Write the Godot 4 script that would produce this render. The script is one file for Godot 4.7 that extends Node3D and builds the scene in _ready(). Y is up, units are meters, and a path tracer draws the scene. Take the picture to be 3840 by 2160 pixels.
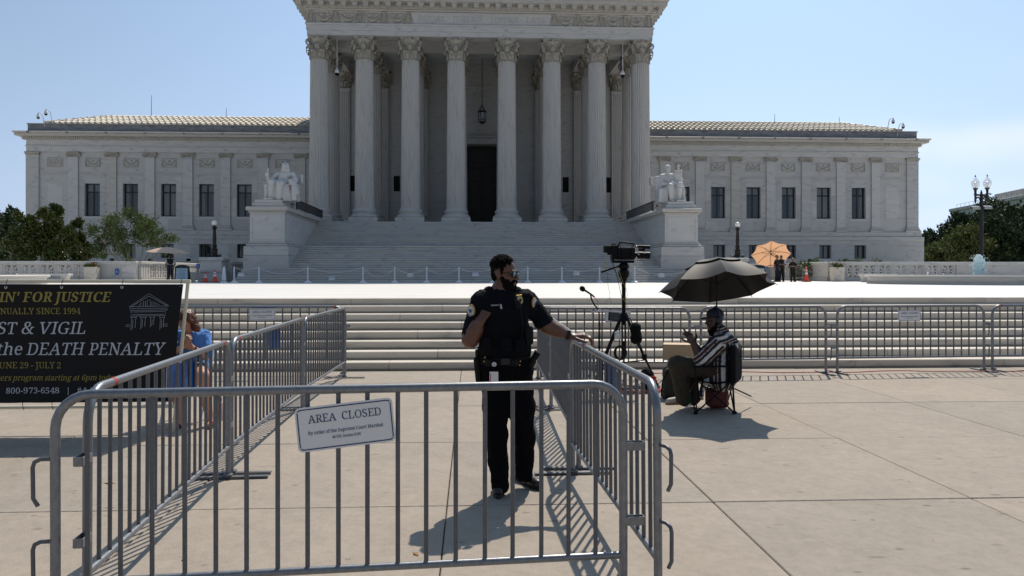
extends Node3D

# A marble courthouse seen from the pavement across barriers. x to the right, y up, z towards the viewer; metres.

var M := {}
var taken := {}
var rng := RandomNumberGenerator.new()
const P := 1.1          # height of the plaza above the pavement
const FLOOR := 5.24     # height of the portico floor


class Geo:
	var v := PackedVector3Array()
	var n := PackedVector3Array()
	var c := PackedColorArray()
	var uv := PackedVector2Array()
	var ink := Color.WHITE
	var colored := false

	func tri(a: Vector3, b: Vector3, d: Vector3, na: Vector3, nb: Vector3, nd: Vector3) -> void:
		if (b - a).cross(d - a).dot(na + nb + nd) > 0.0:
			v.append(a); v.append(d); v.append(b)
			n.append(na); n.append(nd); n.append(nb)
		else:
			v.append(a); v.append(b); v.append(d)
			n.append(na); n.append(nb); n.append(nd)
		if colored:
			c.append(ink); c.append(ink); c.append(ink)

	func flat(a: Vector3, b: Vector3, d: Vector3, out := Vector3.ZERO) -> void:
		var m := (b - a).cross(d - a).normalized()
		if out != Vector3.ZERO and m.dot(out) < 0.0:
			m = -m
		tri(a, b, d, m, m, m)

	func quad(a: Vector3, b: Vector3, d: Vector3, e: Vector3, out: Vector3) -> void:
		var m := (b - a).cross(d - a)
		if m.length() < 1e-9:
			m = (d - a).cross(e - a)
		m = m.normalized()
		if m.dot(out) < 0.0:
			m = -m
		tri(a, b, d, m, m, m)
		tri(a, d, e, m, m, m)

	# a box with chamfered edges, about its centre
	func box(at: Vector3, size: Vector3, bevel := 0.0, turn := Basis.IDENTITY) -> void:
		var h := size * 0.5
		var b := minf(bevel, minf(h.x, minf(h.y, h.z)) * 0.9)
		for ax in 3:
			var i := (ax + 1) % 3
			var j := (ax + 2) % 3
			for s in [-1.0, 1.0]:
				var o := Vector3.ZERO
				o[ax] = s
				var q := []
				for k in [[-1.0, -1.0], [1.0, -1.0], [1.0, 1.0], [-1.0, 1.0]]:
					var p := Vector3.ZERO
					p[ax] = s * h[ax]
					p[i] = k[0] * (h[i] - b)
					p[j] = k[1] * (h[j] - b)
					q.append(at + turn * p)
				quad(q[0], q[1], q[2], q[3], turn * o)
		if b > 0.0:
			for ax in 3:
				var i := (ax + 1) % 3
				var j := (ax + 2) % 3
				for si in [-1.0, 1.0]:
					for sj in [-1.0, 1.0]:
						var q := []
						for k in [[-1.0, 0], [1.0, 0], [1.0, 1], [-1.0, 1]]:
							var p := Vector3.ZERO
							p[ax] = k[0] * (h[ax] - b)
							p[i] = si * (h[i] - (b if k[1] == 1 else 0.0))
							p[j] = sj * (h[j] - (0.0 if k[1] == 1 else b))
							q.append(at + turn * p)
						var o := Vector3.ZERO
						o[i] = si
						o[j] = sj
						quad(q[0], q[1], q[2], q[3], turn * o)
			for sx in [-1.0, 1.0]:
				for sy in [-1.0, 1.0]:
					for sz in [-1.0, 1.0]:
						var k := Vector3(sx, sy, sz)
						flat(at + turn * (k * Vector3(h.x, h.y - b, h.z - b)), at + turn * (k * Vector3(h.x - b, h.y, h.z - b)), at + turn * (k * Vector3(h.x - b, h.y - b, h.z)), turn * k)

	func span(a: Vector3, b: Vector3, bevel := 0.0) -> void:
		box((a + b) * 0.5, (b - a).abs(), bevel)

	# a round tube along points; r is a number or one radius for each point
	func tube(pts: Array, r, sides := 8, caps := true, squash := 1.0) -> void:
		var count := pts.size()
		var rings := []
		var norms := []
		var last := Vector3.ZERO
		var side := Vector3.ZERO
		for i in count:
			var t: Vector3 = (pts[mini(i + 1, count - 1)] - pts[maxi(i - 1, 0)]).normalized()
			if i == 0:
				side = t.cross(Vector3.UP if absf(t.y) < 0.9 else Vector3.RIGHT).normalized()
			else:
				side = (side - t * side.dot(t)).normalized()
			var other := t.cross(side)
			var rad: float = r[i] if r is Array else r
			var ring := []
			var norm := []
			for k in sides:
				var a := TAU * k / sides
				var d := side * cos(a) + other * sin(a) * squash
				ring.append(pts[i] + d * rad)
				norm.append((side * cos(a) * squash + other * sin(a)).normalized())
			rings.append(ring)
			norms.append(norm)
			last = t
		for i in count - 1:
			for k in sides:
				var m := (k + 1) % sides
				tri(rings[i][k], rings[i + 1][k], rings[i + 1][m], norms[i][k], norms[i + 1][k], norms[i + 1][m])
				tri(rings[i][k], rings[i + 1][m], rings[i][m], norms[i][k], norms[i + 1][m], norms[i][m])
		if caps:
			for e in [0, count - 1]:
				var t: Vector3 = (pts[0] - pts[1]).normalized() if e == 0 else (pts[count - 1] - pts[count - 2]).normalized()
				for k in range(1, sides - 1):
					tri(rings[e][0], rings[e][k], rings[e][k + 1], t, t, t)

	# a profile of Vector2(radius, height) turned about the y axis of xf; edges sharper than 35 degrees stay sharp
	func lathe(prof: Array, sides := 16, xf := Transform3D.IDENTITY, from := 0.0, to := TAU) -> void:
		var segs := []
		for i in prof.size() - 1:
			var d: Vector2 = prof[i + 1] - prof[i]
			segs.append(Vector2(d.y, -d.x).normalized())
		for i in prof.size() - 1:
			var n0: Vector2 = segs[i]
			var n1: Vector2 = segs[i]
			if i > 0 and segs[i].dot(segs[i - 1]) > 0.82:
				n0 = (segs[i] + segs[i - 1]).normalized()
			if i < segs.size() - 1 and segs[i].dot(segs[i + 1]) > 0.82:
				n1 = (segs[i] + segs[i + 1]).normalized()
			for k in sides:
				var a := from + (to - from) * k / sides
				var b := from + (to - from) * (k + 1) / sides
				var q := []
				var m := []
				for e in [[a, 0], [b, 0], [b, 1], [a, 1]]:
					var p: Vector2 = prof[i + e[1]]
					var w: Vector2 = n1 if e[1] == 1 else n0
					q.append(xf * Vector3(cos(e[0]) * p.x, p.y, sin(e[0]) * p.x))
					m.append((xf.basis * Vector3(cos(e[0]) * w.x, w.y, sin(e[0]) * w.x)).normalized())
				tri(q[0], q[1], q[2], m[0], m[1], m[2])
				tri(q[0], q[2], q[3], m[0], m[2], m[3])

	# an outline in the xy plane of xf, drawn out from z = 0 to z = depth
	func prism(outline: PackedVector2Array, depth: float, xf := Transform3D.IDENTITY) -> void:
		var ids := Geometry2D.triangulate_polygon(outline)
		var front := xf.basis * Vector3(0, 0, signf(depth))
		for i in range(0, ids.size(), 3):
			var a := outline[ids[i]]
			var b := outline[ids[i + 1]]
			var d := outline[ids[i + 2]]
			flat(xf * Vector3(a.x, a.y, depth), xf * Vector3(b.x, b.y, depth), xf * Vector3(d.x, d.y, depth), front)
			flat(xf * Vector3(a.x, a.y, 0), xf * Vector3(b.x, b.y, 0), xf * Vector3(d.x, d.y, 0), -front)
		var cw := -1.0 if Geometry2D.is_polygon_clockwise(outline) else 1.0
		for i in outline.size():
			var a := outline[i]
			var b := outline[(i + 1) % outline.size()]
			var e := (b - a) * cw
			quad(xf * Vector3(a.x, a.y, 0), xf * Vector3(b.x, b.y, 0), xf * Vector3(b.x, b.y, depth), xf * Vector3(a.x, a.y, depth), xf.basis * Vector3(e.y, -e.x, 0))

	func ball(at: Vector3, r: Vector3, sides := 12, rows := 8, turn := Basis.IDENTITY) -> void:
		for j in rows:
			for k in sides:
				var q := []
				var m := []
				for e in [[k, j], [k + 1, j], [k + 1, j + 1], [k, j + 1]]:
					var a: float = TAU * e[0] / sides
					var b: float = PI * e[1] / rows - PI / 2
					var d := Vector3(cos(a) * cos(b), sin(b), sin(a) * cos(b))
					q.append(at + turn * (d * r))
					m.append((turn * (d / r)).normalized())
				if j > 0:
					tri(q[0], q[1], q[2], m[0], m[1], m[2])
				if j < rows - 1:
					tri(q[0], q[2], q[3], m[0], m[2], m[3])

	# a smooth sheet of the points at(u, v) with u and v from 0 to 1
	func sheet(at: Callable, nu: int, nv: int, out: Vector3) -> void:
		var p := []
		var m := []
		for i in nu + 1:
			for j in nv + 1:
				p.append(at.call(i / float(nu), j / float(nv)))
		for i in nu + 1:
			for j in nv + 1:
				var a: Vector3 = p[mini(i + 1, nu) * (nv + 1) + j] - p[maxi(i - 1, 0) * (nv + 1) + j]
				var b: Vector3 = p[i * (nv + 1) + mini(j + 1, nv)] - p[i * (nv + 1) + maxi(j - 1, 0)]
				var k := a.cross(b).normalized()
				if k.length() < 0.5:
					k = out
				m.append(k if k.dot(out) > 0.0 else -k)
		for i in nu:
			for j in nv:
				var q := [i * (nv + 1) + j, (i + 1) * (nv + 1) + j, (i + 1) * (nv + 1) + j + 1, i * (nv + 1) + j + 1]
				tri(p[q[0]], p[q[1]], p[q[2]], m[q[0]], m[q[1]], m[q[2]])
				tri(p[q[0]], p[q[2]], p[q[3]], m[q[0]], m[q[2]], m[q[3]])

	func shift(d: Vector3) -> Geo:
		for i in v.size():
			v[i] += d
		return self

	func add(o: Geo, xf := Transform3D.IDENTITY) -> void:
		for i in o.v.size():
			v.append(xf * o.v[i])
			n.append((xf.basis * o.n[i]).normalized())
		if colored:
			for i in o.v.size():
				c.append(o.c[i] if o.c.size() else ink)

	func mesh() -> ArrayMesh:
		var a := []
		a.resize(Mesh.ARRAY_MAX)
		a[Mesh.ARRAY_VERTEX] = v
		a[Mesh.ARRAY_NORMAL] = n
		if colored:
			a[Mesh.ARRAY_COLOR] = c
		if uv.size() == v.size() and uv.size():
			a[Mesh.ARRAY_TEX_UV] = uv
		var m := ArrayMesh.new()
		m.add_surface_from_arrays(Mesh.PRIMITIVE_TRIANGLES, a)
		return m


# a body as a field of rounded cones and ellipsoids, joined by a smooth minimum and meshed as surface nets
class Flesh:
	var prims := []

	func limb(a: Vector3, b: Vector3, ra: float, rb: float) -> Flesh:
		prims.append([0, a, b, ra, rb])
		return self

	func chain(pts: Array, rs: Array) -> Flesh:
		for i in pts.size() - 1:
			limb(pts[i], pts[i + 1], rs[i], rs[i + 1])
		return self

	func lump(at: Vector3, r: Vector3, turn := Basis.IDENTITY) -> Flesh:
		prims.append([1, at, r, turn.inverse()])
		return self

	func grown(by: float) -> Flesh:
		var f := Flesh.new()
		for p in prims:
			if p[0] == 0:
				f.prims.append([0, p[1], p[2], p[3] + by, p[4] + by])
			else:
				f.prims.append([1, p[1], p[2] + Vector3.ONE * by, p[3]])
		return f

	# into g; k is how softly limbs join; wrinkle and grain roughen cloth
	func fill(g: Geo, cell: float, k: float, wrinkle := 0.0, grain := 18.0, paint = null) -> void:
		var lo := Vector3.INF
		var hi := -Vector3.INF
		for p in prims:
			var r: float = maxf(p[3], p[4]) if p[0] == 0 else maxf(p[2].x, maxf(p[2].y, p[2].z))
			var q: Vector3 = p[2] if p[0] == 0 else p[1]
			lo = lo.min(p[1] - Vector3.ONE * r).min(q - Vector3.ONE * r)
			hi = hi.max(p[1] + Vector3.ONE * r).max(q + Vector3.ONE * r)
		lo -= Vector3.ONE * (k + cell * 2)
		hi += Vector3.ONE * (k + cell * 2)
		var nx := int((hi.x - lo.x) / cell) + 2
		var ny := int((hi.y - lo.y) / cell) + 2
		var nz := int((hi.z - lo.z) / cell) + 2
		var f := PackedFloat32Array()
		f.resize(nx * ny * nz)
		f.fill(1.0)
		for p in prims:
			var a: Vector3 = p[1]
			var soft := k + cell * 2.0
			var x0: Vector3
			var x1: Vector3
			var ab := Vector3.ZERO
			var inv := 0.0
			var ra := 0.0
			var dr := 0.0
			var rad := Vector3.ONE
			var turn := Basis.IDENTITY
			var rmin := 1.0
			if p[0] == 0:
				var b: Vector3 = p[2]
				ab = b - a
				inv = 1.0 / maxf(ab.length_squared(), 1e-9)
				ra = p[3]
				dr = p[4] - p[3]
				var big: float = maxf(p[3], p[4]) + soft
				x0 = a.min(b) - Vector3.ONE * big
				x1 = a.max(b) + Vector3.ONE * big
			else:
				rad = p[2]
				turn = p[3]
				rmin = minf(rad.x, minf(rad.y, rad.z))
				var big: float = maxf(rad.x, maxf(rad.y, rad.z)) + soft
				x0 = a - Vector3.ONE * big
				x1 = a + Vector3.ONE * big
			var i0 := maxi(0, int((x0.x - lo.x) / cell))
			var i1 := mini(nx - 1, int((x1.x - lo.x) / cell) + 1)
			var j0 := maxi(0, int((x0.y - lo.y) / cell))
			var j1 := mini(ny - 1, int((x1.y - lo.y) / cell) + 1)
			var k0 := maxi(0, int((x0.z - lo.z) / cell))
			var k1 := mini(nz - 1, int((x1.z - lo.z) / cell) + 1)
			var round_one: bool = p[0] == 0
			for iz in range(k0, k1 + 1):
				for iy in range(j0, j1 + 1):
					var at := (iz * ny + iy) * nx
					var py := lo.y + iy * cell
					var pz := lo.z + iz * cell
					for ix in range(i0, i1 + 1):
						var q := Vector3(lo.x + ix * cell, py, pz) - a
						var d: float
						if round_one:
							var t := clampf(q.dot(ab) * inv, 0.0, 1.0)
							d = (q - ab * t).length() - ra - dr * t
						else:
							q = turn * q
							var e := q / rad
							var m := e.length()
							d = (m - 1.0) * (m / maxf((e / rad).length(), 1e-6) if m > 0.2 else rmin)
						var o := f[at + ix]
						var h := k - absf(o - d)
						f[at + ix] = minf(o, d) - (h * h / (4.0 * k) if h > 0.0 else 0.0)
		var noise := FastNoiseLite.new()
		noise.seed = 7
		noise.frequency = grain
		noise.fractal_octaves = 2
		var ids := PackedInt32Array()
		ids.resize(nx * ny * nz)
		ids.fill(-1)
		var pts := PackedVector3Array()
		var nrm := PackedVector3Array()
		var cols := PackedColorArray()
		var slice := nx * ny
		for iz in nz - 1:
			for iy in ny - 1:
				var row := (iz * ny + iy) * nx
				for ix in nx - 1:
					var o := row + ix
					var f0 := f[o]
					if absf(f0) > cell * 2.6:
						continue
					var v: Array[float] = [f0, f[o + 1], f[o + nx], f[o + nx + 1], f[o + slice], f[o + slice + 1], f[o + slice + nx], f[o + slice + nx + 1]]
					var neg := 0
					for q in v:
						if q < 0.0:
							neg += 1
					if neg == 0 or neg == 8:
						continue
					var sum := Vector3.ZERO
					var hits := 0
					for e in [[0, 1], [2, 3], [4, 5], [6, 7], [0, 2], [1, 3], [4, 6], [5, 7], [0, 4], [1, 5], [2, 6], [3, 7]]:
						var va: float = v[e[0]]
						var vb: float = v[e[1]]
						if (va < 0.0) != (vb < 0.0):
							var t := va / (va - vb)
							var pa := Vector3(e[0] & 1, (e[0] >> 1) & 1, e[0] >> 2)
							var pb := Vector3(e[1] & 1, (e[1] >> 1) & 1, e[1] >> 2)
							sum += pa.lerp(pb, t)
							hits += 1
					var p := lo + (Vector3(ix, iy, iz) + sum / hits) * cell
					var gr := Vector3(v[1] + v[3] + v[5] + v[7] - v[0] - v[2] - v[4] - v[6], v[2] + v[3] + v[6] + v[7] - v[0] - v[1] - v[4] - v[5], v[4] + v[5] + v[6] + v[7] - v[0] - v[1] - v[2] - v[3])
					gr = gr.normalized()
					if wrinkle > 0.0:
						var h := noise.get_noise_3d(p.x * 1.6, p.y, p.z * 1.6)
						var step := cell
						var dx := noise.get_noise_3d((p.x + step) * 1.6, p.y, p.z * 1.6) - h
						var dy := noise.get_noise_3d(p.x * 1.6, p.y + step, p.z * 1.6) - h
						var dz := noise.get_noise_3d(p.x * 1.6, p.y, (p.z + step) * 1.6) - h
						var gn := Vector3(dx, dy, dz) / step * wrinkle
						p += gr * h * wrinkle
						gr = (gr - (gn - gr * gn.dot(gr))).normalized()
					ids[o] = pts.size()
					pts.append(p)
					nrm.append(gr)
					if paint != null:
						cols.append(paint.call(p, gr))
		var old := g.ink
		for iz in range(1, nz - 1):
			for iy in range(1, ny - 1):
				var row := (iz * ny + iy) * nx
				for ix in range(1, nx - 1):
					var o := row + ix
					if absf(f[o]) > cell * 2.0:
						continue
					for ax in 3:
						var st: int = [1, nx, slice][ax]
						if (f[o] < 0.0) == (f[o + st] < 0.0):
							continue
						var s1: int = [nx, slice, 1][ax]
						var s2: int = [slice, 1, nx][ax]
						var a := ids[o]
						var b := ids[o - s1]
						var d := ids[o - s1 - s2]
						var e := ids[o - s2]
						if a < 0 or b < 0 or d < 0 or e < 0:
							continue
						if paint != null:
							g.ink = (cols[a] + cols[d]) * 0.5
							for t in [[a, b, d], [a, d, e]]:
								var n0 := g.v.size()
								g.tri(pts[t[0]], pts[t[1]], pts[t[2]], nrm[t[0]], nrm[t[1]], nrm[t[2]])
								for z in 3:
									for y in t:
										if g.v[n0 + z] == pts[y]:
											g.c[n0 + z] = cols[y]
						else:
							g.tri(pts[a], pts[b], pts[d], nrm[a], nrm[b], nrm[d])
							g.tri(pts[a], pts[d], pts[e], nrm[a], nrm[d], nrm[e])
		g.ink = old


func numbered(called: String) -> String:
	if not taken.has(called):
		taken[called] = 0
		return called
	taken[called] += 1
	return "%s_%03d" % [called, taken[called]]


func obj(called: String, shape, material, parent: Node = null) -> MeshInstance3D:
	var o := MeshInstance3D.new()
	o.name = called if parent else numbered(called)
	o.mesh = shape if shape is Mesh else shape.mesh()
	o.material_override = material
	(parent if parent else self).add_child(o, true)
	return o


func tag(o: Node, label: String, category := "", group := "", kind := "") -> Node:
	if label:
		o.set_meta("label", label)
	if category:
		o.set_meta("category", category)
	if group:
		o.set_meta("group", group)
	if kind:
		o.set_meta("kind", kind)
	return o


func thing(called: String, label: String, category: String, at := Vector3.ZERO, turn := 0.0, group := "") -> Node3D:
	var o := Node3D.new()
	o.name = numbered(called)
	add_child(o)
	o.position = at
	o.rotation.y = turn
	tag(o, label, category, group)
	return o


func node(called: String, parent: Node, at := Vector3.ZERO) -> Node3D:
	var o := Node3D.new()
	o.name = called
	parent.add_child(o, true)
	o.position = at
	return o


func part(called: String, shape, material, parent: Node3D, at := Vector3.ZERO, turn := Vector3.ZERO) -> MeshInstance3D:
	var o := obj(called, shape, material, parent)
	o.position = at
	o.rotation = turn
	return o


func xf(at: Vector3, turn := Vector3.ZERO) -> Transform3D:
	return Transform3D(Basis.from_euler(turn), at)


# lettering: a flat text mesh in the xy plane, anchored left, centre or right on its base line; slant leans it like italics
func letters(words: String, high: float, bold := false, slant := 0.0, anchor := 0.5, serif := true, deep := 0.002, squeeze := 1.0) -> ArrayMesh:
	var font := SystemFont.new()
	font.font_names = PackedStringArray(["Droid Serif" if serif else "Droid Sans"])
	font.font_weight = 700 if bold else 400
	var t := TextMesh.new()
	t.text = words
	t.font = font
	t.font_size = 48
	t.pixel_size = 0.01
	t.depth = 0.02
	t.curve_step = 2.0
	var a := t.get_mesh_arrays()
	var v: PackedVector3Array = a[Mesh.ARRAY_VERTEX]
	var lo := INF
	var hi := -INF
	var bottom := INF
	for p in v:
		lo = minf(lo, p.x)
		hi = maxf(hi, p.x)
	t.text = "H"
	var ref: PackedVector3Array = t.get_mesh_arrays()[Mesh.ARRAY_VERTEX]
	var top := -INF
	for p in ref:
		bottom = minf(bottom, p.y)
		top = maxf(top, p.y)
	var s := high / (top - bottom)
	for i in v.size():
		var p := v[i]
		var y := (p.y - bottom) * s
		v[i] = Vector3((p.x - lo - (hi - lo) * anchor) * s * squeeze + y * slant, y, p.z / 0.02 * deep)
	var b := []
	b.resize(Mesh.ARRAY_MAX)
	b[Mesh.ARRAY_VERTEX] = v
	b[Mesh.ARRAY_NORMAL] = a[Mesh.ARRAY_NORMAL]
	b[Mesh.ARRAY_INDEX] = a[Mesh.ARRAY_INDEX]
	var m := ArrayMesh.new()
	m.add_surface_from_arrays(Mesh.PRIMITIVE_TRIANGLES, b)
	return m


func rounded(w: float, h: float, r: float, steps := 4) -> PackedVector2Array:
	var out := PackedVector2Array()
	for q in [[w / 2 - r, h / 2 - r, 0.0], [-w / 2 + r, h / 2 - r, PI / 2], [-w / 2 + r, -h / 2 + r, PI], [w / 2 - r, -h / 2 + r, PI * 1.5]]:
		for k in steps + 1:
			var a: float = q[2] + PI / 2 * k / steps
			out.append(Vector2(q[0] + cos(a) * r, q[1] + sin(a) * r))
	return out


# ---------------------------------------------------------------- materials

func lin(r: float, g: float, b: float, a := 1.0) -> Color:
	var c := Color(r, g, b).linear_to_srgb()
	c.a = a
	return c


func mat(key: String, r: float, g: float, b: float, rough := 0.7, metal := 0.0, spec := 0.5) -> StandardMaterial3D:
	var m := StandardMaterial3D.new()
	m.resource_name = key
	m.albedo_color = lin(r, g, b)
	m.roughness = rough
	m.metallic = metal
	m.metallic_specular = spec
	M[key] = m
	return m


func noise_image(size: int, freq: float, octaves: int, seed_: int, ridged := false, warp := 0.0) -> Image:
	var f := FastNoiseLite.new()
	f.seed = seed_
	f.noise_type = FastNoiseLite.TYPE_SIMPLEX_SMOOTH
	f.frequency = freq
	f.fractal_type = FastNoiseLite.FRACTAL_RIDGED if ridged else FastNoiseLite.FRACTAL_FBM
	f.fractal_octaves = octaves
	if warp > 0.0:
		f.domain_warp_enabled = true
		f.domain_warp_amplitude = warp
		f.domain_warp_frequency = freq * 1.5
	return f.get_seamless_image(size, size)


# mixes of three seamless noises: mix(a, b, c) gives the colour (linear) from the three grey values
func blend_texture(size: int, images: Array, mix: Callable) -> ImageTexture:
	var out := Image.create(size, size, false, Image.FORMAT_RGB8)
	for y in size:
		for x in size:
			var col: Color = mix.call(images[0].get_pixel(x, y).r, images[1].get_pixel(x, y).r, images[2].get_pixel(x, y).r)
			out.set_pixel(x, y, col.linear_to_srgb())
	return ImageTexture.create_from_image(out)


func bump_texture(size: int, freq: float, octaves: int, seed_: int) -> ImageTexture:
	var im := noise_image(size, freq, octaves, seed_)
	im.convert(Image.FORMAT_RGBA8)
	im.bump_map_to_normal_map(4.0)
	return ImageTexture.create_from_image(im)


func skin_on(m: StandardMaterial3D, t: Texture2D, scale: Vector3, world := true) -> StandardMaterial3D:
	m.albedo_texture = t
	m.uv1_triplanar = true
	m.uv1_world_triplanar = world
	m.uv1_scale = scale
	m.uv1_triplanar_sharpness = 8.0
	return m


func relief(m: StandardMaterial3D, t: Texture2D, strength: float) -> StandardMaterial3D:
	m.normal_enabled = true
	m.normal_texture = t
	m.normal_scale = strength
	return m


func materials() -> void:
	var ridge := noise_image(512, 0.006, 4, 11, true, 40.0)
	var cloud := noise_image(512, 0.008, 4, 12)
	var grit := noise_image(512, 0.35, 2, 13)
	var blotch := noise_image(512, 0.03, 4, 14)
	var bumps := bump_texture(512, 0.25, 3, 15)
	var marble := blend_texture(512, [ridge, cloud, grit], func(a, b, c):
		var vein: float = pow(clampf((a - 0.45) * 1.9, 0.0, 1.0), 2.2) * smoothstep(0.3, 0.65, b)
		var base: float = 0.93 + 0.10 * (b - 0.5) + 0.04 * (c - 0.5)
		return Color(base * (1.0 - 0.48 * vein), base * (0.985 - 0.44 * vein), base * (0.965 - 0.36 * vein)))
	var stained := blend_texture(512, [blotch, cloud, grit], func(a, b, c):
		var s: float = 0.78 + 0.5 * (a - 0.5) + 0.4 * (b - 0.5) + 0.1 * (c - 0.5)
		return Color(s, s, s).clamp())
	var concrete := blend_texture(512, [grit, blotch, cloud], func(a, b, c):
		var s: float = 0.86 + 0.13 * (b - 0.5) + 0.12 * (c - 0.5) + 0.30 * (a - 0.5)
		if a > 0.80:
			s += 0.25
		if a < 0.22:
			s -= 0.18
		return Color(s, s * 0.985, s * (0.96 + 0.03 * (b - 0.5))).clamp())
	for q in [["marble", 0.55, 0.545, 0.53], ["marble_pale", 0.60, 0.595, 0.58], ["marble_grey", 0.50, 0.50, 0.49], ["marble_warm", 0.56, 0.54, 0.495]]:
		skin_on(mat(q[0], q[1], q[2], q[3], 0.55, 0.0, 0.4), marble, Vector3(0.13, 0.42, 0.13))
	skin_on(mat("marble_fluted", 0.57, 0.555, 0.53, 0.6, 0.0, 0.4), marble, Vector3(0.6, 0.10, 0.6))
	skin_on(mat("marble_carved", 0.52, 0.48, 0.405, 0.7, 0.0, 0.35), stained, Vector3(0.8, 0.8, 0.8))
	skin_on(mat("marble_statue", 0.66, 0.65, 0.63, 0.55, 0.0, 0.4), marble, Vector3(0.4, 0.4, 0.4))
	skin_on(mat("plaza_marble", 0.80, 0.79, 0.765, 0.5, 0.0, 0.4), marble, Vector3(0.05, 0.2, 0.30))
	skin_on(mat("step_marble", 0.62, 0.565, 0.48, 0.6, 0.0, 0.4), marble, Vector3(0.16, 0.7, 0.3))
	skin_on(mat("step_marble_pale", 0.67, 0.62, 0.54, 0.6, 0.0, 0.4), marble, Vector3(0.19, 0.6, 0.3))
	skin_on(mat("attic_stone", 0.30, 0.305, 0.32, 0.85), stained, Vector3(0.15, 0.6, 0.15))
	skin_on(mat("dirty_marble", 0.40, 0.39, 0.375, 0.8), stained, Vector3(0.5, 0.5, 0.5))
	mat("groove_tone", 0.42, 0.415, 0.40, 0.8)  # shade and dirt of incised grooves put into the colour of raised letters
	skin_on(mat("roof_tile", 0.66, 0.60, 0.48, 0.6), stained, Vector3(0.7, 0.7, 0.7))
	skin_on(mat("roof_tile_grey", 0.58, 0.54, 0.46, 0.6), stained, Vector3(0.9, 0.9, 0.9))
	var spots := stain_texture(1024)
	for q in [["concrete", 0.40, 0.352, 0.302], ["concrete_warm", 0.42, 0.365, 0.31], ["concrete_grey", 0.375, 0.335, 0.292]]:
		overlay(relief(skin_on(mat(q[0], q[1], q[2], q[3], 0.85, 0.0, 0.35), concrete, Vector3(0.8, 0.8, 0.8)), bumps, 0.35), spots, Vector3(0.16, 0.16, 0.16))
	mat("joint", 0.13, 0.115, 0.10, 0.95)
	var zinc := blend_texture(256, [noise_image(256, 0.05, 3, 21), noise_image(256, 0.4, 2, 22), noise_image(256, 0.012, 2, 23)], func(a, b, c):
		var s: float = 0.85 + 0.25 * (a - 0.5) + 0.12 * (b - 0.5) + 0.2 * (c - 0.5)
		return Color(s, s, s).clamp())
	relief(skin_on(mat("zinc", 0.25, 0.265, 0.285, 0.38, 0.6), zinc, Vector3(6, 6, 6)), bumps, 0.10)
	relief(skin_on(mat("zinc_dull", 0.15, 0.16, 0.175, 0.5, 0.5), zinc, Vector3(7, 3, 7)), bumps, 0.10)
	mat("iron", 0.016, 0.016, 0.017, 0.45, 0.3)
	mat("bronze", 0.028, 0.024, 0.02, 0.45, 0.5)
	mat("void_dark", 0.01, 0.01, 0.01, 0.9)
	mat("window_frame", 0.012, 0.017, 0.019, 0.5)
	mat("blind", 0.52, 0.52, 0.49, 0.9)
	mat("room", 0.20, 0.22, 0.22, 0.9)
	mat("curtain", 0.50, 0.49, 0.45, 0.9)
	var glass := mat("glass", 0.04, 0.055, 0.065, 0.03, 0.0, 0.5)
	glass.albedo_color.a = 0.28
	glass.transparency = BaseMaterial3D.TRANSPARENCY_ALPHA
	var clear := mat("clear_glass", 0.85, 0.88, 0.9, 0.05, 0.0, 0.5)
	clear.albedo_color.a = 0.35
	clear.transparency = BaseMaterial3D.TRANSPARENCY_ALPHA
	mat("milk_glass", 0.85, 0.85, 0.82, 0.25)
	mat("white_paint", 0.74, 0.75, 0.76, 0.45)
	mat("cream_pipe", 0.66, 0.60, 0.46, 0.4)
	mat("sign_white", 0.72, 0.73, 0.74, 0.45)
	mat("sign_blue", 0.006, 0.035, 0.12, 0.5)
	mat("sign_back", 0.008, 0.085, 0.33, 0.45)
	mat("access_blue", 0.01, 0.10, 0.42, 0.5)
	mat("black_plastic", 0.0045, 0.0045, 0.005, 0.5, 0.0, 0.3)
	mat("black_cloth", 0.008, 0.008, 0.009, 0.9, 0.0, 0.25)
	mat("rubber", 0.012, 0.012, 0.012, 0.75)
	mat("banner_black", 0.006, 0.006, 0.008, 0.6, 0.0, 0.35)
	mat("banner_gold", 0.30, 0.24, 0.045, 0.6)
	mat("banner_white", 0.50, 0.54, 0.60, 0.6)
	mat("chrome", 0.6, 0.6, 0.62, 0.2, 1.0)
	mat("orange", 0.85, 0.075, 0.03, 0.5)
	mat("red", 0.55, 0.02, 0.02, 0.5)
	mat("red_cable", 0.45, 0.035, 0.02, 0.5)
	mat("yellow_cable", 0.45, 0.42, 0.05, 0.5)
	mat("tape", 0.36, 0.03, 0.03, 0.7)
	mat("sparkle", 0.75, 0.75, 0.78, 0.4)
	mat("plywood", 0.50, 0.36, 0.22, 0.65)
	mat("leaf_dry", 0.42, 0.20, 0.08, 0.8)
	mat("asphalt", 0.06, 0.06, 0.06, 0.9)
	mat("lawn", 0.05, 0.09, 0.03, 0.95)
	mat("bark", 0.16, 0.13, 0.10, 0.9)
	mat("bark_pale", 0.28, 0.23, 0.18, 0.85)
	skin_on(mat("office_stone", 0.60, 0.575, 0.55, 0.85), stained, Vector3(0.06, 0.2, 0.06))
	mat("screen", 0.012, 0.03, 0.05, 0.15)
	mat("gold", 0.75, 0.48, 0.12, 0.3, 0.9)
	mat("cool_red", 0.10, 0.014, 0.009, 0.7)
	mat("soil", 0.05, 0.035, 0.025, 0.95)


# a second, larger pattern that multiplies the first
func overlay(m: StandardMaterial3D, t: Texture2D, scale: Vector3) -> StandardMaterial3D:
	m.detail_enabled = true
	m.detail_blend_mode = BaseMaterial3D.BLEND_MODE_MUL
	m.detail_albedo = t
	m.detail_uv_layer = BaseMaterial3D.DETAIL_UV_2
	m.uv2_triplanar = true
	m.uv2_world_triplanar = true
	m.uv2_scale = scale
	return m


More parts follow.
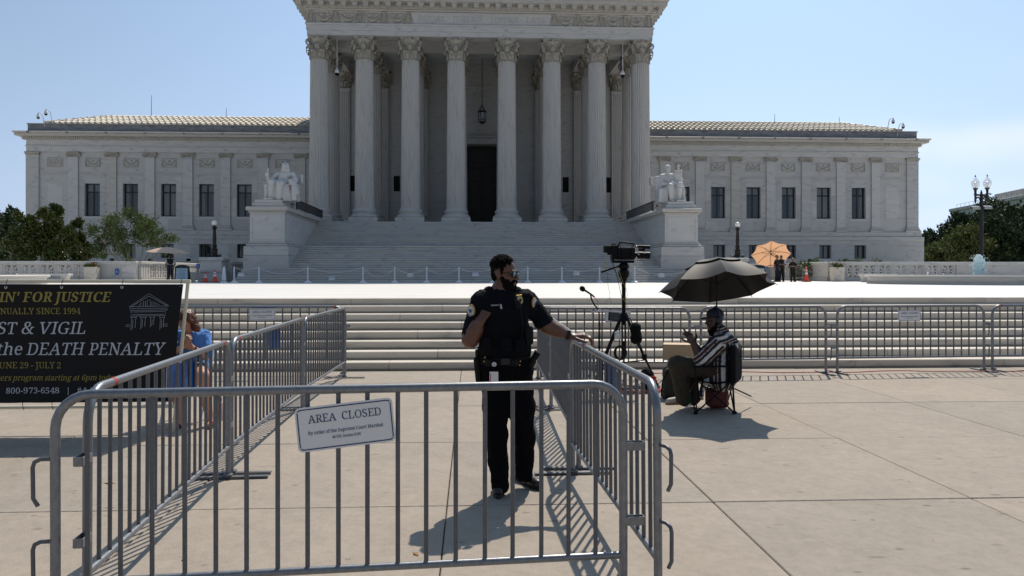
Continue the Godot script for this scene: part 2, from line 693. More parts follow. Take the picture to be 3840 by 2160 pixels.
# worn paving: broad tone patches, old chewing gum, drips, scuffs and hair cracks
func stain_texture(size: int) -> ImageTexture:
	var a := noise_image(size, 0.004, 4, 41)
	var b := noise_image(size, 0.03, 3, 42)
	var c := noise_image(size, 0.010, 4, 43, true, 30.0)
	var out := Image.create(size, size, false, Image.FORMAT_RGB8)
	for y in size:
		for x in size:
			var s := 0.97 + 0.10 * (a.get_pixel(x, y).r - 0.5) + 0.05 * (b.get_pixel(x, y).r - 0.5)
			s -= 0.10 * smoothstep(0.80, 0.97, c.get_pixel(x, y).r) * a.get_pixel(x, y).r
			s = clampf(s, 0.0, 1.0)
			out.set_pixel(x, y, Color(s, s * 0.995, s * 0.985).linear_to_srgb())
	var r := RandomNumberGenerator.new()
	r.seed = 77
	for k in 260:
		var px := r.randi() % size
		var py := r.randi() % size
		var rad := r.randf_range(1.2, 4.5)
		var dark := r.randf_range(0.55, 0.9) if r.randf() < 0.8 else 1.08
		var stretch := r.randf_range(0.6, 2.6)
		for dy in range(-12, 13):
			for dx in range(-12, 13):
				var d := Vector2(dx / stretch, dy).length() + 1.2 * sin(dx * 1.9 + k) * 0.5
				if d < rad:
					var ix := posmod(px + dx, size)
					var iy := posmod(py + dy, size)
					out.set_pixel(ix, iy, (out.get_pixel(ix, iy).srgb_to_linear() * lerpf(1.0, dark, smoothstep(rad, rad * 0.5, d))).linear_to_srgb())
	return ImageTexture.create_from_image(out)


func leaf_material(key: String, r: float, g: float, b: float, rough: float, through: float, spec := 0.5) -> StandardMaterial3D:
	var m := mat(key, r, g, b, rough, 0.0, spec)
	m.vertex_color_use_as_albedo = true
	m.backlight_enabled = true
	m.backlight = lin(through, through * 1.3, through * 0.25)
	m.cull_mode = BaseMaterial3D.CULL_DISABLED
	return m

# ---------------------------------------------------------------- scene

func _ready() -> void:
	rng.seed = 4021
	var cam := Camera3D.new()
	cam.name = "camera"
	add_child(cam)
	cam.position = Vector3(0, 1.6, 0)
	cam.rotation.y = -atan(0.0507)
	cam.set_frustum(0.072306, Vector2(0, -0.001821), 0.1, 900.0)
	cam.current = true

	var env := Environment.new()
	env.background_mode = Environment.BG_SKY
	var sky_look := PanoramaSkyMaterial.new()
	sky_look.panorama = clear_sky(Vector3(0.257, 1.0, -0.709).normalized())
	sky_look.filter = true
	var sky := Sky.new()
	sky.sky_material = sky_look
	env.sky = sky
	env.tonemap_mode = Environment.TONE_MAPPER_LINEAR
	env.tonemap_exposure = 0.9
	env.sdfgi_enabled = true
	env.ssao_enabled = true
	env.ssil_enabled = true
	var around := WorldEnvironment.new()
	around.name = "daylight"
	around.environment = env
	add_child(around)

	var sun := DirectionalLight3D.new()
	sun.name = "sun"
	sun.light_energy = 1.6
	sun.light_color = Color(1.0, 0.955, 0.89)
	sun.light_angular_distance = 0.53
	sun.shadow_enabled = true
	add_child(sun)
	sun.look_at_from_position(Vector3(10, 40, -30), Vector3(10, 40, -30) + Vector3(-0.257, -1.0, 0.709), Vector3.UP)

	materials()
	trees()
	ground()
	plaza_steps()
	front_stairs()
	courthouse()
	stair_pedestals()
	balustrades()
	fountains()
	far_office()
	plant_trees()
	plaza_things()
	barriers()
	banner()
	broadcast_gear()
	officer()
	seated_man()
	seated_woman()
	plaza_people()
	pavement_litter()


# a clear summer sky: the CIE clear-sky luminance (brighter towards the sun and the horizon), with thin high cirrus
func clear_sky(to_sun: Vector3) -> ImageTexture:
	var w := 512
	var h := 256
	var im := Image.create(w, h, false, Image.FORMAT_RGBF)
	var n := FastNoiseLite.new()
	n.seed = 5
	n.frequency = 1.1
	n.fractal_octaves = 5
	n.domain_warp_enabled = true
	n.domain_warp_amplitude = 0.5
	n.domain_warp_frequency = 0.9
	for y in h:
		var el := PI / 2 - PI * (y + 0.5) / h
		for x in w:
			var a := TAU * (x + 0.5) / w
			var d := Vector3(sin(a) * cos(el), sin(el), -cos(a) * cos(el))
			var up := maxf(d.y, 0.02)
			var g := d.angle_to(to_sun)
			var lum := (1.0 - exp(-0.32 / up)) * (1.0 + 10.0 * (exp(-3.0 * g) - exp(-1.5 * PI)) + 0.45 * cos(g) * cos(g)) * 0.60
			lum = minf(lum, 3.0)
			var pale := clampf(0.18 + 0.75 * exp(-up * 4.2) + 0.5 * exp(-3.2 * g), 0.0, 1.0)
			var c := Color(0.38, 0.67, 1.13).lerp(Color(0.80, 0.945, 1.16), pale)
			if d.y > 0.02:
				var p := Vector3(d.x, d.y * 2.2, d.z) / (d.y + 0.35)
				var wisp := smoothstep(0.05, 0.7, n.get_noise_3d(p.x * 0.8, p.y * 2.4, p.z * 0.8))
				c = c.lerp(Color(1.0, 1.04, 1.08), wisp * 0.55)
			if d.y < 0.0:
				c = c.lerp(Color(0.5, 0.47, 0.42), smoothstep(0.0, 0.12, -d.y))
				lum = lerpf(lum, 0.5, smoothstep(0.0, 0.12, -d.y))
			im.set_pixel(x, y, Color(c.r * lum, c.g * lum, c.b * lum))
	return ImageTexture.create_from_image(im)


func ground() -> void:
	var g := Geo.new()
	g.span(Vector3(-420, -0.6, -560), Vector3(420, -0.13, 160))
	tag(obj("ground", g, M.asphalt), "", "", "", "structure")
	var lawn := Geo.new()
	lawn.span(Vector3(-300, 0.2, -480), Vector3(-62, 0.95, -40))
	lawn.span(Vector3(62, 0.2, -480), Vector3(300, 0.95, -40))
	lawn.span(Vector3(-62, 0.2, -480), Vector3(62, 0.95, -110))
	tag(obj("lawn", lawn, M.lawn), "", "", "", "structure")
	# the pavement: a bed with slabs laid in a grid
	var walk := Node3D.new()
	walk.name = "sidewalk"
	add_child(walk)
	tag(walk, "", "", "", "structure")
	var bed := Geo.new()
	bed.span(Vector3(-40, -0.12, -13.6), Vector3(40, -0.045, 12))
	part("bed", bed, M.joint, walk)
	var gap := 0.007
	var slabs := []
	for k in 3:
		var s := Geo.new()
		s.box(Vector3(0, -0.04, 0), Vector3(1.86 - gap, 0.08, 2.07 - gap), 0.006)
		slabs.append(s.mesh())
	var tones := [M.concrete, M.concrete_warm, M.concrete_grey, M.concrete]
	for i in range(-6, 9):
		for j in range(-1, 6):
			var o := part("slab", slabs[0], tones[rng.randi() % 4], walk, Vector3(-0.17 + 1.86 * (i + 0.5), rng.randf_range(-0.002, 0.002), -(1.36 + 2.07 * (j + 0.5))))
			o.rotation.z = rng.randf_range(-0.0006, 0.0006)
	var rim := Geo.new()
	for i in range(-6, 9):
		rim.box(Vector3(-0.17 + 1.86 * (i + 0.5), -0.04, -13.82 - 0.04), Vector3(1.86 - gap, 0.08, 0.1), 0.004)
	for s in [[Vector3(-40, -0.08, -13.6), Vector3(-11.34, 0, 12)], [Vector3(16.58, -0.08, -13.6), Vector3(40, 0, 12)], [Vector3(-11.33, -0.08, 0.7), Vector3(16.57, 0, 12)]]:
		rim.span(s[0], s[1], 0.006)
	part("outer_paving", rim, M.concrete, walk)
	var pz := Geo.new()
	pz.span(Vector3(-62, 0.1, -110), Vector3(62, P, -16.11))
	tag(obj("plaza", pz, M.plaza_marble), "", "", "", "structure")


# one stone of a flight: a tread with a slightly undercut riser
func step_stone(length: float, rise: float, going: float) -> ArrayMesh:
	var g := Geo.new()
	var b := 0.012
	var prof := PackedVector2Array([Vector2(-going - 0.05, 0.0), Vector2(-0.05, 0.0), Vector2(-0.05, 0.024), Vector2(0, 0.034), Vector2(0, rise - b), Vector2(-b, rise), Vector2(-going - 0.05, rise)])
	# outline lies in (z, y); draw it out along x
	g.prism(prof, length, Transform3D(Basis(Vector3(0, 0, 1), Vector3(0, 1, 0), Vector3(1, 0, 0)), Vector3(-length / 2, 0, 0)))
	return g.mesh()


func flight(root: Node3D, x0: float, x1: float, y0: float, z0: float, count: int, rise: float, going: float, stone: float, tones: Array) -> void:
	var made := {}
	for i in count:
		var x := x0
		var first := true
		while x < x1 - 0.05:
			var len_: float = stone * (0.35 + 0.15 * float((i * 7) % 5)) if first else stone
			first = false
			if x1 - x - len_ < stone * 0.35:
				len_ = x1 - x
			len_ = minf(len_, x1 - x)
			var key := roundi(len_ * 20)
			if not made.has(key):
				made[key] = step_stone(len_ - 0.008, rise, going)
			part("stone", made[key], tones[rng.randi() % tones.size()], root, Vector3(x + len_ / 2, y0 + rise * i, z0 - going * i))
			x += len_


func plaza_steps() -> void:
	var root := Node3D.new()
	root.name = "plaza_steps"
	add_child(root)
	tag(root, "", "", "", "structure")
	flight(root, -18.0, 22.0, -0.002, -13.2, 8, 0.1378, 0.41, 2.62, [M.step_marble, M.step_marble_pale, M.step_marble])
	var core := Geo.new()
	for i in 7:
		core.span(Vector3(-40, 0, -17), Vector3(40, 0.1378 * (i + 1) - 0.01, -13.2 - 0.41 * (i + 1) - 0.03))
	part("core", core, M.marble_grey, root)
	# flights beyond both ends of the stones in view
	var ends := Geo.new()
	for i in 8:
		for s in [[-40.0, -18.02], [22.02, 40.0]]:
			ends.span(Vector3(s[0], 0.1378 * i, -16.4), Vector3(s[1], 0.1378 * (i + 1), -13.2 - 0.41 * i), 0.01)
	part("outer_steps", ends, M.step_marble, root)


func front_stairs() -> void:
	var root := Node3D.new()
	root.name = "front_stairs"
	add_child(root)
	tag(root, "", "", "", "structure")
	var tones := [M.marble, M.marble_grey, M.marble_warm, M.marble]
	flight(root, -13.022, 15.703, P - 0.002, -44.3, 6, 0.138, 0.36, 2.7, tones)
	var ax := 0.72
	flight(root, ax - 11.5, ax + 10.7, P + 0.138 * 6, -44.3 - 0.36 * 6, 10, 0.138, 0.36, 2.35, tones)
	flight(root, ax - 11.5, ax + 10.7, P + 0.138 * 16, -44.3 - 0.36 * 16 - 1.5, 14, 0.138, 0.36, 2.35, tones)
	var core := Geo.new()
	for i in 29:
		var z := -44.3 - 0.36 * (i + 1) - (1.5 if i >= 16 else 0.0) - 0.04
		if i == 15:
			z += 0.3
		core.span(Vector3(ax - 11.5, P, -58), Vector3(ax + 10.7, P + 0.138 * (i + 1) - 0.012, z))
	core.span(Vector3(ax - 11.5, P, -52.2), Vector3(ax + 10.7, P + 0.138 * 16 - 0.003, -44.3 - 0.36 * 15 - 0.3))
	part("core", core, M.marble_grey, root)


# the wall of one storey: rectangles around openings, with real depth
func pierced(g: Geo, x0: float, x1: float, y0: float, y1: float, z: float, deep: float, holes: Array) -> void:
	var xs := [x0, x1]
	var ys := [y0, y1]
	for h in holes:
		for e in [h[0], h[1]]:
			if e > x0 and e < x1:
				xs.append(e)
		for e in [h[2], h[3]]:
			if e > y0 and e < y1:
				ys.append(e)
	xs.sort()
	ys.sort()
	for i in xs.size() - 1:
		if xs[i + 1] - xs[i] < 1e-4:
			continue
		for j in ys.size() - 1:
			if ys[j + 1] - ys[j] < 1e-4:
				continue
			var mx: float = (xs[i] + xs[i + 1]) / 2
			var my: float = (ys[j] + ys[j + 1]) / 2
			var open := false
			for h in holes:
				if mx > h[0] and mx < h[1] and my > h[2] and my < h[3]:
					open = true
			if open:
				continue
			g.quad(Vector3(xs[i], ys[j], z), Vector3(xs[i + 1], ys[j], z), Vector3(xs[i + 1], ys[j + 1], z), Vector3(xs[i], ys[j + 1], z), Vector3(0, 0, 1))
	for h in holes:
		g.quad(Vector3(h[0], h[2], z), Vector3(h[0], h[3], z), Vector3(h[0], h[3], z - deep), Vector3(h[0], h[2], z - deep), Vector3(1, 0, 0))
		g.quad(Vector3(h[1], h[2], z), Vector3(h[1], h[3], z), Vector3(h[1], h[3], z - deep), Vector3(h[1], h[2], z - deep), Vector3(-1, 0, 0))
		g.quad(Vector3(h[0], h[3], z), Vector3(h[1], h[3], z), Vector3(h[1], h[3], z - deep), Vector3(h[0], h[3], z - deep), Vector3(0, -1, 0))
		g.quad(Vector3(h[0], h[2], z), Vector3(h[1], h[2], z), Vector3(h[1], h[2], z - deep), Vector3(h[0], h[2], z - deep), Vector3(0, 1, 0))

# ---------------------------------------------------------------- the courthouse

func acanthus(high: float, wide: float, curl: float) -> Geo:
	# a leaf standing up against the bell (local z outwards) with its tip curled over
	var g := Geo.new()
	var rows := 9
	var line := []
	for i in rows + 1:
		var t := float(i) / rows
		var y := high * minf(t * 1.12, 1.0)
		var z := curl * 0.25 * t
		if t > 0.6:
			var a := (t - 0.6) / 0.4 * PI * 1.15
			y = high * 0.67 + high * 0.28 * sin(a)
			z = curl * 0.15 + curl * 0.45 * (1.0 - cos(a))
		line.append(Vector2(y, z))
	for i in rows:
		for s in [-1.0, 1.0]:
			var w0: float = wide * 0.5 * (1.0 - 0.35 * pow(float(i) / rows, 2.0)) * (1.0 if i % 2 == 0 else 0.86)
			var w1: float = wide * 0.5 * (1.0 - 0.35 * pow(float(i + 1) / rows, 2.0)) * (0.86 if i % 2 == 0 else 1.0)
			var a := Vector3(0, line[i].x, line[i].y + 0.045)
			var b := Vector3(0, line[i + 1].x, line[i + 1].y + 0.045)
			var m0 := Vector3(s * w0 * 0.5, line[i].x, line[i].y + 0.01)
			var m1 := Vector3(s * w1 * 0.5, line[i + 1].x, line[i + 1].y + 0.01)
			var d := Vector3(s * w1, line[i + 1].x, line[i + 1].y + 0.03)
			var e := Vector3(s * w0, line[i].x, line[i].y + 0.03)
			g.quad(a, b, m1, m0, Vector3(s * 0.4, 0, 1))
			g.quad(m0, m1, d, e, Vector3(-s * 0.3, 0, 1))
	return g


func capital_shape(r: float, high: float) -> Geo:
	var g := Geo.new()
	var bell := []
	for p in [[1.0, 0.0], [1.06, 0.012], [1.08, 0.03], [1.03, 0.045], [0.96, 0.06], [0.94, 0.3], [0.97, 0.55], [1.06, 0.72], [1.22, 0.84], [1.25, 0.86], [0.2, 0.86]]:
		bell.append(Vector2(r * p[0], high * p[1]))
	g.lathe(bell, 24)
	for k in 8:
		var a := TAU * (k + 0.5) / 8
		g.add(acanthus(high * 0.36, r * 0.72, 0.22), Transform3D(Basis(Vector3.UP, -a + PI / 2), Vector3(cos(a), 0, sin(a)) * r * 0.97 + Vector3(0, high * 0.05, 0)))
		a = TAU * k / 8
		g.add(acanthus(high * 0.62, r * 0.66, 0.26), Transform3D(Basis(Vector3.UP, -a + PI / 2), Vector3(cos(a), 0, sin(a)) * r * 0.95 + Vector3(0, high * 0.05, 0)))
	# corner scrolls and the smaller inner ones
	for k in 4:
		var a := TAU * (k + 0.5) / 4
		var out := Vector3(cos(a), 0, sin(a))
		for side in [-1.0, 1.0]:
			var pts := []
			var rad := []
			var across: Vector3 = out.cross(Vector3.UP) * side
			for i in 26:
				var t := i / 25.0
				if t < 0.4:
					var u := t / 0.4
					pts.append(out * r * lerpf(0.82, 1.34, pow(u, 1.3)) + across * r * lerpf(0.42, 0.07, u) + Vector3(0, high * lerpf(0.5, 0.83, u), 0))
				else:
					var u := (t - 0.4) / 0.6
					var w := PI * 0.5 - u * TAU * 1.25
					var q := lerpf(0.16, 0.02, u) * high
					pts.append(out * (r * 1.34 + cos(w) * q) + across * r * 0.07 + Vector3(0, high * 0.67 + sin(w) * q, 0))
				rad.append(lerpf(0.05, 0.03, t))
			g.tube(pts, rad, 6)
		# inner scrolls of each face
		var b := TAU * k / 4
		var face := Vector3(cos(b), 0, sin(b))
		for side in [-1.0, 1.0]:
			var across: Vector3 = face.cross(Vector3.UP) * side
			var pts := []
			for i in 16:
				var u := i / 15.0
				if u < 0.45:
					pts.append(face * r * 1.0 + across * r * lerpf(0.55, 0.16, u / 0.45) + Vector3(0, high * lerpf(0.45, 0.74, u / 0.45), 0))
				else:
					var w := PI * 0.5 + (u - 0.45) / 0.55 * TAU * 0.9
					pts.append(face * r * 1.04 + across * (r * 0.16 - cos(w) * 0.09 * -1.0) + Vector3(0, high * 0.67 + sin(w) * high * 0.07, 0))
			g.tube(pts, 0.032, 5)
		g.ball(face * r * 1.2 + Vector3(0, high * 0.90, 0), Vector3(0.1, 0.13, 0.1), 8, 6)
	# abacus: a slab with hollowed sides
	var plan := PackedVector2Array()
	for k in 4:
		var a := TAU * (k + 0.5) / 4
		var b := TAU * (k + 1.5) / 4
		var p := Vector2(cos(a), sin(a)) * r * 1.58
		var q := Vector2(cos(b), sin(b)) * r * 1.58
		for i in 7:
			var t := lerpf(0.04, 0.96, i / 6.0)
			var m := p.lerp(q, t)
			plan.append(m * (1.0 - 0.16 * sin(t * PI)))
	var up := Basis(Vector3(1, 0, 0), Vector3(0, 0, 1), Vector3(0, 1, 0))
	g.prism(plan, high * 0.07, Transform3D(up * Basis.from_scale(Vector3(0.94, 0.94, 1)), Vector3(0, high * 0.86, 0)))
	g.prism(plan, high * 0.07, Transform3D(up, Vector3(0, high * 0.93, 0)))
	return g


func fluted(r0: float, r1: float, y0: float, y1: float, rings := 4) -> Geo:
	var g := Geo.new()
	var flutes := 24
	var per := 5
	var count := flutes * per
	var rows := []
	var norms := []
	for j in rings + 1:
		var t := float(j) / rings
		var r := lerpf(r0, r1, t)
		var row := []
		var norm := []
		for i in count:
			var u := float(i % per) / per
			var deep := 0.0 if u < 0.01 else 0.11 * r * sin(u * PI)
			var a := TAU * i / count
			row.append(Vector3(cos(a) * (r - deep), lerpf(y0, y1, t), sin(a) * (r - deep)))
			var slope := 0.0 if u < 0.01 else -0.11 * PI * cos(u * PI) * flutes / TAU
			norm.append(Vector3(cos(a) + sin(a) * slope, 0, sin(a) - cos(a) * slope).normalized())
		rows.append(row)
		norms.append(norm)
	for j in rings:
		for i in count:
			var m := (i + 1) % count
			g.tri(rows[j][i], rows[j][m], rows[j + 1][m], norms[j][i], norms[j][m], norms[j + 1][m])
			g.tri(rows[j][i], rows[j + 1][m], rows[j + 1][i], norms[j][i], norms[j + 1][m], norms[j + 1][i])
	return g


func window_part(root: Node3D, x0: float, x1: float, y0: float, y1: float, z: float, bars: Array, look: int) -> void:
	var w := node("window", root, Vector3((x0 + x1) / 2, y0, z))
	var hw := (x1 - x0) / 2
	var h := y1 - y0
	var f := Geo.new()
	var t := 0.075
	f.span(Vector3(-hw, 0, -0.06), Vector3(-hw + t, h, 0.06), 0.01)
	f.span(Vector3(hw - t, 0, -0.06), Vector3(hw, h, 0.06), 0.01)
	f.span(Vector3(-hw + t, 0, -0.06), Vector3(hw - t, t, 0.06), 0.01)
	f.span(Vector3(-hw + t, h - t, -0.06), Vector3(hw - t, h, 0.06), 0.01)
	part("frame", f, M.window_frame, w)
	var cuts := [t]
	for b in bars:
		cuts.append(h * b)
	cuts.append(h - t)
	var mid := Geo.new()
	mid.span(Vector3(-0.05, t, -0.05), Vector3(0.05, h - t, 0.05), 0.01)
	for b in bars:
		mid.span(Vector3(-hw + t, h * b - 0.05, -0.048), Vector3(hw - t, h * b + 0.05, 0.048), 0.01)
	part("glazing_bar", mid, M.window_frame, w)
	for i in cuts.size() - 1:
		for s in [-1, 1]:
			var p := Geo.new()
			p.span(Vector3(-hw + t if s < 0 else 0.05, cuts[i], -0.006), Vector3(-0.05 if s < 0 else hw - t, cuts[i + 1], 0.006))
			part("pane", p, M.glass, w)
	var back := Geo.new()
	back.span(Vector3(-hw - 0.2, -0.2, -2.6), Vector3(hw + 0.2, h + 0.2, -2.5))
	back.span(Vector3(-hw - 0.24, -0.2, -2.5), Vector3(-hw - 0.2, h + 0.2, -0.1))
	back.span(Vector3(hw + 0.2, -0.2, -2.5), Vector3(hw + 0.24, h + 0.2, -0.1))
	back.span(Vector3(-hw - 0.2, -0.24, -2.5), Vector3(hw + 0.2, -0.2, -0.1))
	back.span(Vector3(-hw - 0.2, h + 0.2, -2.5), Vector3(hw + 0.2, h + 0.24, -0.1))
	part("room", back, M.room, w)
	if look % 3 != 1:
		var b := Geo.new()
		var low: float = [0.72, 0.0, 0.05][look % 3] * h
		b.span(Vector3(-hw + 0.08, low, -0.16), Vector3(hw - 0.08, h - 0.03, -0.14))
		part("blind", b, M.blind, w)
	if look % 3 == 1 or look == 3:
		var c := Geo.new()
		for s in [-1.0, 1.0]:
			for k in 5:
				c.tube([Vector3(s * (hw - 0.06 - k * 0.05), 0.02, -0.24), Vector3(s * (hw - 0.06 - k * 0.045), h - 0.05, -0.24)], 0.035, 6)
		part("curtain", c, M.curtain, w)


func ionic_capital() -> Geo:
	var g := Geo.new()
	g.box(Vector3(0, 0.37, 0.03), Vector3(1.05, 0.07, 0.24), 0.015)
	g.box(Vector3(0, 0.29, 0.0), Vector3(0.86, 0.09, 0.16), 0.02)
	g.box(Vector3(0, 0.20, -0.01), Vector3(0.66, 0.09, 0.12), 0.02)
	for k in 5:
		g.ball(Vector3(-0.2 + 0.1 * k, 0.2, 0.06), Vector3(0.04, 0.05, 0.04), 6, 5)
	for s in [-1.0, 1.0]:
		var pts := []
		for i in 22:
			var t := i / 21.0
			var a := PI / 2 - t * TAU * 1.6
			var q := lerpf(0.17, 0.02, t)
			pts.append(Vector3(s * (0.43 + cos(a) * q), 0.155 + sin(a) * q, 0.05))
		g.tube(pts, 0.035, 6)
		g.lathe([Vector2(0, 0), Vector2(0.16, 0), Vector2(0.16, 0.05), Vector2(0, 0.05)], 14, Transform3D(Basis(Vector3.RIGHT, PI / 2), Vector3(s * 0.43, 0.155, -0.02)))
	return g


func courthouse() -> void:
	var root := thing("courthouse", "white marble courthouse with tall columned portico and two long wings", "building", Vector3(0, 0, 0))
	var zw := -68.0
	var rel := {}
	for side in [-1.0, 1.0]:
		wing(root, side, zw)
	portico(root, zw)


func wing(root: Node3D, side: float, zw: float) -> void:
	var axis := 1.12
	var X := func(d: float) -> float: return axis + side * d
	var inner := 12.6
	var outer := 37.95
	var span_x := func(a: float, b: float) -> Array: return [minf(X.call(a), X.call(b)), maxf(X.call(a), X.call(b))]
	var wall := Geo.new()
	var holes := []
	var low_holes := []
	var centres := []
	for k in 6:
		centres.append(32.66 - 3.115 * k)
	for c in centres:
		var h: Array = span_x.call(c - 0.62, c + 0.62)
		holes.append([h[0], h[1], 6.37, 9.10])
		h = span_x.call(c - 0.52, c + 0.52)
		low_holes.append([h[0], h[1], 2.90, 4.06])
	var ww: Array = span_x.call(inner, outer)
	pierced(wall, ww[0], ww[1], 4.8, 11.7, zw, 0.42, holes)
	# ends and back
	wall.span(Vector3(X.call(outer) - 0.3 * (1 if side > 0 else 0), 4.8, zw - 30), Vector3(X.call(outer) + 0.3 * (0 if side > 0 else 1), 11.7, zw - 0.001))
	wall.span(Vector3(ww[0], 4.8, zw - 30.3), Vector3(ww[1], 13.9, zw - 30))
	part("wing_wall", wall, M.marble, root)
	var basement := Geo.new()
	var bw: Array = span_x.call(inner, outer + 0.42)
	pierced(basement, bw[0], bw[1], P, 4.06 + 0.42, zw + 0.30, 0.7, low_holes)
	basement.span(Vector3(X.call(outer + 0.42) - 0.3 * (1 if side > 0 else 0), P, zw - 30), Vector3(X.call(outer + 0.42) + 0.3 * (0 if side > 0 else 1), 4.48, zw + 0.299))
	part("basement_wall", basement, M.marble_grey, root)
	var ledge := Geo.new()
	var le: Array = span_x.call(inner, outer + 0.40)
	ledge.span(Vector3(le[0], 4.48, zw - 30), Vector3(le[1], 4.79, zw + 0.38), 0.02)
	var le2: Array = span_x.call(inner, outer + 0.28)
	ledge.span(Vector3(le2[0], 4.79, zw - 30), Vector3(le2[1], 5.21, zw + 0.22), 0.03)
	part("ledge", ledge, M.marble, root)
	# facing blocks of the basement, laid in courses
	var blocks := [M.marble, M.marble_grey, M.marble_pale, M.marble_grey]
	for row in 2:
		var x := inner + 1.0 + row * 1.1
		while x < outer - 1.5:
			var e := x + 3.115 - 1.04
			x += 3.115
	# windows
	for i in centres.size():
		var h: Array = holes[i]
		if i < 5:
			window_part(root, h[0], h[1], h[2], h[3], zw - 0.34, [0.74], (i * 5 + (1 if side > 0 else 0)) % 4)
			window_part(root, low_holes[i][0], low_holes[i][1], 2.90, 4.06, zw - 0.1, [], (i + 1) % 3)
		else:
			window_part(root, h[0], h[1], h[2], h[3], zw - 0.34, [0.74], 1)
	# pilasters
	var cap := ionic_capital().mesh()
	var shaft := Geo.new()
	shaft.span(Vector3(-0.385, 5.62, 0), Vector3(0.385, 11.30, 0.14), 0.012)
	var shaft_mesh := shaft.mesh()
	var foot := Geo.new()
	foot.span(Vector3(-0.56, 5.20, -0.05), Vector3(0.56, 5.36, 0.29), 0.02)
	foot.span(Vector3(-0.50, 5.36, -0.05), Vector3(0.50, 5.46, 0.25), 0.04)
	foot.span(Vector3(-0.45, 5.46, -0.05), Vector3(0.45, 5.53, 0.20), 0.02)
	foot.span(Vector3(-0.47, 5.53, -0.05), Vector3(0.47, 5.62, 0.22), 0.035)
	var foot_mesh := foot.mesh()
	var tones := [M.marble, M.marble_pale, M.marble_warm]
	for k in 7:
		var d := 34.15 - 3.112 * k
		var p := node("pilaster", root, Vector3(X.call(d), 0, zw))
		part("shaft", shaft_mesh, tones[rng.randi() % 3], p)
		part("base", foot_mesh, M.marble, p)
		part("capital", cap, M.marble_carved, p, Vector3(0, 11.28, 0.10))
	var corner := node("pilaster", root, Vector3(X.call(37.45), 0, zw))
	var cs := Geo.new()
	cs.span(Vector3(-0.52, 5.62, -1.0), Vector3(0.52, 11.42, 0.15), 0.012)
	part("shaft", cs, M.marble, corner)
	var cf := Geo.new()
	for q in [[0.70, 5.20, 5.36, 0.30], [0.64, 5.36, 5.47, 0.25], [0.58, 5.47, 5.62, 0.21]]:
		cf.span(Vector3(-q[0], q[1], -1.2), Vector3(q[0], q[2], q[3]), 0.03)
	part("base", cf, M.marble, corner)
	var cc := Geo.new()
	cc.span(Vector3(-0.56, 11.42, -1.05), Vector3(0.56, 11.56, 0.20), 0.02)
	cc.span(Vector3(-0.62, 11.56, -1.1), Vector3(0.62, 11.70, 0.26), 0.03)
	part("capital", cc, M.marble_carved, corner)
	# carved panels, string course and panel joints in each bay
	for k in 7:
		var d := 35.75 - 0.1 if k == 0 else 32.60 - 3.112 * (k - 1)
		relief_panel(root, X.call(d), 10.46, 11.22, zw, k)
		var s := Geo.new()
		var half := 0.95 if k == 0 else 1.15
		s.span(Vector3(X.call(d) - half, 9.80, zw - 0.02), Vector3(X.call(d) + half, 9.86, zw + 0.05), 0.015)
		s.span(Vector3(X.call(d) - half, 9.97, zw - 0.02), Vector3(X.call(d) + half, 10.03, zw + 0.035), 0.01)
		part("string_course", s, M.marble, root)
		if k > 0:
			var sill := Geo.new()
			sill.span(Vector3(X.call(d) - 0.75, 6.18, zw - 0.02), Vector3(X.call(d) + 0.75, 6.37, zw + 0.045), 0.012)
			part("window_sill", sill, M.marble_pale, root)
		else:
			var blank := Geo.new()
			blank.span(Vector3(X.call(d) - 0.62, 6.37, zw - 0.02), Vector3(X.call(d) + 0.62, 9.1, zw + 0.02), 0.012)
			part("blank_panel", blank, M.marble_pale, root)
	# the facing slabs between the pilasters, low down and beside the windows
	for k in 6:
		var d := 32.66 - 3.115 * k
		for q in [[-1.08, -0.66, 6.40, 7.9], [-1.08, -0.66, 7.92, 9.7], [0.66, 1.08, 6.40, 8.4], [0.66, 1.08, 8.42, 9.7], [-1.08, 0.0, 5.26, 6.14], [0.02, 1.08, 5.26, 6.14]]:
			var f := Geo.new()
			f.span(Vector3(X.call(d) + q[0], q[2], zw - 0.02), Vector3(X.call(d) + q[1], q[3], zw + 0.014), 0.006)
			part("facing_slab", f, blocks[rng.randi() % 4], root)
	# the basement's facing slabs
	for k in 6:
		var d := 32.66 - 3.115 * k
		for q in [[-2.55, -1.58, P + 0.1, 2.6], [-1.56, -0.57, P + 0.1, 2.85], [-2.55, -1.2, 2.62, 4.10], [-0.55, 0.55, 1.6, 2.86], [-2.55, -0.9, 4.12, 4.46], [-0.88, 0.54, 4.12, 4.46]]:
			var f := Geo.new()
			f.span(Vector3(X.call(d) + side * 0 + q[0], q[2], zw + 0.28), Vector3(X.call(d) + q[1], q[3], zw + 0.316), 0.006)
			part("basement_slab", f, blocks[rng.randi() % 4], root)
	# entablature
	var ent := Geo.new()
	var e0: Array = span_x.call(inner, outer - 0.02)
	ent.span(Vector3(e0[0], 11.70, zw - 30), Vector3(e0[1], 12.12, zw + 0.16), 0.01)
	var e1: Array = span_x.call(inner, outer + 0.05)
	ent.span(Vector3(e1[0], 12.12, zw - 30), Vector3(e1[1], 12.22, zw + 0.24), 0.03)
	ent.span(Vector3(e0[0], 12.22, zw - 30), Vector3(e0[1], 12.68, zw + 0.15), 0.01)
	part("frieze", ent, M.marble_pale, root)
	var corn := Geo.new()
	var e2: Array = span_x.call(inner, outer + 0.22)
	corn.span(Vector3(e2[0], 12.68, zw - 30), Vector3(e2[1], 12.74, zw + 0.34), 0.02)
	corn.span(Vector3(e2[0], 12.74, zw - 30), Vector3(e2[1], 12.92, zw + 0.30))
	var e3: Array = span_x.call(inner, outer + 0.62)
	corn.span(Vector3(e3[0], 12.94, zw - 30), Vector3(e3[1], 13.16, zw + 0.78), 0.03)
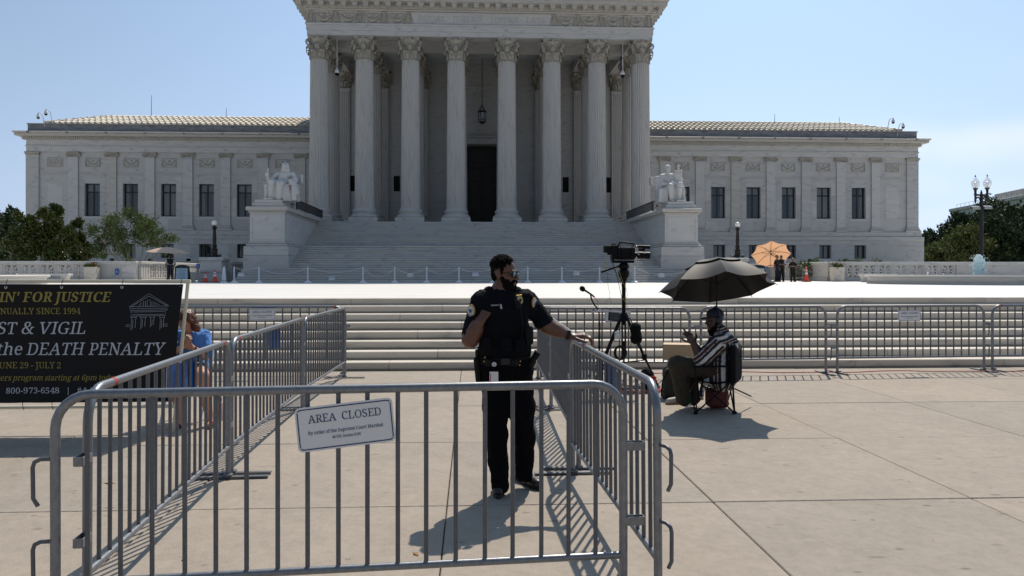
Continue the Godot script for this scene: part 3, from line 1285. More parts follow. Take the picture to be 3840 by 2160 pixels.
	var e4: Array = span_x.call(inner, outer + 0.74)
	corn.span(Vector3(e4[0], 13.16, zw - 30), Vector3(e4[1], 13.30, zw + 0.92), 0.05)
	part("cornice", corn, M.marble_warm, root)
	var dent := Geo.new()
	var x := e2[0] as float
	while x < e2[1] - 0.1:
		dent.span(Vector3(x, 12.745, zw + 0.29), Vector3(x + 0.10, 12.93, zw + 0.40))
		x += 0.175
	tag(part("dentils", dent, M.marble_warm, root), "row of small square dentils under the cornice", "", "", "stuff")
	for k in 8:
		var lion := Geo.new()
		lion.ball(Vector3(0, 0, 0), Vector3(0.13, 0.11, 0.10), 8, 6)
		lion.ball(Vector3(0, -0.02, 0.09), Vector3(0.06, 0.05, 0.06), 6, 5)
		part("lion_mask", lion, M.dirty_marble, root, Vector3(X.call(37.4 - 3.13 * k), 13.2, zw + 0.92))
	var attic := Geo.new()
	var a0: Array = span_x.call(inner, outer - 0.12)
	attic.span(Vector3(a0[0], 13.30, zw - 30), Vector3(a0[1], 13.96, zw + 0.12), 0.02)
	part("attic", attic, M.attic_stone, root)
	var coping := Geo.new()
	var a1: Array = span_x.call(inner, outer - 0.06)
	coping.span(Vector3(a1[0], 13.96, zw - 30), Vector3(a1[1], 14.05, zw + 0.18), 0.02)
	part("coping", coping, M.dirty_marble, root)
	# roof: a hip with barrel tiles, each one set on the slope
	var roof := Node3D.new()
	roof.name = "roof"
	root.add_child(roof, true)
	var z0 := zw - 0.15
	var zr := zw - 5.2
	var y0 := 14.06
	var yr := 15.62
	var xe: float = X.call(36.6)
	var xr: float = X.call(33.2)
	var xi: float = X.call(inner)
	var deck := Geo.new()
	deck.quad(Vector3(xe, y0, z0), Vector3(xi, y0, z0), Vector3(xi, yr, zr), Vector3(xr, yr, zr), Vector3(0, 1, 0.3))
	deck.quad(Vector3(xe, y0, z0), Vector3(xr, yr, zr), Vector3(xr, yr, zr - 20), Vector3(xe, y0, zr - 24), Vector3(side, 1, 0))
	deck.quad(Vector3(xr, yr, zr), Vector3(xi, yr, zr), Vector3(xi, yr, zr - 20), Vector3(xr, yr, zr - 20), Vector3(0, 1, 0))
	part("deck", deck, M.roof_tile_grey, roof)
	var slope := atan2(yr - y0, z0 - zr)
	var run := Vector2(z0 - zr, yr - y0).length()
	var tl := run / 5.0
	var tile := Geo.new()
	tile.box(Vector3(0, 0.02, -tl / 2), Vector3(0.46, 0.03, tl - 0.01), 0.006)
	var arch := []
	for e in [[0.02, 0.135], [-tl - 0.02, 0.105]]:
		var ring := []
		for k in 7:
			var a := PI * k / 6
			ring.append(Vector3(cos(a) * e[1], 0.035 + sin(a) * e[1] * 0.95 + (0.035 if e[0] > 0 else 0.0), e[0]))
		arch.append(ring)
	for k in 6:
		var o := Vector3(cos(PI * (k + 0.5) / 6), sin(PI * (k + 0.5) / 6), 0)
		var na := Vector3(cos(PI * k / 6), sin(PI * k / 6), 0)
		var nb := Vector3(cos(PI * (k + 1) / 6), sin(PI * (k + 1) / 6), 0)
		tile.tri(arch[0][k], arch[0][k + 1], arch[1][k + 1], na, nb, nb)
		tile.tri(arch[0][k], arch[1][k + 1], arch[1][k], na, nb, na)
		tile.flat(Vector3(0, 0.03, 0.02), arch[0][k], arch[0][k + 1], Vector3(0, 0, 1))
	var tile_mesh := tile.mesh()
	var turn := Basis(Vector3.RIGHT, slope)
	var cols := int((36.6 - inner) / 0.478)
	for i in cols:
		var d := 36.3 - 0.478 * i
		for r in 5:
			if 36.6 - d < (36.6 - 33.2) * (r + 0.55) / 5.0:
				continue
			var o := part("roof_tile", tile_mesh, M.roof_tile if rng.randf() < 0.7 else M.roof_tile_grey, roof)
			o.transform = Transform3D(turn, Vector3(X.call(d), y0 + 0.02 + sin(slope) * tl * r + 0.012 * r, z0 - cos(slope) * tl * r))
	for r in 10:
		var t := (r + 0.5) / 10.0
		var hip := Geo.new()
		var hp0 := Vector3(xe, y0, z0).lerp(Vector3(xr, yr, zr), r / 10.0)
		var hp1 := Vector3(xe, y0, z0).lerp(Vector3(xr, yr, zr), (r + 1) / 10.0)
		hip.tube([hp0 + Vector3(0, 0.1, 0), hp1 + Vector3(0, 0.08, 0)], [0.17, 0.13], 8)
		part("hip_tile", hip, M.roof_tile_grey, roof)


func relief_panel(root: Node3D, x: float, y0: float, y1: float, z: float, kind: int) -> void:
	var g := Geo.new()
	var w := 0.62
	var h := (y1 - y0) / 2
	g.span(Vector3(-w, -h, 0), Vector3(w, -h + 0.035, 0.045), 0.01)
	g.span(Vector3(-w, h - 0.035, 0), Vector3(w, h, 0.045), 0.01)
	g.span(Vector3(-w, -h + 0.035, 0), Vector3(-w + 0.035, h - 0.035, 0.045), 0.01)
	g.span(Vector3(w - 0.035, -h + 0.035, 0), Vector3(w, h - 0.035, 0.045), 0.01)
	if kind == 0:
		for s in [-1.0, 1.0]:
			g.box(Vector3(s * 0.42, -0.02, 0.02), Vector3(0.14, h * 1.4, 0.05), 0.02)
		var ring := []
		for k in 21:
			ring.append(Vector3(cos(TAU * k / 20) * 0.24, sin(TAU * k / 20) * 0.27, 0.02))
		g.tube(ring, 0.03, 5)
		g.ball(Vector3(0, 0, 0.01), Vector3(0.1, 0.14, 0.05), 8, 6)
	else:
		var swag := []
		var rad := []
		for k in 17:
			var t := k / 16.0
			swag.append(Vector3(lerpf(-0.48, 0.48, t), 0.26 - 0.42 * sin(t * PI), 0.02))
			rad.append(0.025 + 0.045 * sin(t * PI))
		g.tube(swag, rad, 6)
		for s in [-1.0, 1.0]:
			g.tube([Vector3(s * 0.48, 0.26, 0.02), Vector3(s * 0.52, -0.1, 0.02), Vector3(s * 0.45, -0.3, 0.02)], [0.03, 0.02, 0.035], 5)
		g.ball(Vector3(0, 0.13, 0.01), Vector3(0.11, 0.11, 0.05), 8, 6)
		g.ball(Vector3(-0.3, -0.22, 0.01), Vector3(0.12, 0.05, 0.04), 8, 6)
		g.ball(Vector3(0.3, -0.22, 0.01), Vector3(0.12, 0.05, 0.04), 8, 6)
	part("relief_panel", g, M.marble_carved, root, Vector3(x, (y0 + y1) / 2, z))


func portico(root: Node3D, zw: float) -> void:
	var ax := 0.72
	var zf := -58.0
	var z2 := -62.2
	var axw := 0.86
	# floor and podium
	var base := Geo.new()
	base.span(Vector3(ax - 13.0, P, zw - 2), Vector3(ax + 13.0, FLOOR, -57.0), 0.02)
	part("podium", base, M.marble_grey, root)
	# rear wall with doorway and grilled windows
	var wall := Geo.new()
	var holes := [[-0.41, 2.14, FLOOR, 12.61]]
	for d in [7.2, 10.9]:
		for s in [-1.0, 1.0]:
			holes.append([axw + s * d - 0.27, axw + s * d + 0.27, 8.56, 9.88])
	pierced(wall, axw - 12.3, axw + 12.3, FLOOR, 20.4, zw, 1.4, holes)
	wall.span(Vector3(axw - 12.3, FLOOR, zw - 30), Vector3(axw - 11.9, 20.4, zw - 0.002))
	wall.span(Vector3(axw + 11.9, FLOOR, zw - 30), Vector3(axw + 12.3, 20.4, zw - 0.002))
	part("portico_wall", wall, M.marble_grey, root)
	for i in range(1, holes.size()):
		var h: Array = holes[i]
		var grille := node("window", root, Vector3((h[0] + h[1]) / 2, h[2], zw - 0.12))
		var bars := Geo.new()
		for k in 6:
			bars.tube([Vector3(-0.27 + 0.108 * (k + 0.0), 0, 0), Vector3(-0.27 + 0.108 * k, 1.32, 0)], 0.014, 5)
		for k in 13:
			bars.tube([Vector3(-0.27, 0.11 * k, 0), Vector3(0.27, 0.11 * k, 0)], 0.014, 5)
		part("grille", bars, M.iron, grille)
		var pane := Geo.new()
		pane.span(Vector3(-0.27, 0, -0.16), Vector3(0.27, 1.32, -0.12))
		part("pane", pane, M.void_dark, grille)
	var courses := Geo.new()
	courses.span(Vector3(axw - 11.9, 17.42, zw - 0.02), Vector3(axw + 11.9, 17.62, zw + 0.07), 0.02)
	courses.span(Vector3(axw - 11.9, 17.0, zw - 0.02), Vector3(axw + 11.9, 17.05, zw + 0.03), 0.01)
	for s in [[axw - 11.9, -0.9], [2.6, axw + 11.9]]:
		courses.span(Vector3(s[0], 7.6, zw - 0.02), Vector3(s[1], 7.72, zw + 0.05), 0.02)
		courses.span(Vector3(s[0], 6.98, zw - 0.02), Vector3(s[1], 7.08, zw + 0.05), 0.02)
		courses.span(Vector3(s[0], FLOOR, zw - 0.02), Vector3(s[1], FLOOR + 0.3, zw + 0.1), 0.02)
	part("wall_courses", courses, M.marble_grey, root)
	# door: bronze leaves folded into the reveal, dark hall behind
	var door := node("door", root, Vector3(axw, FLOOR, zw))
	var casing := Geo.new()
	for s in [-1.0, 1.0]:
		casing.span(Vector3(s * 1.28, 0, 0), Vector3(s * 1.62, 7.4, 0.16), 0.03)
	casing.span(Vector3(-1.62, 7.4, 0), Vector3(1.62, 7.9, 0.18), 0.03)
	casing.span(Vector3(-1.8, 7.9, 0), Vector3(1.8, 8.1, 0.4), 0.04)
	part("casing", casing, M.marble_grey, door)
	for s in [-1.0, 1.0]:
		var leaf := Geo.new()
		leaf.span(Vector3(s * 0.01, 0, -1.3), Vector3(s * 1.27, 5.6, -1.2), 0.01)
		for k in 4:
			leaf.span(Vector3(s * 0.15, 0.3 + 1.35 * k, -1.2), Vector3(s * 1.1, 1.4 + 1.35 * k, -1.16), 0.03)
		part("leaf", leaf, M.bronze, door)
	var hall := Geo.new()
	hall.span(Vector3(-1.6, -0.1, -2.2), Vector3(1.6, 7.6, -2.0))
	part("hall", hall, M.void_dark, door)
	var transom := Geo.new()
	transom.span(Vector3(-1.27, 5.6, -1.32), Vector3(1.27, 5.9, -1.15), 0.02)
	transom.span(Vector3(-1.27, 5.9, -1.34), Vector3(1.27, 7.37, -1.28))
	for k in 7:
		transom.span(Vector3(-1.2 + 0.38 * k, 5.9, -1.28), Vector3(-1.16 + 0.38 * k, 7.37, -1.24))
	part("transom", transom, M.bronze, door)
	# pilasters on the wall
	var offs := [-11.68, -8.44, -5.13, -1.84, 1.84, 5.13, 8.44, 11.68]
	var cap := capital_shape(0.66, 1.63).mesh()
	var pil := Geo.new()
	pil.span(Vector3(-0.56, 0.36, -0.1), Vector3(0.56, 12.0, 0.22), 0.01)
	for k in 7:
		pil.span(Vector3(-0.52 + 0.155 * k - 0.03, 0.9, 0.2), Vector3(-0.52 + 0.155 * k + 0.05, 11.7, 0.29), 0.015)
	pil.span(Vector3(-0.74, 0.0, -0.1), Vector3(0.74, 0.2, 0.42), 0.02)
	pil.span(Vector3(-0.68, 0.2, -0.1), Vector3(0.68, 0.36, 0.36), 0.05)
	var pil_mesh := pil.mesh()
	var flat_cap := Geo.new()
	flat_cap.add(capital_shape(0.6, 1.5), Transform3D(Basis.from_scale(Vector3(1, 1, 0.45)), Vector3.ZERO))
	var flat_cap_mesh := flat_cap.mesh()
	for i in 8:
		if i == 3 or i == 4:
			continue
		var p := node("pilaster", root, Vector3(axw + offs[i], FLOOR, zw))
		part("shaft", pil_mesh, M.marble_fluted, p)
		part("capital", flat_cap_mesh, M.marble_carved, p, Vector3(0, 12.0, 0.12))
	# columns
	var drums := []
	var r0 := 0.715
	var r1 := 0.635
	var y0 := 1.06
	var y1 := 11.72
	var cuts := [0.0, 0.34, 0.70, 1.0]
	for k in 3:
		drums.append(fluted(lerpf(r0, r1, cuts[k]), lerpf(r0, r1, cuts[k + 1]), lerpf(y0, y1, cuts[k]) + 0.004, lerpf(y0, y1, cuts[k + 1]) - 0.004, 2).mesh())
	var core := Geo.new()
	core.lathe([Vector2(0.6, y0), Vector2(0.56, y1)], 24)
	var core_mesh := core.mesh()
	var foot := Geo.new()
	var rings := [Vector2(0.1, 0.36)]
	for k in 7:
		rings.append(Vector2(0.95 + 0.07 * sin(PI * k / 6), 0.36 + 0.20 * k / 6))
	rings.append(Vector2(0.90, 0.57))
	for k in 5:
		rings.append(Vector2(0.88 - 0.06 * sin(PI * k / 4), 0.60 + 0.13 * k / 4))
	rings.append(Vector2(0.86, 0.75))
	for k in 6:
		rings.append(Vector2(0.84 + 0.05 * sin(PI * k / 5), 0.77 + 0.14 * k / 5))
	for q in [[0.79, 0.92], [0.79, 0.97], [0.745, 1.06], [0.6, 1.06]]:
		rings.append(Vector2(q[0], q[1]))
	foot.lathe(rings, 32)
	var foot_mesh := foot.mesh()
	var plinth := Geo.new()
	plinth.span(Vector3(-1.03, 0, -1.03), Vector3(1.03, 0.36, 1.03), 0.015)
	var plinth_mesh := plinth.mesh()
	for row in 2:
		for i in 8:
			var col := node("column", root, Vector3((ax if row == 0 else 0.8) + offs[i], FLOOR, zf if row == 0 else z2))
			col.rotation.y = rng.randi_range(0, 3) * PI / 2
			part("plinth", plinth_mesh, M.marble, col)
			part("base", foot_mesh, M.marble, col)
			for k in 3:
				part("drum", drums[k], M.marble_fluted, col)
			part("core", core_mesh, M.marble_grey, col)
			part("capital", cap, M.marble_carved, col, Vector3(0, 11.72, 0))
	# entablature over the front row, down both sides, and over the second row
	var arch := Geo.new()
	var ae := 12.42
	var top := 18.60
	arch.span(Vector3(ax - ae, top, -58.72), Vector3(ax + ae, top + 0.34, zf + 0.66), 0.01)
	arch.span(Vector3(ax - ae - 0.05, top + 0.34, -58.74), Vector3(ax + ae + 0.05, top + 0.72, zf + 0.71), 0.01)
	arch.span(Vector3(ax - ae - 0.12, top + 0.72, -58.76), Vector3(ax + ae + 0.12, top + 0.86, zf + 0.80), 0.03)
	for s in [-1.0, 1.0]:
		arch.span(Vector3(ax + s * (ae - 1.4), top, zw), Vector3(ax + s * ae, top + 0.34, -58.721), 0.01)
		arch.span(Vector3(ax + s * (ae - 1.4), top + 0.34, zw), Vector3(ax + s * (ae + 0.05), top + 0.72, -58.741), 0.01)
		arch.span(Vector3(ax + s * (ae - 1.4), top + 0.72, zw), Vector3(ax + s * (ae + 0.12), top + 0.86, -58.761), 0.02)
	arch.span(Vector3(ax - ae + 1.45, top - 0.02, z2 - 0.66), Vector3(ax + ae - 1.45, top + 0.86, z2 + 0.66), 0.02)
	for q in offs:
		arch.span(Vector3(ax + q * 0.995 - 0.5, top + 0.25, zw), Vector3(ax + q * 0.995 + 0.5, top + 0.8, z2 - 0.67), 0.02)
	part("architrave", arch, M.marble_pale, root)
	var ceiling := Geo.new()
	ceiling.span(Vector3(ax - ae + 0.2, top + 0.87, zw), Vector3(ax + ae - 0.2, top + 1.1, -58.5))
	part("portico_ceiling", ceiling, M.marble_grey, root)
	var fr := Geo.new()
	var fy := top + 0.86
	fr.span(Vector3(ax - ae, fy, zw - 20), Vector3(ax + ae, fy + 0.90, zf + 0.60), 0.01)
	part("frieze", fr, M.marble_pale, root)
	var tablet := Geo.new()
	tablet.span(Vector3(ax - 5.05, fy + 0.02, zf + 0.58), Vector3(ax + 5.05, fy + 0.87, zf + 0.66), 0.015)
	part("inscription_panel", tablet, M.marble_pale, root)
	var text := part("lettering", letters("EQUAL · JUSTICE · UNDER · LAW", 0.40, false, 0.0, 0.5, true, 0.012), M.groove_tone, root, Vector3(ax, fy + 0.22, zf + 0.664))  # letters stand proud; their darker tone imitates shaded, dirty grooves
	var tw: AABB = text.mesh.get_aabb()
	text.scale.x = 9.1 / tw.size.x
	# swags between torches on either side of the inscription
	for s in [-1.0, 1.0]:
		for k in 4:
			var g := Geo.new()
			var pts := []
			var rad := []
			for i in 15:
				var t := i / 14.0
				pts.append(Vector3(lerpf(-0.62, 0.62, t), 0.72 - 0.5 * sin(t * PI), 0.04))
				rad.append(0.05 + 0.11 * sin(t * PI))
			g.tube(pts, rad, 7)
			for i in 22:
				var t := rng.randf_range(0.2, 0.8)
				g.ball(Vector3(lerpf(-0.62, 0.62, t), 0.72 - 0.5 * sin(t * PI) + rng.randf_range(-0.1, 0.1), 0.12), Vector3.ONE * rng.randf_range(0.03, 0.06), 5, 4)
			g.ball(Vector3(0, 0.62, 0.0), Vector3(0.17, 0.17, 0.07), 10, 6)
			g.ball(Vector3(-0.3, 0.74, 0.0), Vector3(0.12, 0.07, 0.05), 8, 5)
			g.ball(Vector3(0.3, 0.74, 0.0), Vector3(0.12, 0.07, 0.05), 8, 5)
			part("swag", g, M.marble_carved, root, Vector3(ax + s * (6.05 + 1.72 * k), fy, zf + 0.60))
		for k in 5:
			var g := Geo.new()
			g.span(Vector3(-0.1, 0.06, 0), Vector3(0.1, 0.78, 0.09), 0.02)
			g.span(Vector3(-0.16, 0.70, 0), Vector3(0.16, 0.84, 0.13), 0.02)
			for i in 3:
				g.span(Vector3(-0.13, 0.16 + 0.17 * i, 0), Vector3(0.13, 0.22 + 0.17 * i, 0.12), 0.015)
			for q in [-1.0, 1.0]:
				g.tube([Vector3(q * 0.14, 0.78, 0.03), Vector3(q * 0.24, 0.45, 0.04), Vector3(q * 0.30, 0.08, 0.03)], [0.035, 0.05, 0.06], 6)
			part("frieze_torch", g, M.marble_carved, root, Vector3(ax + s * (5.25 + 1.72 * k), fy, zf + 0.60))
	# cornice with modillions
	var cy := fy + 0.90
	var corn := Geo.new()
	corn.span(Vector3(ax - ae - 0.15, cy, zw - 20), Vector3(ax + ae + 0.15, cy + 0.14, zf + 0.78), 0.04)
	corn.span(Vector3(ax - ae - 0.22, cy + 0.14, zw - 20), Vector3(ax + ae + 0.22, cy + 0.46, zf + 0.85), 0.02)
	corn.span(Vector3(ax - ae - 0.90, cy + 0.46, zw - 20), Vector3(ax + ae + 0.90, cy + 0.74, zf + 1.55), 0.02)
	corn.span(Vector3(ax - ae - 1.02, cy + 0.74, zw - 20), Vector3(ax + ae + 1.02, cy + 0.98, zf + 1.70), 0.06)
	part("cornice", corn, M.marble_warm, root)
	var mod := Geo.new()
	mod.prism(PackedVector2Array([Vector2(-0.19, 0.0), Vector2(0.19, 0.0), Vector2(0.15, -0.26), Vector2(-0.15, -0.26)]), 0.55, xf(Vector3(0, 0, 0)))
	mod.box(Vector3(0, 0.0, 0.3), Vector3(0.46, 0.05, 0.64), 0.01)
	var mod_mesh := mod.mesh()
	for k in 34:
		part("modillion", mod_mesh, M.marble_warm, root, Vector3(ax - 12.87 + 0.78 * k, cy + 0.43, zf + 0.85))
	for s in [-1.0, 1.0]:
		for k in 12:
			part("modillion", mod_mesh, M.marble_warm, root, Vector3(ax + s * (ae + 0.22), cy + 0.43, zf + 0.3 - 0.78 * k), Vector3(0, s * PI / 2, 0))
	# pediment and the gabled roof behind it
	var by := cy + 0.98
	var ped := Geo.new()
	var w := ae + 0.9
	ped.prism(PackedVector2Array([Vector2(-w, 0), Vector2(w, 0), Vector2(0, 5.3)]), -30, xf(Vector3(ax, by - 0.01, zf + 0.5)))
	part("pediment", ped, M.marble_pale, root)
	var rake := Geo.new()
	for s in [-1.0, 1.0]:
		rake.prism(PackedVector2Array([Vector2(s * (w + 0.2), 0.0), Vector2(s * (w + 0.2), 0.55), Vector2(0, 5.95), Vector2(0, 5.3)]), -32, xf(Vector3(ax, by, zf + 1.6)))
	part("gable_roof", rake, M.marble_warm, root)


func stair_pedestals() -> void:
	var looks := ["marble stair pedestal carrying the hooded seated statue", "marble stair pedestal carrying the statue with tablet and sword"]
	for k in 2:
		var s := -1.0 if k == 0 else 1.0
		var inner := -10.74 if k == 0 else 11.37
		var t := thing("stair_pedestal", looks[k], "pedestal", Vector3(inner, 1.92, -46.4), 0, "pedestals flanking the stairs")
		var add := func(called, y0, y1, grow, bevel, m, back := -11.0):
			var g := Geo.new()
			var xa: float = -s * grow
			var xb: float = s * (1.97 + grow)
			g.span(Vector3(minf(xa, xb), y0 - 1.92, back), Vector3(maxf(xa, xb), y1 - 1.92, grow), bevel)
			part(called, g, m, t)
		add.call("lower_block", 1.92, 2.62, 0.30, 0.015, M.marble_grey)
		add.call("base_block", 2.624, 3.16, 0.28, 0.02, M.marble)
		add.call("base_moulding", 3.16, 3.30, 0.20, 0.06, M.marble)
		add.call("base_moulding", 3.30, 3.42, 0.10, 0.05, M.marble)
		add.call("die", 3.42, 5.07, 0.0, 0.012, M.marble_pale)
		add.call("cap_moulding", 5.07, 5.20, 0.08, 0.05, M.marble_warm)
		add.call("cap", 5.20, 5.45, 0.20, 0.05, M.marble_warm)
		var panel := Geo.new()
		var xm := s * 0.98
		for q in [[-0.85, 0.85, 3.52, 3.555], [-0.85, 0.85, 4.93, 4.965], [-0.85, -0.815, 3.555, 4.93], [0.815, 0.85, 3.555, 4.93]]:
			panel.span(Vector3(xm + q[0], q[2] - 1.92, -0.01), Vector3(xm + q[1], q[3] - 1.92, 0.018), 0.008)
		part("panel_moulding", panel, M.marble, t)
		for q in [[0.12, 5.45, 5.66], [0.0, 5.664, 5.86]]:
			var g := Geo.new()
			var xa: float = s * (0.22 - q[0])
			var xb: float = s * (1.76 + q[0])
			g.span(Vector3(minf(xa, xb), q[1] - 1.92, -2.9), Vector3(maxf(xa, xb), q[2] - 1.92, -0.2 + q[0]), 0.015)
			part("plinth", g, M.marble_pale, t)
		# iron railing on the inner edge
		var r := thing("stair_railing", ["black iron stair railing behind the hooded statue", "black iron stair railing behind the statue with sword"][k], "railing", Vector3(inner + s * -0.2, 5.45, -48.6), 0, "railings beside the portico")
		var rail := Geo.new()
		rail.span(Vector3(-0.03, 0.56, -8.5), Vector3(0.03, 0.62, 0.0), 0.008)
		rail.span(Vector3(-0.02, 0.06, -8.5), Vector3(0.02, 0.09, 0.0))
		rail.span(Vector3(minf(0, s * 0.5), 0.56, -0.03), Vector3(maxf(0, s * 0.5), 0.62, 0.03), 0.008)
		rail.span(Vector3(-0.03, 0, -0.03), Vector3(0.03, 0.6, 0.03))
		part("rail", rail, M.iron, r)
		for i in 56:
			var b := Geo.new()
			b.tube([Vector3(0, 0.07, -0.15 * (i + 1)), Vector3(0, 0.57, -0.15 * (i + 1))], 0.014, 5, false)
			part("baluster", b, M.iron, r)
		var web := Geo.new()
		for i in 5:
			web.span(Vector3(-0.012, 0.14 + 0.1 * i, -8.5), Vector3(0.012, 0.16 + 0.1 * i, 0))
		for i in 4:
			var a := PI * i / 4
			web.tube([Vector3(s * 0.25 + cos(a) * 0.25, 0.32 + sin(a) * 0.25, 0), Vector3(s * 0.25 - cos(a) * 0.25, 0.32 - sin(a) * 0.25, 0)], 0.015, 5)
		web.span(Vector3(minf(s * 0.47, s * 0.5), 0, -0.02), Vector3(maxf(s * 0.47, s * 0.5), 0.6, 0.02))
		part("scrollwork", web, M.iron, r)
	statue_hooded()
	statue_sword()


func statue_mesh(f: Flesh, k := 0.07, cell := 0.03) -> Geo:
	var g := Geo.new()
	f.fill(g, cell, k, 0.005, 4.0)
	return g


func folds(f: Flesh, a: Vector3, b: Vector3, width: Vector3, count: int, r: float) -> void:
	for i in count:
		var t := (i + 0.5) / count - 0.5
		f.limb(a + width * t, b + width * t * 1.25 + Vector3(0, 0, 0.03 * sin(i * 2.1)), r, r * 1.5)


func statue_hooded() -> void:
	var t := thing("statue", "seated marble statue of a hooded woman holding a small figure", "statue", Vector3(-11.210, 5.86, -47.6), 0, "seated statues beside the stairs")
	var f := Flesh.new()
	f.limb(Vector3(0.12, 1.05, -0.15), Vector3(0.2, 1.5, -0.22), 0.30, 0.33)
	f.limb(Vector3(-0.22, 1.60, -0.2), Vector3(0.62, 1.58, -0.2), 0.16, 0.16)
	f.limb(Vector3(0.22, 1.66, -0.2), Vector3(0.22, 1.9, -0.14), 0.12, 0.10)
	f.lump(Vector3(0.22, 2.03, -0.08), Vector3(0.135, 0.20, 0.17))
	f.lump(Vector3(0.22, 1.97, 0.08), Vector3(0.025, 0.05, 0.035))
	# hood
	f.limb(Vector3(0.05, 1.84, -0.1), Vector3(0.12, 2.16, -0.12), 0.09, 0.08)
	f.limb(Vector3(0.40, 1.84, -0.1), Vector3(0.32, 2.16, -0.12), 0.09, 0.08)
	f.limb(Vector3(0.12, 2.18, -0.13), Vector3(0.32, 2.18, -0.13), 0.10, 0.10)
	f.lump(Vector3(0.22, 2.02, -0.22), Vector3(0.22, 0.26, 0.16))
	# thighs, shins and skirt folds
	f.limb(Vector3(-0.05, 0.98, -0.1), Vector3(-0.40, 1.02, 0.62), 0.26, 0.20)
	f.limb(Vector3(0.25, 0.98, -0.1), Vector3(0.10, 0.95, 0.70), 0.26, 0.21)
	f.limb(Vector3(-0.40, 1.0, 0.64), Vector3(-0.45, 0.2, 0.62), 0.20, 0.14)
	f.limb(Vector3(0.10, 0.93, 0.72), Vector3(0.04, 0.15, 0.74), 0.21, 0.16)
	f.limb(Vector3(-0.45, 0.14, 0.62), Vector3(-0.47, 0.10, 0.86), 0.08, 0.05)
	f.limb(Vector3(0.03, 0.08, 0.74), Vector3(0.02, 0.06, 0.98), 0.08, 0.05)
	folds(f, Vector3(-0.15, 0.9, 0.55), Vector3(-0.2, 0.08, 0.60), Vector3(0.4, 0, 0), 4, 0.06)
	folds(f, Vector3(0.32, 0.9, 0.45), Vector3(0.45, 0.05, 0.45), Vector3(0.4, 0, -0.2), 5, 0.06)
	folds(f, Vector3(-0.60, 0.85, 0.4), Vector3(-0.68, 0.1, 0.45), Vector3(0.2, 0, -0.2), 3, 0.06)
	# arms: one upright on the chair arm, one resting on a book and drape
	f.chain([Vector3(-0.28, 1.58, -0.18), Vector3(-0.66, 1.12, 0.1), Vector3(-0.72, 1.46, 0.3)], [0.15, 0.13, 0.08])
	f.lump(Vector3(-0.72, 1.54, 0.32), Vector3(0.10, 0.12, 0.09))
	for i in 4:
		f.limb(Vector3(-0.80, 1.47 + 0.05 * i, 0.36), Vector3(-0.68, 1.47 + 0.05 * i, 0.42), 0.028, 0.024)
	f.limb(Vector3(-0.70, 1.60, 0.32), Vector3(-0.69, 1.80, 0.30), 0.06, 0.045)
	f.lump(Vector3(-0.69, 1.88, 0.30), Vector3(0.05, 0.06, 0.05))
	f.chain([Vector3(0.66, 1.58, -0.18), Vector3(0.84, 1.25, 0.05), Vector3(0.62, 1.2, 0.42)], [0.16, 0.14, 0.09])
	for i in 4:
		f.limb(Vector3(0.54 + 0.055 * i, 1.22, 0.48), Vector3(0.53 + 0.055 * i, 1.12, 0.58), 0.03, 0.024)
	f.lump(Vector3(0.72, 1.02, 0.40), Vector3(0.22, 0.14, 0.2))
	folds(f, Vector3(0.80, 1.1, 0.3), Vector3(0.88, 0.42, 0.35), Vector3(0.3, 0, 0.1), 4, 0.07)
	folds(f, Vector3(0.12, 1.62, 0.06), Vector3(0.15, 1.1, 0.16), Vector3(0.5, 0, 0), 5, 0.035)
	part("figure", statue_mesh(f), M.marble_statue, t)
	var c := Geo.new()
	c.box(Vector3(0.1, 0.45, -0.25), Vector3(1.3, 0.9, 0.9), 0.03)
	c.box(Vector3(0.85, 0.5, 0.0), Vector3(0.28, 1.0, 1.1), 0.04)
	c.box(Vector3(-0.74, 0.45, 0.05), Vector3(0.24, 0.9, 0.95), 0.04)
	c.box(Vector3(-0.76, 0.88, 0.2), Vector3(0.26, 0.14, 0.7), 0.03)
	c.box(Vector3(1.12, 1.36, -0.45), Vector3(0.14, 0.52, 0.3), 0.02)
	c.box(Vector3(0.3, 1.36, -0.62), Vector3(1.7, 0.52, 0.16), 0.02)
	c.box(Vector3(-0.50, 0.06, 0.7), Vector3(0.48, 0.10, 0.6), 0.01)
	part("throne", c, M.marble_statue, t)


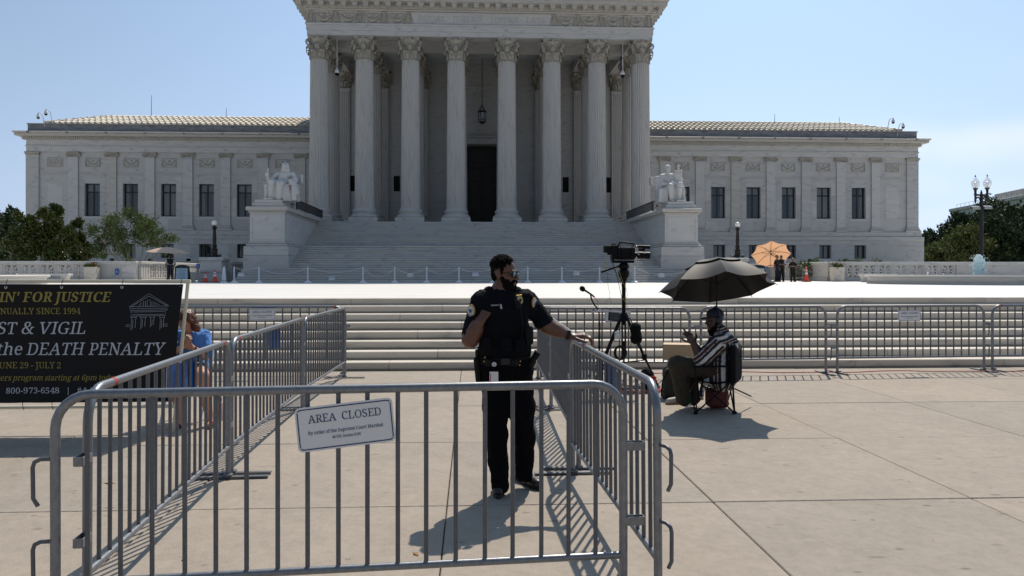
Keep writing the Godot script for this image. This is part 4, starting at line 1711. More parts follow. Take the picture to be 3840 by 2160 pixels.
func statue_sword() -> void:
	var t := thing("statue", "seated marble statue of a bare-armed man with tablet and sword", "statue", Vector3(12.062, 5.86, -47.6), 0, "seated statues beside the stairs")
	var f := Flesh.new()
	f.limb(Vector3(-0.10, 1.02, -0.15), Vector3(-0.18, 1.5, -0.25), 0.29, 0.32)
	f.limb(Vector3(-0.52, 1.62, -0.22), Vector3(0.10, 1.66, -0.22), 0.17, 0.15)
	f.limb(Vector3(-0.21, 1.72, -0.2), Vector3(-0.20, 1.95, -0.14), 0.13, 0.12)
	f.lump(Vector3(-0.20, 2.07, -0.10), Vector3(0.155, 0.21, 0.18))
	f.lump(Vector3(-0.20, 1.93, -0.02), Vector3(0.11, 0.10, 0.11))
	f.lump(Vector3(-0.19, 2.03, 0.09), Vector3(0.03, 0.05, 0.035))
	f.limb(Vector3(-0.28, 2.10, 0.05), Vector3(-0.11, 2.10, 0.05), 0.03, 0.03)
	for k in 26:
		var a := TAU * k * 0.381966
		var e := 0.1 + 0.9 * k / 25.0
		f.lump(Vector3(-0.20, 2.13, -0.13) + Vector3(cos(a) * sqrt(1 - e * e * 0.9) * 0.15, e * 0.14, sin(a) * sqrt(1 - e * e * 0.9) * 0.16), Vector3.ONE * 0.04)
	f.chain([Vector3(-0.54, 1.58, -0.18), Vector3(-0.58, 1.12, 0.05), Vector3(0.16, 1.16, 0.42)], [0.16, 0.14, 0.09])
	for i in 4:
		f.limb(Vector3(0.18, 1.10 + 0.05 * i, 0.45), Vector3(0.30, 1.09 + 0.05 * i, 0.46), 0.03, 0.025)
	f.chain([Vector3(0.14, 1.6, -0.18), Vector3(0.45, 1.2, 0.0), Vector3(0.36, 1.2, 0.3)], [0.15, 0.13, 0.09])
	f.limb(Vector3(-0.05, 0.95, -0.1), Vector3(-0.22, 0.92, 0.62), 0.25, 0.20)
	f.limb(Vector3(0.15, 0.98, -0.1), Vector3(0.34, 1.02, 0.60), 0.25, 0.20)
	f.limb(Vector3(-0.22, 0.9, 0.64), Vector3(-0.16, 0.15, 0.66), 0.20, 0.12)
	f.limb(Vector3(0.34, 1.0, 0.62), Vector3(0.30, 0.2, 0.62), 0.20, 0.12)
	f.limb(Vector3(-0.16, 0.08, 0.64), Vector3(-0.12, 0.06, 0.92), 0.08, 0.055)
	f.limb(Vector3(0.30, 0.14, 0.62), Vector3(0.30, 0.10, 0.88), 0.08, 0.055)
	folds(f, Vector3(0.08, 0.85, 0.5), Vector3(0.08, 0.1, 0.5), Vector3(0.35, 0, 0), 4, 0.06)
	folds(f, Vector3(-0.46, 0.85, 0.35), Vector3(-0.50, 0.06, 0.4), Vector3(0.28, 0, 0.1), 4, 0.07)
	folds(f, Vector3(0.58, 0.95, 0.3), Vector3(0.60, 0.06, 0.35), Vector3(0.2, 0, 0.1), 3, 0.07)
	folds(f, Vector3(-0.82, 1.58, -0.2), Vector3(-0.72, 0.8, -0.05), Vector3(0.28, 0, 0.1), 5, 0.05)
	folds(f, Vector3(0.08, 1.72, -0.06), Vector3(0.10, 1.2, 0.1), Vector3(0.22, 0, 0), 4, 0.04)
	f.limb(Vector3(-0.6, 0.75, 0.35), Vector3(0.6, 0.62, 0.35), 0.09, 0.09)
	part("figure", statue_mesh(f), M.marble_statue, t)
	var c := Geo.new()
	c.box(Vector3(-0.05, 0.45, -0.25), Vector3(1.3, 0.9, 0.9), 0.03)
	c.box(Vector3(-0.72, 0.42, 0.0), Vector3(0.30, 0.84, 1.0), 0.04)
	c.box(Vector3(0.66, 0.42, 0.0), Vector3(0.16, 0.84, 0.9), 0.04)
	c.box(Vector3(-0.22, 1.36, -0.62), Vector3(1.96, 0.50, 0.16), 0.02)
	c.box(Vector3(0.66, 1.36, -0.42), Vector3(0.20, 0.50, 0.4), 0.02)
	c.box(Vector3(-1.12, 1.36, -0.42), Vector3(0.16, 0.50, 0.4), 0.02)
	c.box(Vector3(0.32, 0.06, 0.72), Vector3(0.5, 0.10, 0.5), 0.01)
	part("throne", c, M.marble_statue, t)
	var tab := Geo.new()
	tab.box(Vector3(0.36, 1.52, 0.12), Vector3(0.36, 0.64, 0.16), 0.02)
	part("tablet", tab, M.marble_statue, t)
	var sw := Geo.new()
	sw.box(Vector3(0.37, 1.92, 0.12), Vector3(0.42, 0.07, 0.12), 0.02)
	sw.tube([Vector3(0.40, 1.86, 0.12), Vector3(0.40, 2.16, 0.12)], [0.06, 0.05], 8)
	sw.ball(Vector3(0.40, 2.21, 0.12), Vector3(0.075, 0.065, 0.06), 8, 6)
	for i in 5:
		sw.ball(Vector3(0.56 + 0.015 * (i % 2), 1.70 + 0.06 * i, 0.14), Vector3(0.06, 0.05, 0.06), 6, 5)
	part("sword", sw, M.marble_statue, t)

# ---------------------------------------------------------------- plaza walls, fountains, trees

func star_panel(w: float, h: float, hole: float) -> Geo:
	# a slab pierced by an eight-pointed star: frame, upright, cross and two diagonals
	var g := Geo.new()
	var d := 0.11
	var q := hole / 2
	var c := h * 0.5
	g.span(Vector3(-w / 2, 0, -d), Vector3(-q, h, d), 0.008)
	g.span(Vector3(q, 0, -d), Vector3(w / 2, h, d), 0.008)
	g.span(Vector3(-q, 0, -d), Vector3(q, c - q, d), 0.008)
	g.span(Vector3(-q, c + q, -d), Vector3(q, h, d), 0.008)
	g.span(Vector3(-0.075, c - q, -d + 0.012), Vector3(0.075, c + q, d - 0.012), 0.008)
	g.span(Vector3(-q, c - 0.05, -d + 0.016), Vector3(q, c + 0.05, d - 0.016), 0.008)
	for s in [-1.0, 1.0]:
		g.box(Vector3(0, c, 0), Vector3(q * 2.7, 0.075, d * 1.7), 0.008, Basis(Vector3(0, 0, 1), s * PI / 4))
	return g


func balustrade(label: String, a: Vector3, b: Vector3, panels: int, first := 0.0, pitch := 1.04, solid := false) -> Node3D:
	var along := b - a
	var len_ := along.length()
	var t := thing("balustrade", label, "balustrade", a, atan2(-along.z, along.x), "marble balustrades round the plaza")
	var g := Geo.new()
	g.span(Vector3(0, 0, -0.2), Vector3(len_, 0.24, 0.2), 0.02)
	part("plinth", g, M.marble, t)
	g = Geo.new()
	g.span(Vector3(-0.02, 1.03, -0.2), Vector3(len_ + 0.02, 1.24, 0.2), 0.035)
	part("coping", g, M.marble_pale, t)
	var shape := star_panel(0.96, 0.79, 0.70).mesh()
	var x := 0.0
	for k in panels:
		var cx := first + pitch * k
		if cx - pitch / 2 > x + 0.02:
			g = Geo.new()
			g.span(Vector3(x, 0.24, -0.15), Vector3(cx - pitch / 2, 1.03, 0.15), 0.01)
			part("wall_block", g, M.marble, t)
		part("star_panel", shape, M.marble_pale if k % 2 else M.marble, t, Vector3(cx, 0.24, 0))
		if k < panels - 1:
			g = Geo.new()
			g.span(Vector3(cx + 0.48, 0.24, -0.12), Vector3(cx + pitch - 0.48, 1.03, 0.12), 0.008)
			part("mullion", g, M.marble, t)
		x = cx + pitch / 2
	while x < len_ - 0.02:
		var e := minf(x + 2.4, len_)
		if len_ - e < 0.8:
			e = len_
		g = Geo.new()
		g.span(Vector3(x + 0.004, 0.24, -0.15), Vector3(e - 0.004, 1.03, 0.15), 0.01)
		part("wall_block", g, M.marble if rng.randf() < 0.5 else M.marble_pale, t)
		x = e
	return t


func pier(label: String, at: Vector3) -> void:
	var t := thing("lamp_pier", label, "pier", at, 0, "marble piers under the globe lamps")
	for q in [["base", 0.0, 0.55, 0.72, 0.02, M.marble_grey], ["base_moulding", 0.55, 0.68, 0.66, 0.05, M.marble], ["die", 0.68, 1.22, 0.58, 0.012, M.marble_pale], ["cap", 1.22, 1.44, 0.70, 0.06, M.marble_pale]]:
		var g := Geo.new()
		g.span(Vector3(-q[3], q[1], -q[3]), Vector3(q[3], q[2], q[3]), q[4])
		part(q[0], g, q[5], t)


func globe_lamp(label: String, at: Vector3) -> void:
	var t := thing("globe_lamp", label, "lamp", at, 0, "black globe lamps on the piers")
	var g := Geo.new()
	g.lathe([Vector2(0, 0), Vector2(0.36, 0), Vector2(0.38, 0.05), Vector2(0.32, 0.10), Vector2(0.24, 0.14), Vector2(0.17, 0.2), Vector2(0.17, 0.42), Vector2(0.21, 0.44), Vector2(0.21, 0.48), Vector2(0.13, 0.52), Vector2(0.12, 0.62), Vector2(0.16, 0.66), Vector2(0.16, 0.70), Vector2(0.10, 0.74)], 16)
	for k in 4:
		var a := TAU * (k + 0.5) / 4
		g.ball(Vector3(cos(a) * 0.33, 0.1, sin(a) * 0.33), Vector3(0.11, 0.09, 0.11), 8, 6)
	part("base", g, M.bronze, t)
	g = Geo.new()
	g.lathe([Vector2(0.10, 0.74), Vector2(0.115, 1.0), Vector2(0.085, 1.5), Vector2(0.08, 1.62)], 14)
	part("shaft", g, M.bronze, t)
	g = Geo.new()
	g.lathe([Vector2(0.08, 1.62), Vector2(0.13, 1.66), Vector2(0.11, 1.70), Vector2(0.17, 1.75), Vector2(0.17, 1.78), Vector2(0.07, 1.80), Vector2(0.07, 1.86)], 14)
	part("collar", g, M.bronze, t)
	g = Geo.new()
	g.ball(Vector3(0, 2.0, 0), Vector3.ONE * 0.155, 18, 12)
	part("globe", g, M.milk_glass, t)


func balustrades() -> void:
	balustrade("long pierced marble balustrade behind the bench and magnolia", Vector3(-34.0, P, -49), Vector3(-23.4, P, -49), 9, -27.373 + 34.0 - 4 * 1.04, 1.04)
	balustrade("plain marble wall between flower planter and the lone guard", Vector3(-23.38, P, -49), Vector3(-20.1, P, -49), 0)
	balustrade("pierced marble ramp wall behind the guard under beige parasol", Vector3(-20.1, P, -49.22), Vector3(-20.1, P, -59), 6, 1.9, 1.04)
	balustrade("shaded pierced balustrade behind the menu board and bin", Vector3(-19.9, P, -59.4), Vector3(-14.0, P, -59.4), 5, 0.8, 1.1)
	balustrade("short pierced wall joining the globe lamp pier and hooded statue", Vector3(-14.3, P, -47.9), Vector3(-13.6, P, -53.5), 4, 0.9, 1.04)
	balustrade("long pierced marble balustrade behind the fountain jet", Vector3(22.6, P, -49), Vector3(44, P, -49), 7, 23.967 - 22.6, 1.02)
	balustrade("pierced marble ramp wall behind the officers under orange parasol", Vector3(22.6, P, -59), Vector3(22.6, P, -49.22), 6, 1.9, 1.04)
	balustrade("shaded pierced wall behind the second menu board", Vector3(16.6, P, -59.4), Vector3(22.3, P, -59.4), 5, 0.8, 1.1)
	pier("marble pier under the globe lamp near the traffic cones", Vector3(-14.954, P, -47.2))
	pier("marble pier under the globe lamp behind the black umbrella", Vector3(15.776, P, -47.2))
	globe_lamp("black globe lamp standing near the beige parasol", Vector3(-14.954, P + 1.44, -47.2))
	globe_lamp("black globe lamp standing near the orange parasol", Vector3(15.987, P + 1.44, -47.2))
	for k in 2:
		var at: Vector3 = [Vector3(-22.417, 1.121, -48.300), Vector3(22.626, 1.097, -48.300)][k]
		at.y = P
		var t := thing("flower_planter", ["pale square planter with red and green plants by blank wall", "pale square planter with peach flowers beside ramp wall"][k], "planter", at, 0, "square stone planters")
		var g := Geo.new()
		g.prism(PackedVector2Array([Vector2(-0.31, 0.0), Vector2(0.31, 0.0), Vector2(0.34, 0.86), Vector2(-0.34, 0.86)]), 0.62, xf(Vector3(0, 0.03, -0.31)))
		part("pot", g, M.step_marble_pale, t)
		g = Geo.new()
		g.box(Vector3(0, 0.885, 0), Vector3(0.6, 0.02, 0.54))
		part("soil", g, M.soil, t)
		foliage_part(t, "foliage", [[Vector3(0, 0.98, 0), Vector3(0.3, 0.14, 0.28)], [Vector3(-0.2, 0.93, 0.25), Vector3(0.16, 0.1, 0.1)]], 420, 0.07, M.leaf_bright, 0.4)
		for i in 5:
			g = Geo.new()
			g.ball(Vector3(rng.randf_range(-0.05, 0.3) if k == 0 else rng.randf_range(-0.28, 0.3), rng.randf_range(1.0, 1.14), rng.randf_range(0.0, 0.25)), Vector3(0.05, 0.045, 0.05), 7, 5)
			part("flower", g, M.flower_red if k == 0 else M.flower_peach, t)
	for q in [["marble bench in front of the pierced balustrade by magnolia", -24.136, -46.5, 2.75], ["marble bench beside the fountain basin with water jet", 23.204, -44.5, 2.0]]:
		var t := thing("marble_bench", q[0], "bench", Vector3(q[1], P, q[2]), 0, "marble benches on the plaza")
		var g := Geo.new()
		g.box(Vector3(0, 0.43, 0), Vector3(q[3], 0.11, 0.6), 0.03)
		part("seat", g, M.marble_pale, t)
		for s in [-1.0, 1.0]:
			g = Geo.new()
			var prof := PackedVector2Array([Vector2(-0.16, 0), Vector2(0.16, 0), Vector2(0.13, 0.1), Vector2(0.12, 0.22), Vector2(0.2, 0.375), Vector2(-0.2, 0.375), Vector2(-0.12, 0.22), Vector2(-0.13, 0.1)])
			g.prism(prof, 0.5, xf(Vector3(s * (q[3] / 2 - 0.28), 0, -0.25)))
			part("leg", g, M.marble, t)


func fountains() -> void:
	for k in 2:
		var at: Vector3 = [Vector3(-24.7, P, -37.0), Vector3(24.325, P, -37.0)][k]
		var t := thing("fountain", ["round marble fountain basin behind the black banner", "round marble fountain basin with a foaming water jet"][k], "fountain", at, 0, "marble fountains on the plaza")
		var r := 5.05
		var g := Geo.new()
		g.lathe([Vector2(r - 0.10, 0), Vector2(r - 0.10, 0.1), Vector2(r - 0.16, 0.13), Vector2(r - 0.12, 0.29), Vector2(r + 0.02, 0.35), Vector2(r + 0.04, 0.40), Vector2(r, 0.44), Vector2(r - 0.5, 0.44), Vector2(r - 0.52, 0.2)], 72)
		part("basin", g, M.marble, t)
		g = Geo.new()
		g.lathe([Vector2(r - 0.51, 0.3), Vector2(0, 0.3)], 48)
		part("water", g, M.water, t)
		if k == 1:
			g = Geo.new()
			var blobs := Flesh.new()
			for i in 60:
				var e := pow(rng.randf(), 0.8)
				var a := rng.randf() * TAU
				var w := rng.randf_range(0.05, 0.30) * (1.0 - 0.45 * e)
				blobs.lump(Vector3(cos(a) * w, 0.3 + e * 1.0, sin(a) * w), Vector3(rng.randf_range(0.05, 0.10), rng.randf_range(0.08, 0.2), rng.randf_range(0.05, 0.10)))
			blobs.fill(g, 0.03, 0.04, 0.02, 9.0)
			for i in 160:
				var e := rng.randf()
				var a := rng.randf() * TAU
				g.ball(Vector3(cos(a), 0, sin(a)) * rng.randf_range(0.2, 0.45) + Vector3(0, 0.32 + e * 1.05, 0), Vector3.ONE * rng.randf_range(0.008, 0.022), 5, 4)
			part("jet", g, M.foam, t)


func far_office() -> void:
	# a long office block beyond the trees, its front turned so that it runs away to one side
	var a := Vector3(154.748, 0, -250)
	var b := Vector3(144.710, 0, -196)
	var along := b - a
	var len_ := along.length()
	var t := thing("office_block", "long pale stone office block beyond the trees", "building", a, atan2(-along.z, along.x))
	var top := 21.480
	var holes := []
	var n := int(len_ / 5.2)
	for i in n:
		for row in 3:
			var y := top - 6.3 - 5.4 * row
			var x := 3.4 + 5.2 * i
			holes.append([x, x + 1.9, y, y + 3.3])
	var g := Geo.new()
	pierced(g, 0, len_ + 30, -2, top, 0, 0.7, holes)
	g.span(Vector3(-0.01, -2, -30), Vector3(0.6, top, -0.01))
	g.span(Vector3(0, top - 1, -30), Vector3(len_ + 30, top - 0.02, -0.4))
	part("wall", g, M.office_stone, t)
	g = Geo.new()
	g.span(Vector3(-0.4, top, -30), Vector3(len_ + 30, top + 1.0, 0.5), 0.1)
	part("cornice", g, M.office_stone, t)
	g = Geo.new()
	g.span(Vector3(len_ * 0.42, top + 1.0, -26), Vector3(len_ + 30, top + 3.4, -3.0), 0.1)
	part("upper_storey", g, M.office_stone, t)
	g = Geo.new()
	g.span(Vector3(-30, -2, -40), Vector3(4, top - 11, -9), 0.1)
	part("lower_block", g, M.office_stone, t)
	var pane := Geo.new()
	pane.span(Vector3(0, 0, 0), Vector3(1.9, 3.3, 0.05))
	var pane_mesh := pane.mesh()
	for h in holes:
		if h[0] < len_ + 6:
			var w := part("window", pane_mesh, M.far_glass, t, Vector3(h[0], h[2], -0.6))
	g = Geo.new()
	for i in 30:
		g.tube([Vector3(2 + i * 3.0, top + 1.0, -1), Vector3(2 + i * 3.0, top + 2.2, -1)], 0.05, 4)
	g.tube([Vector3(2, top + 2.2, -1), Vector3(92, top + 2.2, -1)], 0.05, 4)
	part("roof_railing", g, M.zinc_dull, t)


var leaf_shape: ArrayMesh


func foliage_part(parent: Node3D, called: String, blobs: Array, count: int, size: float, m: Material, shell := 0.5, droop := 0.0) -> void:
	if leaf_shape == null:
		var g := Geo.new()
		g.colored = true
		# three leaves of a sprig, each a folded blade
		for k in 3:
			var q := Basis(Vector3.UP, TAU * k / 3 + 0.4) * Basis(Vector3.RIGHT, -0.5 - 0.3 * k)
			var tip := q * Vector3(0, 0.12, 1.0)
			var l := q * Vector3(-0.27, 0.10, 0.45)
			var r := q * Vector3(0.27, 0.10, 0.45)
			var mid := q * Vector3(0, 0, 0.45)
			g.flat(Vector3.ZERO, l, mid, Vector3.UP)
			g.flat(l, tip, mid, Vector3.UP)
			g.flat(Vector3.ZERO, r, mid, Vector3.UP)
			g.flat(r, tip, mid, Vector3.UP)
		leaf_shape = g.mesh()
	var out := Geo.new()
	out.colored = true
	var lv: PackedVector3Array = leaf_shape.surface_get_arrays(0)[Mesh.ARRAY_VERTEX]
	var ln: PackedVector3Array = leaf_shape.surface_get_arrays(0)[Mesh.ARRAY_NORMAL]
	var total := 0.0
	for b in blobs:
		total += pow(b[1].x * b[1].y * b[1].z, 0.67)
	var lumps := []
	for b in blobs:
		for k in 12:
			var d := Vector3(rng.randfn(), rng.randfn(), rng.randfn()).normalized()
			lumps.append([b[0] + d * b[1] * rng.randf_range(0.45, 0.95), b[1] * rng.randf_range(0.5, 0.85), pow(b[1].x * b[1].y * b[1].z, 0.67)])
	for i in count:
		var pick := rng.randf() * total * 12.0
		var lump: Array = lumps[0]
		for l in lumps:
			pick -= l[2]
			if pick <= 0.0:
				lump = l
				break
		var d := Vector3(rng.randfn(), rng.randfn(), rng.randfn()).normalized()
		var p: Vector3 = lump[0] + d * lump[1] * pow(rng.randf(), shell)
		var q := Basis(Vector3(rng.randfn(), rng.randfn(), rng.randfn()).normalized(), rng.randf() * TAU)
		var s := size * rng.randf_range(0.65, 1.3)
		var v := rng.randf_range(0.65, 1.3)
		var tint := Color(v * rng.randf_range(0.85, 1.25), v, v * rng.randf_range(0.7, 1.1))
		var place := Transform3D(q.scaled(Vector3.ONE * s), p)
		for k in lv.size():
			out.v.append(place * lv[k])
			out.n.append(q * ln[k])
			out.c.append(tint)
	part(called, out, m, parent)


func tree(called: String, label: String, at: Vector3, trunks: Array, blobs: Array, count: int, size: float, leaf: Material, bark: Material, group: String, shell := 0.5) -> void:
	var t := thing(called, label, "tree", at, 0, group)
	var g := Geo.new()
	for tr in trunks:
		g.tube(tr[0], tr[1], 7)
	for b in blobs:
		# limbs that reach from the nearest trunk into each clump
		var best: Vector3 = trunks[0][0][0]
		for tr in trunks:
			for p in tr[0]:
				if p.y < b[0].y and p.distance_to(b[0]) < best.distance_to(b[0]):
					best = p
		var thick: float = trunks[0][1][0]
		var mid: Vector3 = best.lerp(b[0], 0.5) + Vector3(rng.randf_range(-0.1, 0.1), 0.12 * b[1].y, rng.randf_range(-0.1, 0.1))
		g.tube([best, mid, b[0]], [thick * 0.5, thick * 0.3, thick * 0.12], 5)
		for k in 7:
			var d := Vector3(rng.randfn(), absf(rng.randfn()), rng.randfn()).normalized()
			g.tube([mid.lerp(b[0], rng.randf()), b[0] + d * b[1] * 0.8], [thick * 0.13, thick * 0.04], 4, false)
	part("trunk", g, bark, t)
	foliage_part(t, "crown", blobs, count, size, leaf, shell)


func trees() -> void:
	leaf_material("leaf_magnolia", 0.080, 0.100, 0.024, 0.25, 0.16)
	leaf_material("leaf_myrtle", 0.10, 0.145, 0.042, 0.6, 0.3)
	leaf_material("leaf_dark", 0.028, 0.052, 0.017, 0.7, 0.10)
	leaf_material("leaf_mid", 0.045, 0.065, 0.02, 0.6, 0.12)
	leaf_material("leaf_olive", 0.085, 0.10, 0.027, 0.7, 0.2)
	leaf_material("leaf_bright", 0.09, 0.13, 0.03, 0.6, 0.2)
	mat("flower_red", 0.55, 0.08, 0.05, 0.7)
	mat("flower_peach", 0.75, 0.30, 0.16, 0.7)
	mat("far_glass", 0.03, 0.035, 0.045, 0.2)
	var w := mat("water", 0.06, 0.12, 0.14, 0.06)
	var foam := mat("foam", 0.86, 0.92, 0.93, 0.3)
	foam.backlight_enabled = true
	foam.backlight = lin(0.75, 0.85, 0.87)


func plant_trees() -> void:
	var at := Vector3(-27.721, P, -54)
	var blobs := []
	var s := 54.0 / 2987.0
	for q in MAGNOLIA:
		var p := Vector3((q[0] - 190.0) * s * 1.02, (990.0 - q[1]) * s + 1.13, 0)
		p.z = 1.3 * sin(q[0] * 1.7 + q[1])
		blobs.append([p, Vector3(q[2], q[2] * 0.9, q[2]) * s * (0.95 if q[1] < 860 else 1.12)])
	tree("magnolia_tree", "dark glossy magnolia tree behind the pierced balustrade", at, [[[Vector3(0, -0.1, 0), Vector3(0.05, 1.5, 0), Vector3(0, 3.2, 0)], [0.13, 0.10, 0.04]]], blobs, 13000, 0.20, M.leaf_magnolia, M.bark, "trees beside the left wing", 0.42)
	blobs = []
	for q in MYRTLE:
		var p := Vector3((q[0] - 505.0) * s * 1.02, (990.0 - q[1]) * s + 1.13, 0.9 * sin(q[0] * 0.9 + q[1] * 0.3))
		blobs.append([p, Vector3(q[2], q[2] * 0.85, q[2]) * s * 1.15])
	var stems := []
	for k in 7:
		var lean := -1.5 + 0.5 * k
		stems.append([[Vector3(0.12 * (k - 3), -0.1, 0), Vector3(lean * 0.35, 0.8, 0.1 * (k % 3)), Vector3(lean * 0.9, 1.7, 0.15 * (k % 2)), Vector3(lean * 1.3, 2.5, 0)], [0.055, 0.045, 0.03, 0.015]])
	tree("crape_myrtle", "airy multi-stemmed green tree beside the beige parasol", Vector3(-22.305, P, -54), stems, blobs, 6500, 0.11, M.leaf_myrtle, M.bark_pale, "trees beside the left wing", 0.6)
	for q in FAR_TREES:
		blobs = []
		var z: float = q[3]
		var base := Vector3(q[0], 0.9, -z)
		var h: float = q[2]
		var wd: float = q[4]
		for k in 11:
			var a := TAU * k * 0.382
			var e := (k + 0.5) / 11.0
			blobs.append([Vector3(cos(a) * wd * (0.62 - 0.5 * absf(e - 0.35)), h * (0.26 + 0.62 * e), sin(a) * wd * 0.5), Vector3(wd * 0.46, h * 0.17, wd * 0.46) * (1.05 - 0.35 * e)])
		tree("leafy_tree", q[1], base, [[[Vector3(0, -0.3, 0), Vector3(0.1, h * 0.35, 0), Vector3(0, h * 0.75, 0)], [h * 0.035, h * 0.025, h * 0.008]]], blobs, int(q[6]), q[5], M[q[7]], M.bark, "trees beyond the courthouse")
	# clipped greenery showing over the wall behind the officers
	for k in 6:
		var p := Vector3(21.772 + 1.05 * k, P, -52.0)
		var t := thing("low_shrub", ["low green shrub just behind the officers, first along the wall", "low green shrub along the wall, second from the officers", "low green shrub along the wall, third from the officers", "low green shrub along the wall, fourth from the officers", "low green shrub along the wall, fifth from the officers", "low green shrub along the wall, farthest from the officers"][k], "shrub", p, 0, "shrubs behind the ramp wall")
		var g := Geo.new()
		for i in 5:
			g.tube([Vector3(0, 0, 0), Vector3(rng.randf_range(-0.4, 0.4), 1.1, rng.randf_range(-0.3, 0.3))], [0.03, 0.01], 5)
		part("stem", g, M.bark, t)
		foliage_part(t, "foliage", [[Vector3(0, 1.0, 0), Vector3(0.62, 0.38 + 0.05 * sin(k * 2.0), 0.5)], [Vector3(0, 0.5, 0), Vector3(0.6, 0.45, 0.5)]], 700, 0.10, M.leaf_bright, 0.5)


const MAGNOLIA := [[188, 790, 20], [205, 815, 24], [170, 822, 24], [118, 825, 17], [150, 852, 30], [205, 858, 32], [248, 840, 18], [128, 890, 30], [178, 898, 36], [232, 892, 34], [285, 880, 18], [100, 925, 30], [150, 940, 34], [205, 940, 36], [258, 930, 34], [300, 930, 20], [72, 945, 22], [85, 965, 22], [130, 975, 26], [240, 970, 30], [290, 968, 26], [318, 955, 16]]
const MYRTLE := [[480, 800, 22], [500, 822, 30], [455, 838, 30], [535, 840, 30], [415, 850, 26], [375, 872, 24], [362, 900, 18], [400, 890, 32], [450, 880, 34], [505, 868, 34], [560, 862, 28], [590, 872, 24], [620, 895, 20], [635, 898, 12], [585, 905, 26], [540, 905, 30], [380, 930, 24], [430, 925, 28], [345, 950, 18], [330, 935, 14], [610, 945, 14], [470, 935, 24], [470, 975, 14], [395, 960, 18]]
# x, label, height, depth, width, leaf size, leaves, leaf colour
const FAR_TREES := [
	[-52.342, "tall dark tree beyond the courthouse's corner behind magnolia", 8.4, 92.0, 2.3, 0.42, 3000, "leaf_dark"],
	[-49.745, "dark tree cut by the picture's edge behind the magnolia", 7.2, 84.0, 2.4, 0.42, 2000, "leaf_dark"],
	[66.903, "dark tree closest to the courthouse's far corner", 7.2, 112.0, 3.6, 0.5, 2600, "leaf_dark"],
	[58.810, "olive tree in front of the dark trees near courthouse corner", 4.7, 96.0, 3.2, 0.36, 2600, "leaf_olive"],
	[75.516, "dark tree behind the twin street lamp's post", 10.2, 118.0, 5.0, 0.6, 3200, "leaf_dark"],
	[59.860, "olive tree standing low behind the fountain jet", 6.9, 92.0, 4.2, 0.4, 3600, "leaf_olive"],
	[85.569, "pale topped tall tree in front of the office block", 13.6, 125.0, 5.6, 0.6, 3400, "leaf_mid"],
	[74.885, "dark broad tree at the edge beyond the twin lamp", 10.6, 105.0, 5.6, 0.55, 3600, "leaf_dark"],
	[63.308, "dark tree between the twin lamp and picture edge", 7.9, 92.0, 4.4, 0.5, 3000, "leaf_dark"],
]

# ---------------------------------------------------------------- things that stand on the plaza

func stanchion(label: String, x: float, broad := false) -> void:
	var t := thing("rope_stanchion", label, "stanchion", Vector3(x, P, -44.0), 0, "white rope posts along the foot of the stairs")
	var g := Geo.new()
	g.lathe([Vector2(0, 0.0), Vector2(0.20, 0.0), Vector2(0.20, 0.03), Vector2(0.14, 0.06), Vector2(0.06, 0.12), Vector2(0.05, 0.14)], 16)
	part("base", g, M.white_paint, t)
	g = Geo.new()
	var w := 0.075 if broad else 0.038
	g.lathe([Vector2(w * (1.6 if broad else 1.15), 0.13), Vector2(w, 0.80), Vector2(w * 0.8, 0.83), Vector2(w * 0.85, 0.86), Vector2(0, 0.88)], 12)
	part("post", g, M.white_paint, t)


func rope(label: String, x0: float, x1: float, sag: float) -> void:
	var g := Geo.new()
	var pts := []
	for i in 15:
		var u := i / 14.0
		pts.append(Vector3((x1 - x0) * u, 0.82 - sag * 4.0 * u * (1.0 - u), 0))
	g.tube(pts, 0.010, 5)
	var t := obj("barrier_rope", g, M.white_paint)
	t.position = Vector3(x0, P, -44.0)
	tag(t, label, "rope", "ropes along the foot of the stairs")


func little_sign(label: String, x: float, y: float) -> void:
	var t := thing("rope_sign", label, "sign", Vector3(x, P + y, -43.96), 0, "small closed signs hung on the rope")
	var g := Geo.new()
	g.prism(rounded(0.34, 0.20, 0.012, 2), 0.008)
	part("plate", g, M.sign_white, t)
	part("lettering", letters("AREA CLOSED", 0.034, true, 0, 0.5, true, 0.002), M.sign_blue, t, Vector3(0, 0.035, 0.009))
	part("lettering", letters("By order of the Supreme Court Marshal", 0.016, false, 0, 0.5, true, 0.002), M.sign_blue, t, Vector3(0, -0.02, 0.009))
	part("lettering", letters("40 USC Section 6102", 0.013, false, 0, 0.5, true, 0.002), M.sign_blue, t, Vector3(0, -0.055, 0.009))


func cone(label: String, at: Vector3, h: float) -> void:
	var t := thing("traffic_cone", label, "traffic cone", at, 0, "orange traffic cones on the plaza")
	var g := Geo.new()
	g.box(Vector3(0, 0.02, 0), Vector3(0.42, 0.04, 0.42), 0.012)
	part("base", g, M.rubber, t)
	for q in [["body", 0.04, 0.52, M.orange], ["band", 0.52, 0.68, M.white_paint], ["body", 0.68, 0.76, M.orange], ["band", 0.76, 0.88, M.white_paint], ["tip", 0.88, 1.0, M.orange]]:
		g = Geo.new()
		var r := func(e: float) -> float: return lerpf(0.15, 0.035, e)
		g.lathe([Vector2(r.call(q[1]), q[1] * h), Vector2(r.call(q[2]), q[2] * h)], 16)
		if q[0] == "tip":
			g.ball(Vector3(0, h, 0), Vector3(0.05, 0.05, 0.05), 8, 6)
		part(q[0], g, q[3], t)


